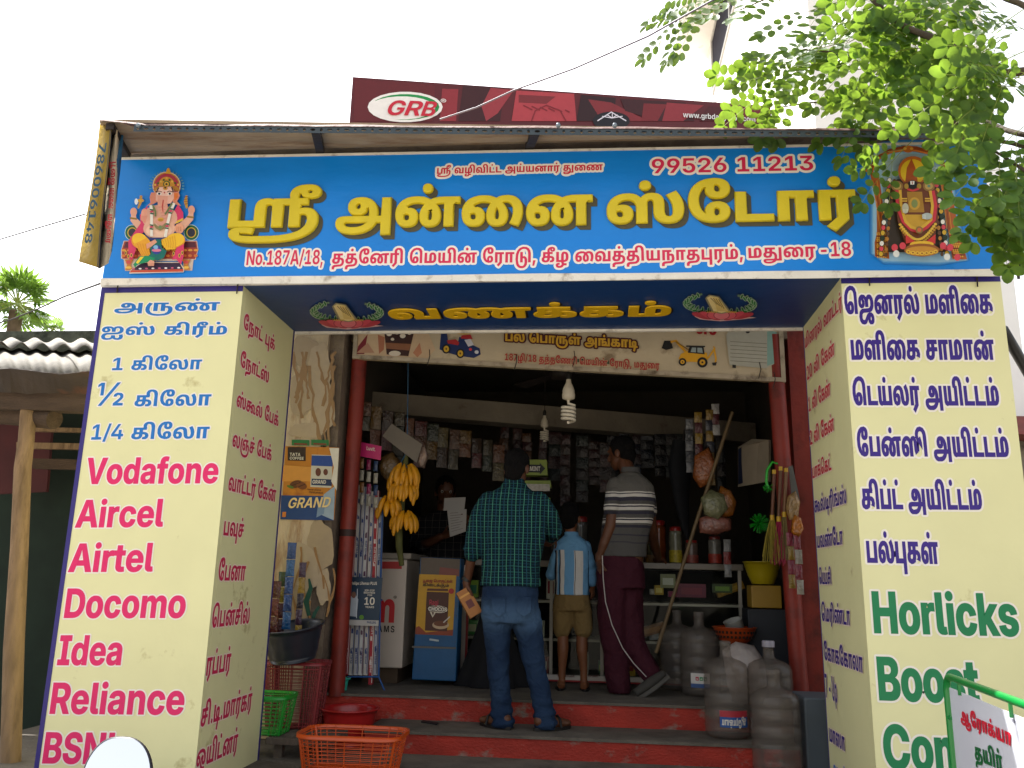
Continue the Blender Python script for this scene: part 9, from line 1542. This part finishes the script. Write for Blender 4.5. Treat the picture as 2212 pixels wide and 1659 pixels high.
chain(g, [(1134,1318,Y0,33),(1142,1360,Y0,31),(1150,1410,Y0+.01,26),(1162,1470,Y0,23),(1174,1530,Y0,24),(1180,1564,Y0-.01,25)])
g = wrinkle(finish_mesh(g, .010, 3), .008, 9, 1.2); vs = []
for v in g.v:                                             # trouser legs gather above the feet and stay off the step
    p = Vector(v); k = max(0, .78-p.z)/.2; p.x += .008*k*math.sin(p.z*110); p.y += .006*k*math.sin(p.z*95+1); p.z = max(p.z, .547); vs.append(tuple(p))
g.v = vs; mk('jeans', g, m_jean, man)
for (x0, x1) in ((1062,1092),(1116,1148)):
    g = G(); PJ = [A(x0,1290,y=Y0-.136), A(x1,1290,y=Y0-.136), A(x1-1,1322,y=Y0-.138), A((x0+x1)/2,1332,y=Y0-.136), A(x0+1,1322,y=Y0-.138)]
    g.add(PJ+[p+Vector((0,.03,0)) for p in PJ], [(0,1,2,3,4)]+[(i,5+i,5+(i+1)%5,(i+1)%5) for i in range(5)]); mk('back_pocket', g, m_jean, man)
m_sandal = mat('black_sandal','15110f',.6)
for a, b in feet:
    d = (b-a); d.z = 0; d.normalize(); s_ = Vector((-d.y,d.x,0)); a0 = Vector((a.x,a.y,.5405))-d*.07; b0 = Vector((b.x,b.y,.5405))+d*.035; g = G(); pts = []
    for j in range(22):
        t = 2*math.pi*j/22; pts.append((a0+b0)/2+d*math.cos(t)*(b0-a0).length/2+s_*math.sin(t)*(.042 if math.cos(t) > -.2 else .036))
    g.add(pts+[p+Vector((0,0,.016)) for p in pts], [tuple(range(22))[::-1], tuple(range(22,44))]+[(j,(j+1)%22,22+(j+1)%22,22+j) for j in range(22)])
    q = a.lerp(b,.62); g.tube([q-s_*.045+Vector((0,0,-.025)), q-s_*.028+Vector((0,0,.022)), q+Vector((0,0,.036)), q+s_*.028+Vector((0,0,.022)), q+s_*.045+Vector((0,0,-.025))], .008, 8); mk('sandal', g, m_sandal, man)
wp_ = A(1008,1252,y=Y0+.04); g = G(); g.tube([wp_+Vector((.004,0,.014)), wp_-Vector((.004,0,.010))], .031, 18); mk('wrist_watch', g, mat('dark_watch_strap','17130f',.4), man)
# the yellow box held in his left hand
g = G(); a = A(1013,1302,y=Y0+.035); q = Matrix.Rotation(R(-32),3,'Y')@Matrix.Rotation(R(14),3,'Z'); hx, hy, hz = .042, .030, .088
g.obox(a, q@Vector((hx,0,0)), q@Vector((0,hy,0)), q@Vector((0,0,hz))); g.obox(a+q@Vector((0,-hy-.0006,-.01)), q@Vector((hx*.5,0,0)), q@Vector((0,.0005,0)), q@Vector((0,0,.025)), 1); g.obox(a+q@Vector((0,-hy-.0006,.05)), q@Vector((hx*.98,0,0)), q@Vector((0,.0005,0)), q@Vector((0,0,.006)), 2)
tag(mk('box', g, [mat('amber_carton','9a6020',.5,.1,12), ink('5a2018'), ink('c08a3c')], loc=a), 'amber yellow carton held in the left hand of the checked-shirt man', 'box')
# ---------------------------------------------------------------- boy
Yb = 2.04
boy = person('person', 'small boy from behind in a blue and white striped shirt and khaki shorts', A(1235,1495,y=Yb)); floor_z = .682
g = G(); hc = A(1231,1119,y=Yb+.02); P_, M_ = head(g, hc, .90, (.15,1,0), -.12); chain(g, [(1232,1138,Yb,12),(1235,1165,Yb,13)])
g.loft([ring_(1236,1160,20,.055,Yb), ring_(1236,1175,32,.07,Yb), ring_(1236,1230,31,.075,Yb), ring_(1236,1290,34,.08,Yb)], 18)
chain(g, [(1209,1180,Yb,9),(1196,1215,Yb,8),(1190,1244,Yb+.05,7),(1200,1225,Yb+.16,6)]); chain(g, [(1266,1180,Yb,9),(1276,1220,Yb,8),(1280,1264,Yb+.04,6.5)])
hand(g, A(1200,1226,y=Yb+.16), (.2,.9,.3), (.3,0,-1), .72, .5, 1); hand(g, A(1280,1264,y=Yb+.04), (.05,.1,-1), (-.6,.3,0), .72, .4, 1)
for hx_, kx, ax2 in ((1220,1216,1214),(1256,1257,1261)): chain(g, [(hx_,1300,Yb,17),(kx,1368,Yb,12.5),(kx,1405,Yb-.01,12),(ax2,1450,Yb,8),(ax2,1478,Yb,7.5)])
for ax2, tx in ((1213,1209),(1261,1268)):
    a = A(ax2,1478,y=Yb); b = A(tx,1480,y=Yb+.11); a.z = floor_z+.045; b.z = floor_z+.03; g.tube([a+Vector((0,-.035,-.02)), a+Vector((0,0,-.005)), a.lerp(b,.5)+Vector((0,0,-.004)), b], [.026,.029,.030,.020], 12, flat=.9)
mk('body', finish_mesh(g, .006, 3), m_skin, boy); hair(P_, M_, .90, boy, low=-.02)
def bstripe(t, sp):
    c = ramp(t, sp.outputs[0], -.13, .13, ((0,'5f8cb0'),(.02,'1f2733'),(.13,'b9b6b2'),(.15,'5f8cb0'),(.20,'1f2733'),(.235,'b9b6b2'),(.34,'5f8cb0'),(.60,'b9b6b2'),(.62,'1f2733'),(.635,'b9b6b2'),(.83,'5f8cb0'),(.96,'1f2733'),(.975,'5f8cb0')))
    yoke = mth(t,'GREATER_THAN', sp.outputs[2], .955); return mixc(t, yoke, c, '5f8cb0')
m_bs = cloth_node('blue_white_striped_cloth', bstripe, .85, .35); m_bl2 = cloth_node('light_blue_cloth', lambda t, sp: mixc(t, bands(t, sp.outputs[0], 9., 0, .001), '5f8cb0', '5f8cb0'), .85, .4)
g = G(); g.loft([ring_(1235,1156,14,.05,Yb), ring_(1236,1166,28,.068,Yb), ring_(1236,1180,40,.082,Yb), ring_(1236,1215,38,.088,Yb), ring_(1236,1260,37,.09,Yb), ring_(1235,1286,38,.094,Yb)], 24)
mk('shirt', wrinkle(finish_mesh(g, .008, 3), .006, 10, .7), m_bs, boy)
g = G(); chain(g, [(1211,1180,Yb,13),(1199,1212,Yb,12.5),(1191,1242,Yb+.05,12)]); mk('sleeve', wrinkle(finish_mesh(g,.008,2),.005,10), m_bl2, boy)
g = G(); chain(g, [(1264,1180,Yb,13),(1275,1218,Yb,12.5),(1279,1256,Yb+.03,12)]); mk('sleeve', wrinkle(finish_mesh(g,.008,2),.005,10), m_bl2, boy)
g = G(); g.loft([ring_(1235,1159,16,.055,Yb), ring_(1234,1149,15,.050,Yb+.005), ring_(1234,1149,12,.04,Yb+.005)], 20); mk('collar', finish_mesh(g,.006,1), m_bl2, boy)
m_kh = cloth_node('khaki_cloth', lambda t, sp: mixc(t, bands(t, sp.outputs[0], 9., 0, .001), '6e5a38', '6e5a38'), .9, .4)
g = G(); g.loft([ring_(1235,1276,36,.088,Yb), ring_(1236,1305,40,.095,Yb), ring_(1236,1320,41,.09,Yb)], 22); chain(g, [(1217,1318,Yb,21),(1216,1345,Yb,21),(1215,1360,Yb,20)]); chain(g, [(1257,1318,Yb,21),(1259,1345,Yb,21),(1260,1360,Yb,20)])
mk('shorts', wrinkle(finish_mesh(g,.008,3),.006,9), m_kh, boy)
for ax2 in (1211,1264):
    a = A(ax2,1490,y=Yb+.03); g = G(); pts = [Vector((a.x+.035*math.cos(t)*(1 if math.sin(t) > 0 else .8), a.y+.10*math.sin(t), floor_z-.0015)) for t in [2*math.pi*j/18 for j in range(18)]]; g.add(pts+[p+Vector((0,0,.012)) for p in pts], [tuple(range(18))[::-1], tuple(range(18,36))]+[(j,(j+1)%18,18+(j+1)%18,18+j) for j in range(18)]); mk('slipper', g, m_sandal, boy)
# ---------------------------------------------------------------- man in the striped polo
Yp = 1.95
pm = person('person', 'man in a grey striped polo and maroon track pants leaning over the counter', A(1360,1500,y=Yp))
g = G(); hc = A(1342,980,y=Yp+.10); P_, M_ = head(g, hc, 1.02, (-.95,.55,0), -.18); PE = P_
chain(g, [(1350,1002,Yp+.06,16),(1362,1030,Yp+.02,18)])
g.loft([ring_(1362,1028,22,.07,Yp+.02), ring_(1362,1050,44,.10,Yp), ring_(1362,1110,46,.11,Yp), ring_(1350,1190,42,.105,Yp), ring_(1342,1250,42,.11,Yp)], 20)
chain(g, [(1326,1052,Yp-.05,14),(1325,1095,Yp-.08,13.5),(1318,1138,Yp-.10,12),(1304,1175,Yp-.09,10.5),(1294,1206,Yp-.07,7.5)]); hand(g, A(1294,1205,y=Yp-.07), (-.0,.12,-1), (.8,.2,0), 1.0, .45, -1)
chain(g, [(1396,1062,Yp+.06,14),(1404,1110,Yp+.10,13),(1408,1150,Yp+.18,11.5),(1416,1185,Yp+.34,10),(1421,1204,Yp+.46,8)]); hand(g, A(1421,1204,y=Yp+.46), (.10,.9,-.35), (0,-.3,-1), 1.0, .5, 1)
chain(g, [(1325,1260,Yp-.02,24),(1328,1370,Yp-.03,18),(1335,1480,Yp-.02,13)]); chain(g, [(1362,1260,Yp+.04,24),(1365,1370,Yp+.02,18),(1395,1450,Yp-.02,12)])
mk('body', finish_mesh(g, .0075, 3), m_skin2, pm); hair(P_, M_, 1.02, pm)
def pstripe(t, sp):
    st_ = ((0,'4a4846'),(.16,'3c3b3f'),(.175,'4a4846'),(.24,'35353c'),(.255,'4a4846'),(.33,'302f38'),(.36,'55524e'),(.385,'b3aea6'),(.415,'302f38'),(.43,'b3aea6'),(.445,'4a4846'),(.485,'33323c'),(.52,'4a4846'),(.535,'b3aea6'),(.57,'302f38'),(.585,'b3aea6'),(.60,'4a4846'),(.64,'33323c'),(.68,'b3aea6'),(.715,'302f38'),(.73,'b3aea6'),(.745,'57544f'))
    return ramp(t, sp.outputs[2], .90, 1.50, st_)
m_polo = cloth_node('grey_striped_knit', pstripe, .9, .3)
g = G(); g.loft([ring_(1362,1022,20,.065,Yp+.025), ring_(1363,1034,34,.085,Yp+.01), ring_(1364,1050,48,.105,Yp), ring_(1362,1075,54,.12,Yp), ring_(1357,1115,54,.125,Yp), ring_(1349,1160,52,.12,Yp), ring_(1345,1185,52,.12,Yp), ring_(1343,1203,54,.125,Yp)], 26)
chain(g, [(1330,1048,Yp-.03,19),(1325,1075,Yp-.07,19),(1321,1098,Yp-.09,19)]); chain(g, [(1393,1056,Yp+.05,19),(1400,1085,Yp+.08,18.5),(1403,1106,Yp+.10,18)])
g = wrinkle(finish_mesh(g, .009, 3), .007, 7, .7); mk('polo_shirt', g, m_polo, pm)
g = G(); g.loft([ring_(1362,1022,21,.068,Yp+.03), ring_(1361,1010,20,.064,Yp+.035), ring_(1361,1010,17,.055,Yp+.035)], 22); mk('collar', finish_mesh(g,.006,1), mat('grey_collar_knit','4a4846',.9), pm)
m_tp = cloth_node('maroon_jersey', lambda t, sp: mixc(t, bands(t, sp.outputs[0], 9., 0, .001), '38141f', '38141f'), .8, .45)
g = G(); g.loft([ring_(1341,1192,48,.115,Yp), ring_(1340,1230,51,.125,Yp), ring_(1341,1270,53,.13,Yp)], 24)
chain(g, [(1322,1265,Yp-.03,33),(1322,1330,Yp-.03,30),(1325,1390,Yp-.03,27),(1333,1450,Yp-.02,27),(1338,1490,Yp-.02,26)]); chain(g, [(1358,1265,Yp+.04,32),(1360,1330,Yp+.03,30),(1366,1385,Yp+.02,27),(1388,1430,Yp,25),(1405,1455,Yp-.03,23)])
g = wrinkle(finish_mesh(g, .010, 3), .009, 8, 1.0); g.v = [(x,y,max(z,.688)) for x, y, z in g.v]; mk('track_pants', g, m_tp, pm)
g = G(); pts = [(1301,1200,-.125),(1303,1250,-.135),(1308,1300,-.135),(1322,1350,-.135),(1345,1400,-.125),(1368,1432,-.11),(1396,1462,-.09)]; g.tube([A(x,y,y=Yp+o_-.012) for x, y, o_ in pts], .0035, 6); mk('piping', g, mat('white_piping','a8a29e',.8), pm)
for (ax2, ay, Ya, tx, ty, Yt, zt3) in ((1338,1492,Yp-.03,1322,1494,Yp+.13,.70),(1380,1492,Yp-.12,1428,1458,Yp-.10,.74)):
    a, b = A(ax2,ay,y=Ya), A(tx,ty,y=Yt); g = G()
    if zt3 < .72: a.z = b.z = .718
    d = (b-a).normalized(); g.tube([a-d*.03, a.lerp(b,.3), a.lerp(b,.7), b+d*.03], [.029,.034,.033,.023], 14, flat=.8); mk('shoe', finish_mesh(g,.008,2), mat('grey_canvas_shoe','35322d',.8,.2,14), pm)
    g = G(); dz = Vector((0,0,-.030)) if zt3 < .72 else Vector((.018,-.004,-.020)); g.tube([a-d*.035+dz, a.lerp(b,.5)+dz, b+d*.035+dz], [.031,.036,.026], 14, flat=.25); mk('sole', g, mat('grey_sole','45413b',.7), pm)
# ---------------------------------------------------------------- shopkeeper
Yk = 3.05
sk = person('person', 'shopkeeper in a dark checked shirt behind the counter reading a sheet of paper', (A(955,1200,y=Yk).x,Yk,.682))
g = G(); hc = A(962,1062,y=Yk-.03); P_, M_ = head(g, hc, 1.08, (.28,-1,0), -.25); chain(g, [(960,1085,Yk,15),(958,1112,Yk,17)])
g.loft([ring_(957,1108,24,.08,Yk), ring_(957,1125,50,.10,Yk), ring_(957,1200,50,.11,Yk), ring_(957,1300,48,.12,Yk)], 20)
kx = A(957,1400,y=Yk).x
for sx in (-.09,.09): g.tube([(kx+sx,Yk,1.15), (kx+sx,Yk,.9), (kx+sx,Yk,.70)], [.085,.06,.045], 12); g.tube([(kx+sx,Yk+.05,.72), (kx+sx,Yk-.14,.71)], [.045,.03], 10)
chain(g, [(914,1135,Yk,16),(900,1180,Yk-.06,14),(928,1172,Yk-.24,11),(952,1160,Yk-.32,9)]); hand(g, A(952,1160,y=Yk-.32), (.8,-.3,.25), (.1,-.6,.5), 1.0, .6, 1)
chain(g, [(1000,1135,Yk,16),(1020,1180,Yk-.06,14),(1020,1150,Yk-.24,11),(1014,1128,Yk-.33,9)]); hand(g, A(1014,1130,y=Yk-.33), (-.7,-.2,.45), (.0,-.6,-.4), 1.0, .6, -1)
mk('body', finish_mesh(g, .008, 3), m_skin2, sk); hair(P_, M_, 1.08, sk)
for sx in (-1,1):
    g = G(); g.ell(P_(sx*.032,.078,.012), .0125, 12, 8); g.ell(P_(sx*.032,.089,.012), .006, 10, 6, 1); mk('eye', g, [mat('eye_white','b0a8a0',.3), mat('dark_iris','140c08',.2)], sk)
g = G(); g.ell(PE(.032,.078,.012), .012, 12, 8); g.ell(PE(.032,.089,.012), .006, 10, 6, 1); mk('eye', g, [mat('eye_white','b0a8a0',.3), mat('dark_iris','140c08',.2)], pm)
g = G(); g.loft([ring_(958,1104,24,.085,Yk), ring_(957,1118,44,.11,Yk), ring_(957,1135,60,.125,Yk), ring_(957,1200,58,.13,Yk), ring_(957,1270,58,.135,Yk)], 24)
chain(g, [(912,1134,Yk,21),(899,1178,Yk-.06,19),(915,1178,Yk-.16,16)]); chain(g, [(1002,1134,Yk,21),(1020,1178,Yk-.06,19),(1021,1165,Yk-.16,16)])
def dplaid(t, sp): return mixc(t, bands(t, sp.outputs[0], .06, 0, .06), mixc(t, bands(t, sp.outputs[2], .06, 0, .06), '1c1b1e', '4a4640'), '55504a')
mk('shirt', wrinkle(finish_mesh(g,.010,3),.008,8), cloth_node('dark_checked_cloth', dplaid, .9, .4), sk)
g = G(); g.loft([((kx,Yk,1.18),.17,.12), ((kx,Yk,.95),.16,.11), ((kx,Yk,.72),.15,.11)], 20); mk('wraparound', g, mat('dark_grey_wraparound','2a2826',.9), sk)
# paper in his hands: two sheets, bent
g = G(); NX = 6; vs = []
pts4 = [A(960,1076,y=Yk-.40), A(1006,1074,y=Yk-.38), A(1003,1100,y=Yk-.40), A(958,1103,y=Yk-.42)]
g.slab([pts4[3],pts4[2],pts4[1],pts4[0]], (0,.0015,0)); mid = [A(966,1102,y=Yk-.425), A(1008,1100,y=Yk-.405), A(1006,1148,y=Yk-.43), A(972,1160,y=Yk-.45)]; g.slab([mid[3],mid[2],mid[1],mid[0]], (0,.0015,0))
for k in range(8): p0, p1 = mid[0].lerp(mid[3],.12+k*.1), mid[1].lerp(mid[2],.12+k*.1); q0, q1 = p0.lerp(p1,.12), p0.lerp(p1,.55+.3*((k*37)%10)/10); g.slab([q0+Vector((0,-.002,-.002)), q1+Vector((0,-.002,-.002)), q1+Vector((0,-.002,.001)), q0+Vector((0,-.002,.001))], (0,.0008,0), 1)
tag(mk('paper', g, [mat('white_paper','aaa49c',.7,.05,4), mat('pencil_grey','6a6664',.8)], loc=mid[0]), 'two white sheets of paper held up by the shopkeeper', 'paper')
